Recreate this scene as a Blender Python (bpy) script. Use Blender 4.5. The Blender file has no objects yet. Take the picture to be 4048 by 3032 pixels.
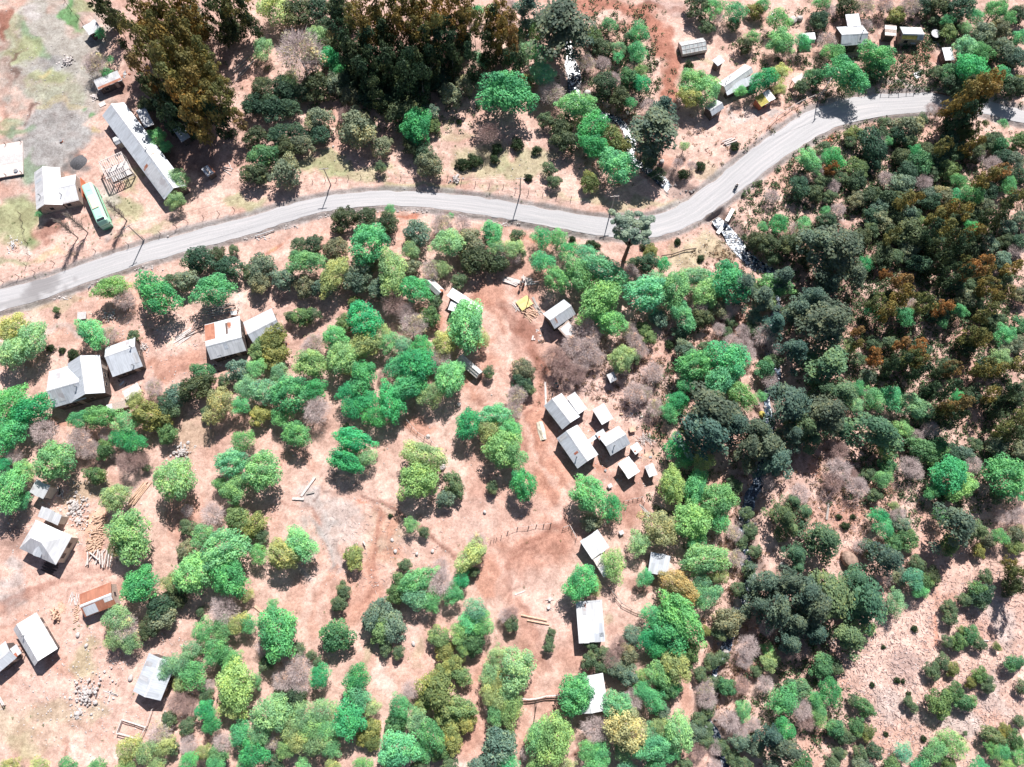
import bpy, math, random
import numpy as np
from math import radians, sin, cos, pi, atan2, hypot
from mathutils import Vector, Matrix, Euler
C = bpy.context; SC = C.scene
COL = SC.collection
# ------------------------------------------------------------ camera, sky, sun, exposure
W0, H0, F0 = 4048.0, 3032.0, 2850.0
TILT, CAMH = radians(16.0), 150.0
cam_d = bpy.data.cameras.new('camera'); cam = bpy.data.objects.new('camera', cam_d); COL.objects.link(cam)
cam.location = (0, 0, CAMH); cam.rotation_euler = (TILT, 0, 0)
cam_d.sensor_width = 36; cam_d.lens = 36 * F0 / W0; cam_d.clip_start = 1; cam_d.clip_end = 6000
SC.camera = cam
SC.render.resolution_x, SC.render.resolution_y = 1024, 767
SUN_EL, SUN_AZ = radians(48), radians(15)      # azimuth from +Y towards +X
world = bpy.data.worlds.new('World'); SC.world = world; world.use_nodes = True
wn = world.node_tree; wn.nodes.clear()
sky = wn.nodes.new('ShaderNodeTexSky'); sky.sky_type = 'NISHITA'; sky.sun_disc = False
sky.sun_elevation = SUN_EL; sky.sun_rotation = SUN_AZ
bg = wn.nodes.new('ShaderNodeBackground'); bg.inputs[1].default_value = 0.05
wo = wn.nodes.new('ShaderNodeOutputWorld')
wn.links.new(sky.outputs[0], bg.inputs[0]); wn.links.new(bg.outputs[0], wo.inputs[0])
sl = bpy.data.lights.new('sun', 'SUN'); sl.energy = 5.0; sl.angle = radians(0.5); sl.color = (1.0, 0.95, 0.90)
sun = bpy.data.objects.new('sun', sl); COL.objects.link(sun)
sd = Vector((sin(SUN_AZ) * cos(SUN_EL), cos(SUN_AZ) * cos(SUN_EL), sin(SUN_EL)))
sun.rotation_euler = sd.to_track_quat('Z', 'Y').to_euler(); sun.location = sd * 300
SC.view_settings.view_transform = 'Standard'; SC.view_settings.look = 'None'
SC.view_settings.exposure = 0.62; SC.view_settings.gamma = 1.0
SC.render.engine = 'CYCLES'
SC.cycles.max_bounces = 5; SC.cycles.diffuse_bounces = 2; SC.cycles.transmission_bounces = 3; SC.cycles.transparent_max_bounces = 4
rnd = random.Random(7); npr = np.random.default_rng(11)

# ------------------------------------------------------------ photograph pixel -> ground
K = 1000.0 / 2209.0
def T(c, r, x, y): return (c * 1000 + x * K, r * 750 + y * K)
def TP(c, r, pts): return [T(c, r, x, y) for x, y in pts]
def ray(px, py):
    dx, dy, dz = (px - W0 / 2) / F0, -(py - H0 / 2) / F0, -1.0
    return dx, dy * cos(TILT) - dz * sin(TILT), dy * sin(TILT) + dz * cos(TILT)
def flat(px, py, z=0.0):
    x, y, d = ray(px, py); t = (z - CAMH) / d
    return x * t, y * t
def scale_at(px, py, z=0.0):             # metres per photograph pixel at height z
    x, y, d = ray(px, py); return (CAMH - z) / -d / F0

# ------------------------------------------------------------ lines of the land
ROAD = [(-160,1235,92),(-40,1192,92),(110,1152,90),(226,1118,86),(400,1060,84),(567,1008,84),(780,946,82),(1000,887,78),(1130,848,72),(1280,812,66),(1450,789,64),(1620,786,66),
        (1800,799,74),(2000,828,74),(2200,866,72),(2400,899,78),(2560,897,92),(2700,852,96),(2850,752,100),(3000,632,104),(3120,548,108),(3240,474,108),(3410,418,104),(3620,403,92),(3750,404,76),(3880,425,64),(3990,452,60),(4100,478,60),(4230,520,60)]
STREAM = [(2250,150,30),(2255,230,44),(2270,290,64),(2275,370,54),(2345,430,36),(2400,450,36),(2462,478,36),(2500,560,44),(2492,612,44),(2560,660,24),(2620,700,60),(2665,745,46),(2760,790,30),(2860,880,56),(2905,940,60),(2950,1000,60),(3000,1040,60),(3060,1075,50),(3075,1180,40),(3060,1300,40),(3055,1400,56),(3075,1470,40),(3040,1560,36),(3045,1660,46),(3030,1790,44),(3010,1900,52),(2975,1960,52),(2950,2060,48),(2942,2170,50),(2975,2290,52),(2935,2400,50),(2890,2530,44),(2838,2640,36),(2800,2760,30),(2795,2850,30),(2860,2950,40),(2870,3060,40)]
TRACK = [(2200,-60,60),(2330,25,60),(2440,48,60),(2545,75,64),(2600,120,60),(2632,200,56),(2648,300,52),(2655,420,40)]
def catmull(pts, step=1.2):
    P = [(*flat(a, b), w * scale_at(a, b)) for a, b, w in pts]; out = []
    P = [P[0]] + P + [P[-1]]
    for i in range(1, len(P) - 2):
        p0, p1, p2, p3 = (np.array(P[i + k]) for k in (-1, 0, 1, 2))
        n = max(2, int(np.linalg.norm((p2 - p1)[:2]) / step))
        for k in range(n):
            t = k / n
            out.append(0.5 * (2 * p1 + (p2 - p0) * t + (2 * p0 - 5 * p1 + 4 * p2 - p3) * t * t + (3 * p1 - p0 - 3 * p2 + p3) * t ** 3))
    out.append(np.array(P[-1])); return np.array(out)
ROADC, STREAMC = catmull(ROAD), catmull(STREAM)
def dist_line(X, Y, L):                    # distance, side (+ = left of travel), half width
    best = np.full(X.shape, 1e9); side = np.zeros(X.shape); hw = np.zeros(X.shape)
    for a, b in zip(L[:-1], L[1:]):
        d = b[:2] - a[:2]; ll = d @ d
        if ll < 1e-9: continue
        t = np.clip(((X - a[0]) * d[0] + (Y - a[1]) * d[1]) / ll, 0, 1)
        ex, ey = X - a[0] - t * d[0], Y - a[1] - t * d[1]
        q = ex * ex + ey * ey; m = q < best
        best = np.where(m, q, best); side = np.where(m, np.sign(d[0] * ey - d[1] * ex), side)
        hw = np.where(m, (a[2] + t * (b[2] - a[2])) / 2, hw)
    return np.sqrt(best), side, hw
def vnoise(X, Y, s, seed=0):
    x, y = X / s, Y / s; xi, yi = np.floor(x).astype(np.int64), np.floor(y).astype(np.int64)
    fx, fy = x - xi, y - yi; fx = fx * fx * (3 - 2 * fx); fy = fy * fy * (3 - 2 * fy)
    def h(a, b):
        n = (a * 374761393 + b * 668265263 + seed * 1442695041) & 0x7fffffff
        n = ((n ^ (n >> 13)) * 1274126177) & 0x7fffffff
        return ((n ^ (n >> 16)) & 0xffff) / 65535.0
    return (h(xi, yi) * (1 - fx) + h(xi + 1, yi) * fx) * (1 - fy) + (h(xi, yi + 1) * (1 - fx) + h(xi + 1, yi + 1) * fx) * fy
def sstep(a, b, v):
    t = np.clip((v - a) / (b - a), 0, 1); return t * t * (3 - 2 * t)
def heights(X, Y):
    z = 0.5 * np.sin(X * .045 + 1) * np.cos(Y * .05) + .3 * np.sin(X * .11 + Y * .07)
    dr, sr, wr = dist_line(X, Y, ROADC)
    off = sstep(wr + .1, wr + .9, dr)
    bank = np.where(sr > 0, .42, -.5) * off * (1 - sstep(wr + 3, wr + 9, dr))
    rough = ((vnoise(X, Y, 2.3, 3) - .5) * .30 + (vnoise(X, Y, .9, 5) - .5) * .10) * off
    ds, ss, ws = dist_line(X, Y, STREAMC)
    near = (1 - sstep(ws * .7, ws + 2.2, ds)) * off
    return z + bank + rough - 1.3 * near
GX0, GY0, GS = -260.0, -110.0, .5
_gx, _gy = np.meshgrid(np.arange(GX0, 260, GS), np.arange(GY0, 280, GS)); GRID = heights(_gx, _gy)
def hgt(x, y):
    u = min(max((x - GX0) / GS, 0), GRID.shape[1] - 1.001); v = min(max((y - GY0) / GS, 0), GRID.shape[0] - 1.001); i, j = int(u), int(v); a, b = u - i, v - j
    return float((GRID[j, i] * (1 - a) + GRID[j, i + 1] * a) * (1 - b) + (GRID[j + 1, i] * (1 - a) + GRID[j + 1, i + 1] * a) * b)
def ground(px, py):
    z = 0.0
    for _ in range(3):
        x, y = flat(px, py, z); z = hgt(x, y)
    return x, y, z

# ------------------------------------------------------------ mesh helpers
class MB:
    def __init__(s): s.v, s.f = [], []
    def quad(s, a, b, c, d): n = len(s.v); s.v += [a, b, c, d]; s.f.append((n, n + 1, n + 2, n + 3)); return s
    def box(s, c, size, rz=0.0, M=None):
        hx, hy, hz = (q / 2 for q in size); n = len(s.v); ca, sa = cos(rz), sin(rz)
        for dz in (-hz, hz):
            for dx, dy in ((-hx, -hy), (hx, -hy), (hx, hy), (-hx, hy)):
                p = Vector((c[0] + dx * ca - dy * sa, c[1] + dx * sa + dy * ca, c[2] + dz))
                s.v.append(tuple(M @ p) if M else tuple(p))
        s.f += [(n + 3, n + 2, n + 1, n), (n + 4, n + 5, n + 6, n + 7)] + [(n + i, n + (i + 1) % 4, n + 4 + (i + 1) % 4, n + 4 + i) for i in range(4)]
        return s
    def tube(s, p0, p1, r0, r1=None, n=6, cap=True):
        r1 = r0 if r1 is None else r1; p0, p1 = Vector(p0), Vector(p1); d = (p1 - p0)
        if d.length < 1e-6: return s
        d.normalize(); u = d.orthogonal().normalized(); w = d.cross(u); k = len(s.v)
        for p, r in ((p0, r0), (p1, r1)):
            for i in range(n):
                a = 2 * pi * i / n; s.v.append(tuple(p + (u * cos(a) + w * sin(a)) * r))
        s.f += [(k + i, k + (i + 1) % n, k + n + (i + 1) % n, k + n + i) for i in range(n)]
        if cap: s.f += [tuple(k + n - 1 - i for i in range(n)), tuple(k + n + i for i in range(n))]
        return s
    def poly(s, pts): n = len(s.v); s.v += [tuple(p) for p in pts]; s.f.append(tuple(range(n, n + len(pts)))); return s
    def rock(s, c, r, seed, flatz=.7):
        R = random.Random(seed); k = len(s.v); rows, cols = 4, 7
        ax = [r * R.uniform(.75, 1.2), r * R.uniform(.7, 1.05), r * flatz * R.uniform(.8, 1.1)]; a0 = R.uniform(0, 6)
        s.v.append((c[0], c[1], c[2] + ax[2]))
        for i in range(1, rows):
            th = pi * i / rows
            for j in range(cols):
                q = 2 * pi * j / cols + a0; m = R.uniform(.82, 1.12)
                x, y, z = ax[0] * sin(th) * cos(q) * m, ax[1] * sin(th) * sin(q) * m, ax[2] * cos(th) * m
                s.v.append((c[0] + x * cos(a0) - y * sin(a0), c[1] + x * sin(a0) + y * cos(a0), c[2] + z))
        s.v.append((c[0], c[1], c[2] - ax[2])); e = len(s.v) - 1
        for j in range(cols):
            s.f.append((k, k + 1 + j, k + 1 + (j + 1) % cols)); b = k + 1 + (rows - 2) * cols
            s.f.append((e, b + (j + 1) % cols, b + j))
            for i in range(rows - 2):
                p = k + 1 + i * cols; s.f.append((p + j, p + cols + j, p + cols + (j + 1) % cols, p + (j + 1) % cols))
        return s
    def obj(s, name, mat, parent=None, loc=None, smooth=False):
        me = bpy.data.meshes.new(name); me.from_pydata(s.v, [], s.f); me.update()
        return link(name, me, mat, parent, loc, smooth)
def link(name, me, mat, parent=None, loc=None, smooth=False):
    if mat and not me.materials: me.materials.append(mat)
    if smooth: me.polygons.foreach_set('use_smooth', [True] * len(me.polygons))
    o = bpy.data.objects.new(name, me); COL.objects.link(o)
    if parent: o.parent = parent
    if loc is not None: o.location = loc
    return o
def tag(o, label, cat, group=None):
    o['label'] = label; o['category'] = cat
    if group: o['group'] = group
    return o
def thing(name, label, cat, loc=(0, 0, 0), rz=0.0, group=None):
    o = bpy.data.objects.new(name, None); COL.objects.link(o); o.empty_display_size = .5
    o.location = loc; o.rotation_euler = (0, 0, rz); return tag(o, label, cat, group)
def kindof(o, k): o['kind'] = k; return o

# ------------------------------------------------------------ materials
def mat(name):
    m = bpy.data.materials.new(name); m.use_nodes = True; nt = m.node_tree; nt.nodes.clear()
    out = nt.nodes.new('ShaderNodeOutputMaterial'); b = nt.nodes.new('ShaderNodeBsdfPrincipled')
    nt.links.new(b.outputs[0], out.inputs[0]); return m, nt, b
def N(nt, t, **kw):
    n = nt.nodes.new('ShaderNode' + t)
    for k, v in kw.items():
        if k.startswith('i_'): n.inputs[k[2:].replace('_', ' ')].default_value = v
        else: setattr(n, k, v)
    return n
def ramp(nt, src, stops):
    r = nt.nodes.new('ShaderNodeValToRGB'); nt.links.new(src, r.inputs[0])
    while len(r.color_ramp.elements) < len(stops): r.color_ramp.elements.new(.5)
    for e, (p, c) in zip(r.color_ramp.elements, stops):
        e.position = p; e.color = (*c, 1) if not isinstance(c, float) else (c, c, c, 1)
    return r.outputs[0]
def mixc(nt, mode, f, a, b):
    m = nt.nodes.new('ShaderNodeMix'); m.data_type = 'RGBA'; m.blend_type = mode
    for i, v in ((0, f), (6, a), (7, b)):
        if hasattr(v, 'links'): nt.links.new(v, m.inputs[i])
        elif i == 0: m.inputs[0].default_value = v
        else: m.inputs[i].default_value = (*v, 1)
    return m.outputs[2]
def simple(name, col, rough=.8, vary=.25, scale=3.0, metal=0.0, bump=0.0):
    m, nt, b = mat(name); tc = N(nt, 'TexCoord')
    n = N(nt, 'TexNoise'); n.inputs['Scale'].default_value = scale; n.inputs['Detail'].default_value = 6
    nt.links.new(tc.outputs['Object'], n.inputs['Vector'])
    r = ramp(nt, n.outputs[0], [(.3, tuple(c * (1 - vary) for c in col)), (.7, tuple(min(1, c * (1 + vary)) for c in col))])
    nt.links.new(r, b.inputs['Base Color']); b.inputs['Roughness'].default_value = rough; b.inputs['Metallic'].default_value = metal
    b.inputs['Specular IOR Level'].default_value = .25
    if bump:
        bp = N(nt, 'Bump'); bp.inputs['Strength'].default_value = bump; bp.inputs['Distance'].default_value = .1
        nt.links.new(n.outputs[0], bp.inputs['Height']); nt.links.new(bp.outputs[0], b.inputs['Normal'])
    return m
def zinc(name, base, rust=0.0, rustcol=(.35, .13, .07)):
    m, nt, b = mat(name); tc = N(nt, 'TexCoord')
    sp = N(nt, 'SeparateXYZ'); nt.links.new(tc.outputs['Object'], sp.inputs[0])
    fl = []
    for i, s in ((0, .82), (1, 2.3)):
        d = N(nt, 'Math', operation='DIVIDE'); nt.links.new(sp.outputs[i], d.inputs[0]); d.inputs[1].default_value = s
        f = N(nt, 'Math', operation='FLOOR'); nt.links.new(d.outputs[0], f.inputs[0]); fl.append(f)
    cb = N(nt, 'CombineXYZ'); nt.links.new(fl[0].outputs[0], cb.inputs[0]); nt.links.new(fl[1].outputs[0], cb.inputs[1])
    oi = N(nt, 'ObjectInfo'); nt.links.new(oi.outputs['Random'], cb.inputs[2])
    wh = N(nt, 'TexWhiteNoise'); nt.links.new(cb.outputs[0], wh.inputs['Vector'])
    r = ramp(nt, wh.outputs['Value'], [(0, tuple(c * .80 for c in base)), (.25, tuple(c * .93 for c in base)), (1, base)])
    mp = N(nt, 'Mapping'); mp.inputs['Scale'].default_value = (2.2, .35, .35); nt.links.new(tc.outputs['Object'], mp.inputs[0])
    n = N(nt, 'TexNoise'); n.inputs['Scale'].default_value = 1.6; n.inputs['Detail'].default_value = 8; nt.links.new(mp.outputs[0], n.inputs['Vector'])
    st = ramp(nt, n.outputs[0], [(.35, .78), (.6, 1.0)])
    c = mixc(nt, 'MULTIPLY', .8, r, st)
    if rust:
        n2 = N(nt, 'TexNoise'); n2.inputs['Scale'].default_value = .5; n2.inputs['Detail'].default_value = 7; nt.links.new(tc.outputs['Object'], n2.inputs['Vector'])
        f = ramp(nt, n2.outputs[0], [(.62 - rust * .5, 0.0), (.70 - rust * .5, 1.0)])
        c = mixc(nt, 'MIX', f, c, rustcol)
    nt.links.new(c, b.inputs['Base Color'])
    w = N(nt, 'TexWave'); w.bands_direction = 'X'; w.inputs['Scale'].default_value = 4.0; nt.links.new(tc.outputs['Object'], w.inputs['Vector'])
    bp = N(nt, 'Bump'); bp.inputs['Strength'].default_value = .25; bp.inputs['Distance'].default_value = .03
    nt.links.new(w.outputs[0], bp.inputs['Height']); nt.links.new(bp.outputs[0], b.inputs['Normal'])
    b.inputs['Roughness'].default_value = .55; b.inputs['Metallic'].default_value = .15
    return m
M = dict(
 zinc=zinc('zinc_sheet', (.62, .66, .72)), white=zinc('pale_zinc_sheet', (.76, .77, .80)), stained=zinc('stained_zinc_sheet', (.60, .61, .64), .18, (.42, .40, .42)),
 rust=zinc('rusty_sheet', (.46, .20, .13), .3, (.34, .13, .08)), rustmix=zinc('part_rusted_sheet', (.58, .58, .6), .22), board=simple('weathered_board', (.42, .34, .30), vary=.35, scale=5),
 wood=simple('fresh_timber', (.62, .42, .31), vary=.3, scale=4), pale=simple('bleached_timber', (.62, .56, .54), vary=.25, scale=4), dark=simple('dark_timber', (.13, .09, .08), vary=.4, scale=5),
 wall=simple('plank_wall', (.11, .09, .085), vary=.4, scale=3), creamwall=simple('cream_wall', (.55, .50, .44), vary=.15), orange=simple('orange_wall', (.62, .20, .11), vary=.2),  # plank wall colour darkened to stand for walls seen on their shaded side
 log=simple('log_bark', (.40, .36, .34), vary=.3, scale=6), rock=simple('rock', (.50, .46, .45), vary=.35, scale=2, bump=.6), gravel=simple('dark_gravel', (.10, .10, .11), vary=.4, scale=5, bump=.8),
 glass=simple('dark_glass', (.03, .035, .045), rough=.15, vary=.1), poly=simple('clouded_plastic_sheet', (.50, .53, .54), rough=.35, vary=.25, scale=1.5),
 metal=simple('grey_metal', (.30, .31, .33), rough=.5, metal=.3), black=simple('black_plastic', (.02, .02, .022), rough=.5), tarp=simple('cream_tarpaulin', (.72, .66, .55), vary=.12),
 yellow=simple('yellow_tarpaulin', (.75, .60, .26), vary=.15), moss=simple('mossy_sheet', (.42, .36, .10), vary=.4, scale=2), bark=simple('tree_bark', (.15, .12, .10), vary=.4, scale=4),
 palebark=simple('pale_bark', (.36, .31, .28), vary=.35, scale=4), twig=simple('grey_twigs', (.60, .50, .49), vary=.25), browntwig=simple('brown_twigs', (.44, .31, .285), vary=.3), brownrock=simple('brown_rock', (.30, .21, .17), vary=.45, scale=1.2, bump=1.0), riverrock=simple('river_rock', (.27, .25, .25), vary=.4, scale=2, bump=.6),
 concrete=simple('concrete', (.52, .50, .50), vary=.15), skin=simple('skin', (.36, .20, .14), vary=.05), pinkdeck=simple('pale_deck', (.66, .56, .53), vary=.12, scale=2), blue=simple('blue_plastic', (.05, .16, .40), vary=.1),
 brick=simple('brick_red', (.40, .15, .10)), wool=simple('fleece', (.66, .58, .54), vary=.1, scale=9), wire=simple('wire', (.05, .05, .06)))
def leafmat():
    m, nt, b = mat('foliage'); oi = N(nt, 'ObjectInfo'); at = N(nt, 'Attribute', attribute_name='tone')
    r = ramp(nt, at.outputs['Fac'], [(0, (.50, .60, .62)), (.45, (.95, .98, .95)), (.80, (1.22, 1.14, .98)), (1, (1.6, 1.3, .95))])
    c = mixc(nt, 'MULTIPLY', 1.0, oi.outputs['Color'], r)
    nt.links.new(c, b.inputs['Base Color']); b.inputs['Roughness'].default_value = .55; b.inputs['Specular IOR Level'].default_value = .2
    tr = N(nt, 'BsdfTranslucent'); nt.links.new(c, tr.inputs[0]); mx = N(nt, 'MixShader'); mx.inputs[0].default_value = .30
    nt.links.new(b.outputs[0], mx.inputs[1]); nt.links.new(tr.outputs[0], mx.inputs[2])
    nt.links.new(mx.outputs[0], [n for n in nt.nodes if n.type == 'OUTPUT_MATERIAL'][0].inputs[0]); return m
M['leaf'] = leafmat()
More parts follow.
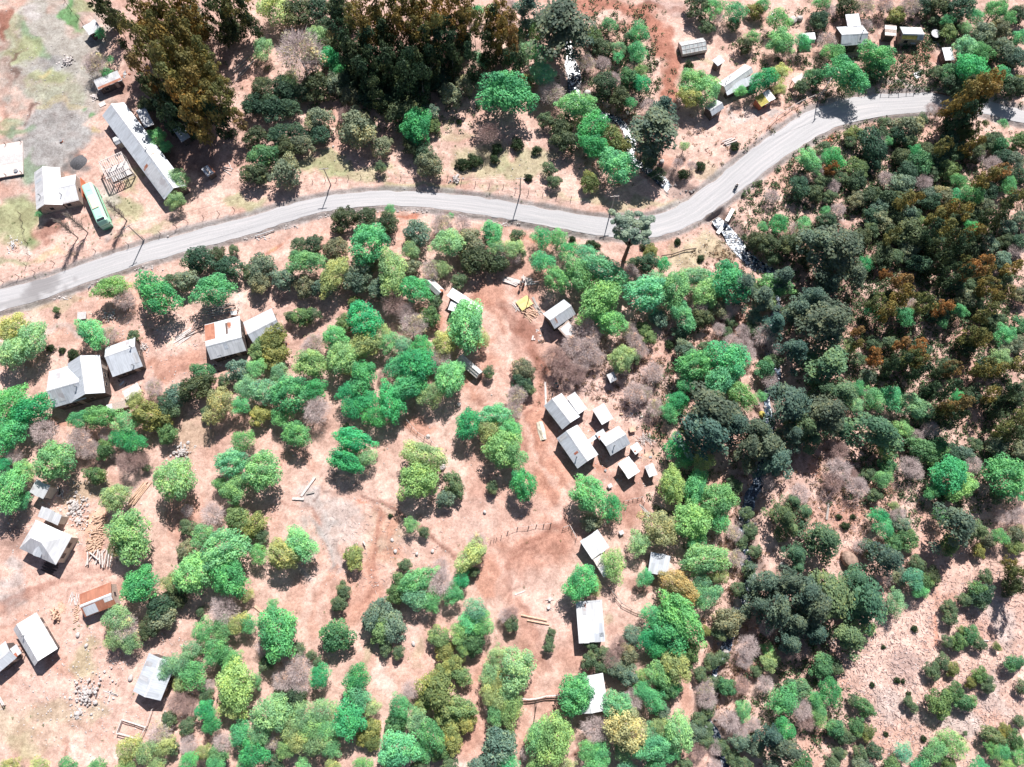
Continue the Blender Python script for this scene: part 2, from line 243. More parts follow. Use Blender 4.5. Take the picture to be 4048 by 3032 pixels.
# ------------------------------------------------------------ ground
# patches of soil, grass and gravel; broad dark ones paint grove shade over leaf litter: tile, x, y, rx, ry, angle, colour, strength
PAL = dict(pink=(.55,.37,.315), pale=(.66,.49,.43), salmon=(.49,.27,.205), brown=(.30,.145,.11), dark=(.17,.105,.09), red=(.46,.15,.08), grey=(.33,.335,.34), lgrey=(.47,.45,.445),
           grass=(.33,.37,.21), green=(.12,.28,.11), yel=(.50,.42,.24), white=(.74,.65,.61), litter=(.47,.36,.335), black=(.07,.07,.075), ygrey=(.36,.36,.335))
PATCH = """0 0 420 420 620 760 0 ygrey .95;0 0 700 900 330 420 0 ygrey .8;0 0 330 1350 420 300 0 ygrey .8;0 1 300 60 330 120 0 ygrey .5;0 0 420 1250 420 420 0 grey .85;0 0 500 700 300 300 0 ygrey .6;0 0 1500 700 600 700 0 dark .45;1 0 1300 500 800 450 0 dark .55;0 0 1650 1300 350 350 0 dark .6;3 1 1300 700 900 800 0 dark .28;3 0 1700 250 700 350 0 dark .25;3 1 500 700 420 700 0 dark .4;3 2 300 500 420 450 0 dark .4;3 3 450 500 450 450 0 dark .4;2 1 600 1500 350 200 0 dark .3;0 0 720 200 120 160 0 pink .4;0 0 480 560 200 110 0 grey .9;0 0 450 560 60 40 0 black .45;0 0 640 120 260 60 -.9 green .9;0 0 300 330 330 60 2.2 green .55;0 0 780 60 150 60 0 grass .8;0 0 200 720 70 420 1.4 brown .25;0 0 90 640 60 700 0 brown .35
0 0 250 430 150 130 .6 grass .8;0 0 400 700 160 80 0 grass .7;0 0 380 690 60 30 .5 yel .8;0 0 60 1080 140 120 0 green .45;0 0 520 950 260 50 .1 yel .45;0 0 480 800 260 200 0 grass .35;0 0 70 1190 200 50 0 green .5;0 0 250 120 150 90 0 lgrey .9;0 0 290 1430 60 200 0 green .45;0 0 120 300 80 300 0 grass .5
0 0 60 250 60 250 0 brown .95;0 0 170 600 22 200 .1 dark .8;0 0 245 1000 20 170 -.15 dark .8;0 0 725 985 34 34 0 green .6;0 0 812 1078 42 36 0 green .8;0 0 795 1180 38 30 0 yel .8;0 0 690 1420 75 70 0 black .5;0 0 1050 560 110 140 0 pale .6;0 0 1150 1520 100 120 .8 grass .6;0 0 2120 900 120 200 0 pale .8;0 0 2100 1550 120 200 0 pink .6
0 1 120 250 250 280 0 grass .9;0 1 230 420 110 60 .3 green .4;0 1 420 380 140 120 0 brown .75;0 1 420 560 260 60 .3 yel .5;0 1 130 480 90 60 0 white .8;0 1 60 640 240 60 .1 green .45;0 1 1050 130 250 130 0 grass .75;0 1 940 300 70 130 0 grey .9;0 1 870 60 220 160 .2 lgrey .6;0 1 1300 300 300 60 .2 grass .6;0 1 2100 120 180 80 0 grass .7;0 1 330 170 60 40 0 grass .5
0 1 400 1000 400 50 .25 grass .35;0 1 500 1200 330 60 0 lgrey .5;0 1 700 960 60 30 0 red .5;0 1 1250 760 200 30 .2 red .35;0 1 1550 1250 140 160 0 pale .9;0 1 1500 1500 330 120 .3 salmon .7;0 1 1560 1520 160 40 .5 brown .35;0 1 2080 900 120 120 0 white .55;0 1 550 1450 120 100 0 pale .7
1 0 650 1400 220 180 0 grass .75;1 0 900 1480 400 90 0 grass .6;1 0 1950 1400 380 220 0 grass .6;1 0 1800 950 200 250 0 pale .8;1 0 1180 1150 80 150 0 pink .8;1 0 1700 1150 160 60 0 grass .4;1 0 1400 1620 700 40 0 grass .6;1 0 600 1350 60 50 0 pink .8;1 0 700 1130 80 80 0 pale .7
1 1 200 350 260 60 .15 pale .7;1 1 180 470 130 40 .1 red .55;1 1 150 460 50 25 0 yel .5;1 1 1380 240 200 30 0 red .7;1 1 180 600 180 80 0 pale .9;1 1 1900 700 200 120 0 brown .4;1 1 2100 900 150 220 0 salmon .7;1 1 1680 1150 60 200 0 salmon .9;1 1 2100 1450 150 250 0 salmon .7;1 1 400 1400 200 120 1 pink .8;1 1 250 1000 150 90 0 pink .8
2 0 1000 60 260 60 -.1 salmon .8;2 0 1150 140 220 60 .5 brown .55;2 0 1500 60 260 60 0 litter .8;2 0 1350 500 150 330 0 pale .8;2 0 1180 160 160 60 .5 red .25;2 0 1430 640 100 300 0 salmon .6;2 0 200 1450 220 180 0 grass .6;2 0 250 1050 150 130 0 pink .8;2 0 2000 1150 300 160 0 pale .85;2 0 1550 1300 160 150 0 pale .7;2 0 1480 1380 110 80 0 salmon .6;2 0 1600 520 160 60 0 grass .6;2 0 1620 270 90 50 0 litter .7;2 0 820 130 100 60 0 pale .7;2 0 1750 1480 120 100 0 grass .35;2 0 2050 1000 160 60 .2 white .5
2 1 1000 120 800 60 -.05 grass .5;2 1 1700 550 400 160 .1 grass .5;2 1 1500 250 300 60 .4 grass .35;2 1 180 420 180 40 -.1 red .4;2 1 250 800 180 300 0 salmon .6;2 1 60 1180 140 330 -.3 pale .9;2 1 200 1250 100 220 -.45 brown .5;2 1 1900 700 220 120 0 pale .6;2 1 1300 1450 200 160 0 pink .9;2 1 130 1020 100 90 0 white .4;2 1 1200 1620 300 80 0 litter .8
3 0 1350 520 170 160 0 brown .42;3 0 1400 450 190 200 0 salmon .7;3 0 1250 700 140 50 -.3 lgrey .7;3 0 1300 960 160 46 .1 white .75;3 0 640 1180 130 50 .4 red .7;3 0 110 1520 90 40 .5 red .7;3 0 430 90 120 60 0 pink .8;3 0 330 540 150 80 0 salmon .5;3 0 1500 720 60 40 0 lgrey .6;3 0 60 1000 90 50 0 lgrey .8;3 0 2080 980 200 70 .2 pale .7;3 0 1500 1100 200 60 0 pink .6
0 2 1700 500 160 250 .4 grass .25;0 2 1600 1150 200 250 0 salmon .6;0 2 700 950 220 180 0 grass .35;0 2 850 1300 150 120 0 wood .7;0 2 800 1500 100 120 0 salmon .8;0 2 60 1350 140 160 0 dark .5;0 2 100 1560 160 60 0 lgrey .7;0 2 600 320 160 40 0 salmon .7;0 2 1050 150 120 90 0 pale .6
0 3 350 80 600 60 .05 brown .22;0 3 120 150 200 150 0 lgrey .7;0 3 100 330 200 60 .2 pale .8;0 3 750 800 150 160 0 grass .5;0 3 850 1250 130 60 0 green .25;0 3 350 1350 420 240 0 grass .35;0 3 500 1450 400 80 0 pale .5;0 3 620 1580 50 70 0 brown .7;0 3 350 1180 30 20 0 red .6;0 3 850 1550 200 60 0 white .4;0 3 520 850 150 120 0 salmon .6;0 3 700 1380 260 40 .1 brown .3;0 3 1600 640 160 60 0 pink .8;0 3 150 1500 160 120 0 grass .35
1 2 1500 420 150 120 0 salmon .8;1 2 1960 80 130 130 0 salmon .9;1 2 1150 600 150 160 0 pink .8;1 2 500 1150 170 130 .4 lgrey .75;1 2 750 1150 160 130 0 lgrey .6;1 2 620 1350 60 220 -.5 grey .6;1 2 780 1350 160 120 0 lgrey .5;1 2 970 1060 70 30 0 red .6;1 2 1200 1350 250 260 0 grass .22;1 2 1230 1240 60 70 0 red .4;1 2 1500 1100 200 40 .5 brown .25;1 2 1900 1050 150 160 0 brown .25;1 2 2000 1250 160 100 0 pale .7;1 2 1250 1500 200 60 .3 salmon .6;1 2 350 700 160 120 0 salmon .5
1 3 350 250 180 160 0 salmon .45;1 3 520 60 160 40 -.5 lgrey .6;1 3 900 300 160 260 0 salmon .4;1 3 2000 60 160 160 0 salmon .9;1 3 1000 760 80 80 0 grass .4;1 3 1430 740 120 110 0 grass .3;1 3 1150 1000 120 160 0 white .5;1 3 1980 850 120 150 0 salmon .5;1 3 1850 1600 130 80 0 white .4
2 2 280 400 110 260 -.2 salmon .9;2 2 400 250 120 150 0 pale .5;2 2 450 900 200 200 .4 salmon .8;2 2 300 1450 400 260 0 salmon .8;2 2 300 1500 300 160 .5 brown .18;2 2 1180 900 150 160 0 brown .45;2 2 1100 1150 150 160 0 brown .55;2 2 1000 900 150 60 0 brown .35;2 2 200 1300 240 60 -.2 pale .5;2 2 880 800 120 60 0 salmon .8;2 2 1300 400 150 150 0 salmon .6;2 2 1250 650 100 60 .2 yel .25;2 2 1180 200 160 200 0 litter .8;2 2 700 60 200 90 0 litter .7
2 3 1130 120 180 110 0 brown .55;2 3 200 550 160 140 0 brown .3;2 3 400 350 200 260 0 pale .4;2 3 1000 480 120 80 0 pink .8;2 3 960 400 60 40 0 grass .4;2 3 560 800 120 200 0 salmon .35;2 3 250 1000 200 200 0 pale .6;2 3 1550 1130 80 160 0 salmon .6;2 3 1850 180 60 80 0 grass .4;2 3 600 1620 60 40 0 brown .6;2 3 1750 700 80 200 0 pink .7;2 3 2100 950 120 150 0 salmon .5
3 2 1320 900 150 200 0 pale .95;3 2 1350 1200 120 220 0 pale .95;3 2 780 1150 180 120 0 salmon .5;3 2 560 800 70 200 .25 salmon .7;3 2 300 1500 260 80 0 pale .6;3 2 1950 1100 180 80 0 pale .8;3 2 600 1550 250 60 0 salmon .4;3 2 870 1600 60 60 0 salmon .7;3 2 1850 1560 200 60 0 pale .6
3 3 1250 700 450 500 0 pale .8;3 3 1200 1150 260 260 0 lgrey .45;3 3 1800 1300 300 120 0 lgrey .6;3 3 1650 250 160 120 0 salmon .5;3 3 1540 500 40 220 0 red .25;3 3 2080 400 100 260 0 lgrey .6;3 3 1300 820 130 100 0 litter .8;3 3 1450 1500 80 80 0 litter .6;3 3 1600 960 160 40 .4 salmon .4;3 3 520 1440 80 120 0 salmon .4;3 3 450 40 110 60 0 pale .6;3 3 2080 1100 100 160 0 lgrey .5
3 1 930 900 100 130 0 pale .8;3 1 700 260 60 60 0 lgrey .6;3 1 250 150 160 110 0 pale .8;3 1 1400 900 60 120 .4 pale .7;3 1 1550 1450 60 160 .5 pale .7;3 1 950 1350 60 180 0 pink .6;3 1 1480 680 40 80 .5 pale .6;3 1 2190 560 50 80 0 pale .8;3 1 1800 1150 60 100 0 pink .7"""
PAL['wood'] = (.62, .40, .28)
# worn tracks, trenches and furrows: colour, width, strength, tile, points
LINES = [('brown',16,.6,1,2,[(260,1090),(420,1140),(540,1230),(650,1380),(700,1657)]),('brown',14,.55,1,2,[(620,1000),(560,1100),(600,1250),(720,1430),(760,1657)]),('salmon',40,.7,1,2,[(1100,1200),(1060,1400),(1090,1657)]),('brown',16,.5,2,2,[(60,1500),(300,1400),(480,1200),(560,1000)]),('brown',14,.5,2,2,[(0,1620),(250,1480),(470,1260)]),
 ('brown',70,.55,2,1,[(0,1010),(110,1120),(230,1290),(330,1450),(330,1600)]),('salmon',90,.6,2,2,[(310,0),(230,200),(250,500),(330,800),(440,950)]),('brown',30,.4,2,2,[(200,280),(230,560),(300,760),(420,960),(470,1200),(480,1500)]),('brown',26,.4,2,2,[(300,0),(200,300),(160,600)]),
 ('salmon',60,.6,1,1,[(1950,880),(2080,1000),(2209,1180)]),('brown',40,.6,2,0,[(740,20),(900,80),(1100,110),(1270,180),(1370,320),(1410,480),(1430,700),(1440,860)]),('brown',26,.5,2,0,[(900,20),(1150,60),(1400,90),(1560,60)]),('brown',30,.5,0,3,[(0,260),(300,150),(600,70),(950,40)]),
 ('salmon',50,.5,1,2,[(1300,1657),(1280,1450),(1100,1200),(1060,1150)]),('salmon',60,.5,1,3,[(1050,0),(1000,250),(900,420)]),('brown',20,.5,1,2,[(440,1100),(560,1250),(650,1420),(690,1657)]),('salmon',70,.5,2,3,[(0,100),(200,500),(300,900),(150,1250),(120,1600)]),('salmon',60,.5,1,3,[(2209,700),(2000,900),(1980,1200),(1900,1500)]),
 ('brown',24,.4,2,3,[(60,0),(140,300),(330,650),(360,900)]),('pale',30,.5,1,3,[(1140,1000),(1150,1300),(1120,1657)]),('pale',26,.6,1,2,[(230,1110),(420,1160),(520,1250),(620,1400),(670,1500),(700,1657)]),('grey',10,.7,1,2,[(480,1200),(560,1280),(640,1380),(680,1480),(690,1657)]),('lgrey',34,.6,1,2,[(600,1000),(580,1120),(620,1250),(700,1420),(740,1657)]),
 ('dark',8,.8,1,2,[(960,990),(1120,1080),(1250,1150),(1400,1240),(1520,1310),(1640,1450),(1740,1550)]),('brown',18,.5,1,2,[(960,980),(1120,1070),(1250,1140),(1400,1230),(1520,1300),(1640,1430),(1760,1560)]),('dark',6,.6,1,2,[(540,1080),(600,1020),(680,990)]),
 ('brown',14,.5,1,2,[(1080,1150),(1080,1400),(1110,1657)]),('brown',20,.4,1,3,[(1080,0),(1020,200),(960,290)]),('salmon',26,.5,1,3,[(700,0),(690,120),(560,400),(560,600)]),
 ('pale',20,.5,2,2,[(180,330),(200,560),(260,780),(430,900),(560,1000),(500,1200)]),('brown',10,.35,2,2,[(200,290),(330,640),(560,960)]),('pale',14,.6,2,2,[(560,980),(430,1140),(390,1240)]),
 ('brown',40,.45,2,1,[(100,1100),(220,1250),(300,1420),(360,1560)]),('brown',16,.5,2,1,[(0,1050),(120,1200),(250,1330),(330,1480)]),('brown',14,.5,1,1,[(1850,900),(1980,960),(2100,1060),(2209,1200)]),('brown',22,.4,1,1,[(1950,890),(2080,980),(2209,1080)]),
 ('pale',20,.6,1,3,[(1900,120),(2050,300),(2209,460)]),('pale',24,.5,0,3,[(0,160),(400,80),(900,60)]),('brown',14,.4,0,3,[(0,300),(400,160),(900,110)]),
 ('lgrey',24,.6,3,0,[(1100,720),(1250,690),(1400,760)]),('pale',8,.6,3,0,[(1250,470),(1220,600),(1180,660)]),('pale',8,.5,3,0,[(1450,390),(1500,330)]),('red',10,.5,3,3,[(1530,380),(1560,500),(1550,680)]),
 ('lgrey',16,.6,2,0,[(1960,960),(2060,1020),(2209,1060)])]
FURROW = [('brown',5,.6,1,2,[(1940+i*22,190+i*-8),(1990+i*22,250+i*-4)]) for i in range(5)] + [('pale',5,.7,1,2,[(1900+i*25,50-i*20),(1960+i*25,130-i*15)]) for i in range(3)]
RUTS = [('brown',5,.45,2,0,[(900,60+k*16),(1100,80+k*20),(1280,170+k*20),(1390-k*14,330),(1420-k*16,600),(1440-k*14,860)]) for k in (0,1,2,4)]
def build_ground():
    fx = np.arange(-150, 150.01, .42); fy = np.arange(-48, 168.01, .42)
    outer = np.array([2, 6, 14, 30, 60, 120, 240, 480, 900, 1500, 2400.0])
    xs = np.concatenate([fx[0] - outer[::-1], fx, fx[-1] + outer]); ys = np.concatenate([fy[0] - outer[::-1], fy, fy[-1] + outer])
    X, Y = np.meshgrid(xs, ys); Z = heights(X, Y); nx, ny = len(xs), len(ys)
    V = np.stack([X, Y, Z], -1).reshape(-1, 3)
    i = np.arange(nx - 1)[None, :] + nx * np.arange(ny - 1)[:, None]
    Fq = np.stack([i, i + 1, i + nx + 1, i + nx], -1).reshape(-1, 4)
    me = bpy.data.meshes.new('ground'); me.vertices.add(len(V)); me.vertices.foreach_set('co', V.ravel())
    me.loops.add(Fq.size); me.loops.foreach_set('vertex_index', Fq.ravel()); me.polygons.add(len(Fq))
    me.polygons.foreach_set('loop_start', np.arange(0, Fq.size, 4)); me.polygons.foreach_set('loop_total', np.full(len(Fq), 4)); me.update()
    # soil colours, grove shade painted in
    WX = X + (vnoise(X, Y, 5, 21) - .5) * 5 + (vnoise(X, Y, 1.6, 22) - .5) * 1.8; WY = Y + (vnoise(X, Y, 5, 31) - .5) * 5 + (vnoise(X, Y, 1.6, 32) - .5) * 1.8
    n1 = vnoise(X, Y, 11, 1) * .6 + vnoise(X, Y, 4, 2) * .4; base = np.array(PAL['pink']); c = base + (np.array(PAL['pale']) - base) * n1[..., None]
    n2 = sstep(.55, .8, vnoise(X, Y, 7, 8))[..., None] * .35; c = c * (1 - n2) + np.array(PAL['salmon']) * n2
    def lay(c, w, col): w = np.clip(w, 0, 1)[..., None]; return c * (1 - w) + np.array(col) * w
    nn = (vnoise(X, Y, 3.0, 41) - .5) * .7 + (vnoise(X, Y, 1.1, 42) - .5) * .5
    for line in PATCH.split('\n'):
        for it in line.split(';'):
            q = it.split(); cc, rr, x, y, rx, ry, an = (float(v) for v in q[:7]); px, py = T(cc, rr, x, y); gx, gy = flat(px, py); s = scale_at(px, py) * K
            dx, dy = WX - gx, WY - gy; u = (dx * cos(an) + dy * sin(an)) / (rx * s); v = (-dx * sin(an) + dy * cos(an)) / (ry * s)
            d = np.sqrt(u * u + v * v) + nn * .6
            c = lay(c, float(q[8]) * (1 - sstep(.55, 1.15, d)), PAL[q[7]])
    for L in LINES + FURROW + RUTS:
        nm, wd, st, cc, rr, pts = L; P = np.array([(*flat(*T(cc, rr, x, y)), 1.0) for x, y in pts]); w = wd * K * scale_at(*T(cc, rr, *pts[0]))
        k = .25 if wd < 12 else .6
        d, _, _ = dist_line(X + (WX - X) * k, Y + (WY - Y) * k, P); c = lay(c, st * (1 - sstep(w * .5, w * 1.1 + .25, d + nn * .5)), PAL[nm])
    TR = catmull(TRACK); d, _, wv = dist_line(WX, WY, TR); c = lay(c, .9 * (1 - sstep(wv * .6, wv * 1.4, d + nn)), (.42, .20, .15))
    d, sr, wr = dist_line(X, Y, ROADC)
    c = lay(c, .75 * (1 - sstep(wr * .9, wr + 1.6, d + nn * 1.2)), PAL['lgrey'])
    c = lay(c, .6 * sstep(wr - .1, wr + .3, d) * (1 - sstep(wr + .8, wr + 1.7, d + nn)), PAL['grey'])
    d, _, ws = dist_line(X, Y, STREAMC); c = lay(c, .6 * (1 - sstep(ws * .8, ws + 2.6, d + nn * 1.5)), (.30, .26, .25))
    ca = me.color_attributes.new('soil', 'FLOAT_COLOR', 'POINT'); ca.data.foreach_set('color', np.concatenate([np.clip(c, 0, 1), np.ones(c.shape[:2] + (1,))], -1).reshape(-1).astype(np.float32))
    m, nt, b = mat('soil_and_grass'); at = N(nt, 'Attribute', attribute_name='soil'); tc = N(nt, 'TexCoord'); col = at.outputs['Color']
    h = None
    for sc, lo, hi, f in ((.16, .80, 1.10, .8), (.55, .72, 1.14, .85), (1.8, .72, 1.16, .75), (6.0, .68, 1.18, .7)):
        n = N(nt, 'TexNoise'); n.inputs['Scale'].default_value = sc; n.inputs['Detail'].default_value = 7; n.inputs['Roughness'].default_value = .65; nt.links.new(tc.outputs['Object'], n.inputs['Vector'])
        col = mixc(nt, 'MULTIPLY', f, col, ramp(nt, n.outputs[0], [(.33, (lo, lo * .95, lo * .93)), (.62, (hi, hi, hi))])); h = h or n
        last = n
    vo = N(nt, 'TexVoronoi'); vo.inputs['Scale'].default_value = 2.6; nt.links.new(tc.outputs['Object'], vo.inputs['Vector'])
    n4 = N(nt, 'TexNoise'); n4.inputs['Scale'].default_value = .16; nt.links.new(tc.outputs['Object'], n4.inputs['Vector'])
    sp = ramp(nt, vo.outputs['Distance'], [(.07, 1.0), (.13, 0.0)]); gate = ramp(nt, n4.outputs[0], [(.45, 0.0), (.62, .75)])
    mm = N(nt, 'Math', operation='MULTIPLY'); nt.links.new(sp, mm.inputs[0]); nt.links.new(gate, mm.inputs[1])
    col = mixc(nt, 'MIX', mm.outputs[0], col, (.70, .60, .56))
    nt.links.new(col, b.inputs['Base Color']); b.inputs['Roughness'].default_value = .95; b.inputs['Specular IOR Level'].default_value = .1
    bp = N(nt, 'Bump'); bp.inputs['Strength'].default_value = .55; bp.inputs['Distance'].default_value = .22; nt.links.new(last.outputs[0], bp.inputs['Height']); nt.links.new(bp.outputs[0], b.inputs['Normal'])
    o = link('ground', me, m, smooth=True); kindof(o, 'structure'); return o
build_ground()
# ------------------------------------------------------------ road, side track, stream
def ribbon(name, L, lift, m, nacross=8, grow=1.0, wob=0.0, zfun=None, stain=None):
    pts = L[:, :2]; d = np.gradient(pts, axis=0); d /= np.linalg.norm(d, axis=1)[:, None] + 1e-9; nrm = np.stack([-d[:, 1], d[:, 0]], 1)
    s = np.concatenate([[0], np.cumsum(np.linalg.norm(np.diff(pts, axis=0), axis=1))]); t = np.linspace(-1, 1, nacross + 1)
    hw = L[:, 2] / 2 * grow; e1 = (vnoise(s, s * 0, 2.1, 5) - .5) * wob; e2 = (vnoise(s, s * 0 + 9, 1.7, 6) - .5) * wob
    off = np.where(t[None, :] > 0, t[None, :] * (hw + e1)[:, None], t[None, :] * (hw + e2)[:, None])
    X = pts[:, 0:1] + nrm[:, 0:1] * off; Y = pts[:, 1:2] + nrm[:, 1:2] * off; Z = (zfun or heights)(X, Y) + lift
    n, k = X.shape; V = np.stack([X, Y, Z], -1).reshape(-1, 3); i = np.arange(k - 1)[None, :] + k * np.arange(n - 1)[:, None]
    Fq = np.stack([i, i + k, i + k + 1, i + 1], -1).reshape(-1, 4)[:, ::-1]
    me = bpy.data.meshes.new(name); me.from_pydata(V.tolist(), [], Fq.tolist()); me.update()
    uv = me.uv_layers.new(name='lane'); UV = np.stack([np.broadcast_to(t[None, :], X.shape), np.broadcast_to(s[:, None], X.shape)], -1).reshape(-1, 2)
    li = np.zeros(len(me.loops), dtype=np.int32); me.loops.foreach_get('vertex_index', li); uv.data.foreach_set('uv', UV[li].ravel())
    if stain is not None:
        a = me.attributes.new('stain', 'FLOAT', 'POINT'); a.data.foreach_set('value', stain(X, Y).ravel().astype(np.float32))
    if Fq.shape[0] and me.polygons[0].normal.z < 0: me.flip_normals()
    return link(name, me, m, smooth=True)
m, nt, b = mat('gravel_road'); uv = N(nt, 'UVMap', uv_map='lane'); mp = N(nt, 'Mapping'); mp.inputs['Scale'].default_value = (3.2, .035, 1); nt.links.new(uv.outputs[0], mp.inputs[0])
n = N(nt, 'TexNoise'); n.inputs['Scale'].default_value = 2.0; n.inputs['Detail'].default_value = 6; nt.links.new(mp.outputs[0], n.inputs['Vector'])
c = ramp(nt, n.outputs[0], [(.28, (.38, .375, .39)), (.5, (.44, .435, .45)), (.72, (.53, .505, .515))])
tc = N(nt, 'TexCoord'); n2 = N(nt, 'TexNoise'); n2.inputs['Scale'].default_value = 6; n2.inputs['Detail'].default_value = 8; nt.links.new(tc.outputs['Object'], n2.inputs['Vector'])
c = mixc(nt, 'MULTIPLY', .6, c, ramp(nt, n2.outputs[0], [(.3, .78), (.65, 1.08)]))
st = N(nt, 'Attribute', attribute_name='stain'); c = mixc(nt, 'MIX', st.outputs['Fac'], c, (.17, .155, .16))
nt.links.new(c, b.inputs['Base Color']); b.inputs['Roughness'].default_value = .9
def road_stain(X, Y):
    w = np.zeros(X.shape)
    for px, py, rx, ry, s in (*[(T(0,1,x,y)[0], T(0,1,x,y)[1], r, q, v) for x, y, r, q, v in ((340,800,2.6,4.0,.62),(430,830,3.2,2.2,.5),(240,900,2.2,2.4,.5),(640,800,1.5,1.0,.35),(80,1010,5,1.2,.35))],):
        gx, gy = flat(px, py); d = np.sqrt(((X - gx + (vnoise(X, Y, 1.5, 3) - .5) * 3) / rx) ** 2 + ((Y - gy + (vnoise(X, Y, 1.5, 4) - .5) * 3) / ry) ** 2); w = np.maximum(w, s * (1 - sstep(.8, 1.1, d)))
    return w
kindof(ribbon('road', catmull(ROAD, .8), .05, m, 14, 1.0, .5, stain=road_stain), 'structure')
m, nt, b = mat('rushing_water'); tc = N(nt, 'TexCoord'); n = N(nt, 'TexNoise'); n.inputs['Scale'].default_value = 1.1; n.inputs['Detail'].default_value = 8; n.inputs['Distortion'].default_value = 1.2
nt.links.new(tc.outputs['Object'], n.inputs['Vector']); c = ramp(nt, n.outputs[0], [(.46, (.015, .028, .05)), (.54, (.10, .15, .22)), (.63, (.80, .84, .90))])
nt.links.new(c, b.inputs['Base Color']); b.inputs['Roughness'].default_value = .25
bp = N(nt, 'Bump'); bp.inputs['Strength'].default_value = .6; bp.inputs['Distance'].default_value = .2; nt.links.new(n.outputs[0], bp.inputs['Height']); nt.links.new(bp.outputs[0], b.inputs['Normal'])
def wz(X, Y):
    z = 0.5 * np.sin(X * .045 + 1) * np.cos(Y * .05) + .3 * np.sin(X * .11 + Y * .07); return z - 1.05 + (vnoise(X, Y, .8, 9) - .5) * .2
SA = catmull(STREAM, .8); DR, _, WR = dist_line(SA[:, 0], SA[:, 1], ROADC); cut = DR < WR + 1.0; i0 = int(np.argmax(cut)); i1 = len(cut) - int(np.argmax(cut[::-1]))
for k, seg in enumerate((SA[:i0], SA[i1:])):
    kindof(ribbon('stream' if k == 0 else 'stream_lower_reach', seg, 0, m, 6, .85, .8, zfun=wz), 'structure')
# ------------------------------------------------------------ foliage prototypes (unit radius, built once, shared)
def leaf_mesh(name, centres, normals, sizes, tones, rng):
    n = len(centres); nrm = normals / (np.linalg.norm(normals, axis=1)[:, None] + 1e-9)
    a = np.cross(nrm, rng.normal(size=(n, 3))); a /= np.linalg.norm(a, axis=1)[:, None] + 1e-9; b = np.cross(nrm, a)
    s = sizes[:, None]; q = rng.uniform(.7, 1.25, (n, 4, 1))
    V = np.stack([centres - a * s * q[:, 0], centres - b * s * .7 * q[:, 1], centres + a * s * q[:, 2], centres + b * s * .7 * q[:, 3]], 1).reshape(-1, 3)
    me = bpy.data.meshes.new(name); me.vertices.add(4 * n); me.vertices.foreach_set('co', V.ravel().astype(np.float32))
    me.loops.add(4 * n); me.loops.foreach_set('vertex_index', np.arange(4 * n, dtype=np.int32)); me.polygons.add(n)
    me.polygons.foreach_set('loop_start', np.arange(0, 4 * n, 4, dtype=np.int32)); me.polygons.foreach_set('loop_total', np.full(n, 4, dtype=np.int32))
    me.update(); t = me.attributes.new('tone', 'FLOAT', 'FACE'); t.data.foreach_set('value', tones.astype(np.float32)); me.materials.append(M['leaf']); return me
def crown(name, seed, style, nl):
    g = np.random.default_rng(seed); L = []
    if style in ('round', 'bush'):                # a cauliflower of even, jittered lobes over the upper part of a ball
        n_ = (24 if nl < 5000 else 46) if style == 'round' else 20; o_ = g.uniform(0, 6)
        for i in range(n_):
            z = 1 - 1.32 * (i + .5) / n_; q = math.sqrt(max(0, 1 - z * z)); a = i * 2.39996 + o_; p = np.array([q * cos(a), q * sin(a), z]) + g.normal(size=3) * .13
            L.append((p * g.uniform(.50, .70), g.uniform(.24, .38) * (1 if n_ < 40 else .80)))
        for i in range(4): a = g.uniform(0, 6.28); L.append((np.array([cos(a), sin(a), g.uniform(-.3, .3)]) * g.uniform(.74, .86), g.uniform(.16, .24)))
    elif style == 'conifer':                      # shelves of foliage, widest low down
        for k in range(60):
            h = g.uniform(0, 1) ** .8; a = g.uniform(0, 2 * pi); R = (1 - h) ** .6 * .88; rr = R * g.uniform(.35, 1.0)
            L.append((np.array([rr * cos(a), rr * sin(a), h * 1.5 - .6 - .25 * rr]), g.uniform(.15, .26)))
    elif style == 'euca':                          # tall, open plume of separate tufts
        for k in range(26):
            h = g.uniform(-1, 1); a = g.uniform(0, 2 * pi); R = .72 * math.sqrt(max(.05, 1 - h * h)); rr = R * g.uniform(.2, 1.0)
            L.append((np.array([rr * cos(a), rr * sin(a), h * .9]), g.uniform(.17, .32)))
    elif style == 'sparse':
        for _ in range(44):
            p = g.normal(size=3); p /= np.linalg.norm(p); p *= g.uniform(.3, .95); p[2] = abs(p[2]) * .8 - .1; L.append((p, g.uniform(.10, .22)))
    lop = 1 + .22 * np.sin(3 * 0 + g.uniform(0, 6)); P = []; NR = []; S = []; TN = []
    per = nl // len(L); size = {'round': .047, 'bush': .056, 'conifer': .046, 'euca': .060, 'sparse': .040}[style] * (.8 if nl > 4000 and style == 'round' else 1)
    a0, a1 = g.uniform(0, 6), g.uniform(0, 6)
    for c, r in L:
        c = c.copy(); an = atan2(c[1], c[0]); m = 1 + .14 * sin(2 * an + a0) + .10 * sin(3 * an + a1); c[:2] *= m
        k = int(per * (r / .3) ** 2) + 3; d = g.normal(size=(k, 3)); d /= np.linalg.norm(d, axis=1)[:, None]; d[:, 2] = np.where(d[:, 2] < -.35, -d[:, 2], d[:, 2])
        rr = r * g.uniform(.72, 1.12, (k, 1)); sq = np.array([1, 1, .42 if style == 'conifer' else .85])
        P.append(c + d * rr * sq); NR.append(d + np.array([0, 0, .35 if style != 'conifer' else .9]) + g.normal(size=(k, 3)) * .55)
        S.append(g.uniform(.65, 1.3, k) * size); t0 = g.uniform(.05, .82); TN.append(np.clip(t0 + g.normal(size=k) * .16 + (g.uniform(size=k) > .96) * .5, 0, 1))
    return leaf_mesh(name, np.concatenate(P), np.concatenate(NR), np.concatenate(S), np.concatenate(TN), g)
STY = {}
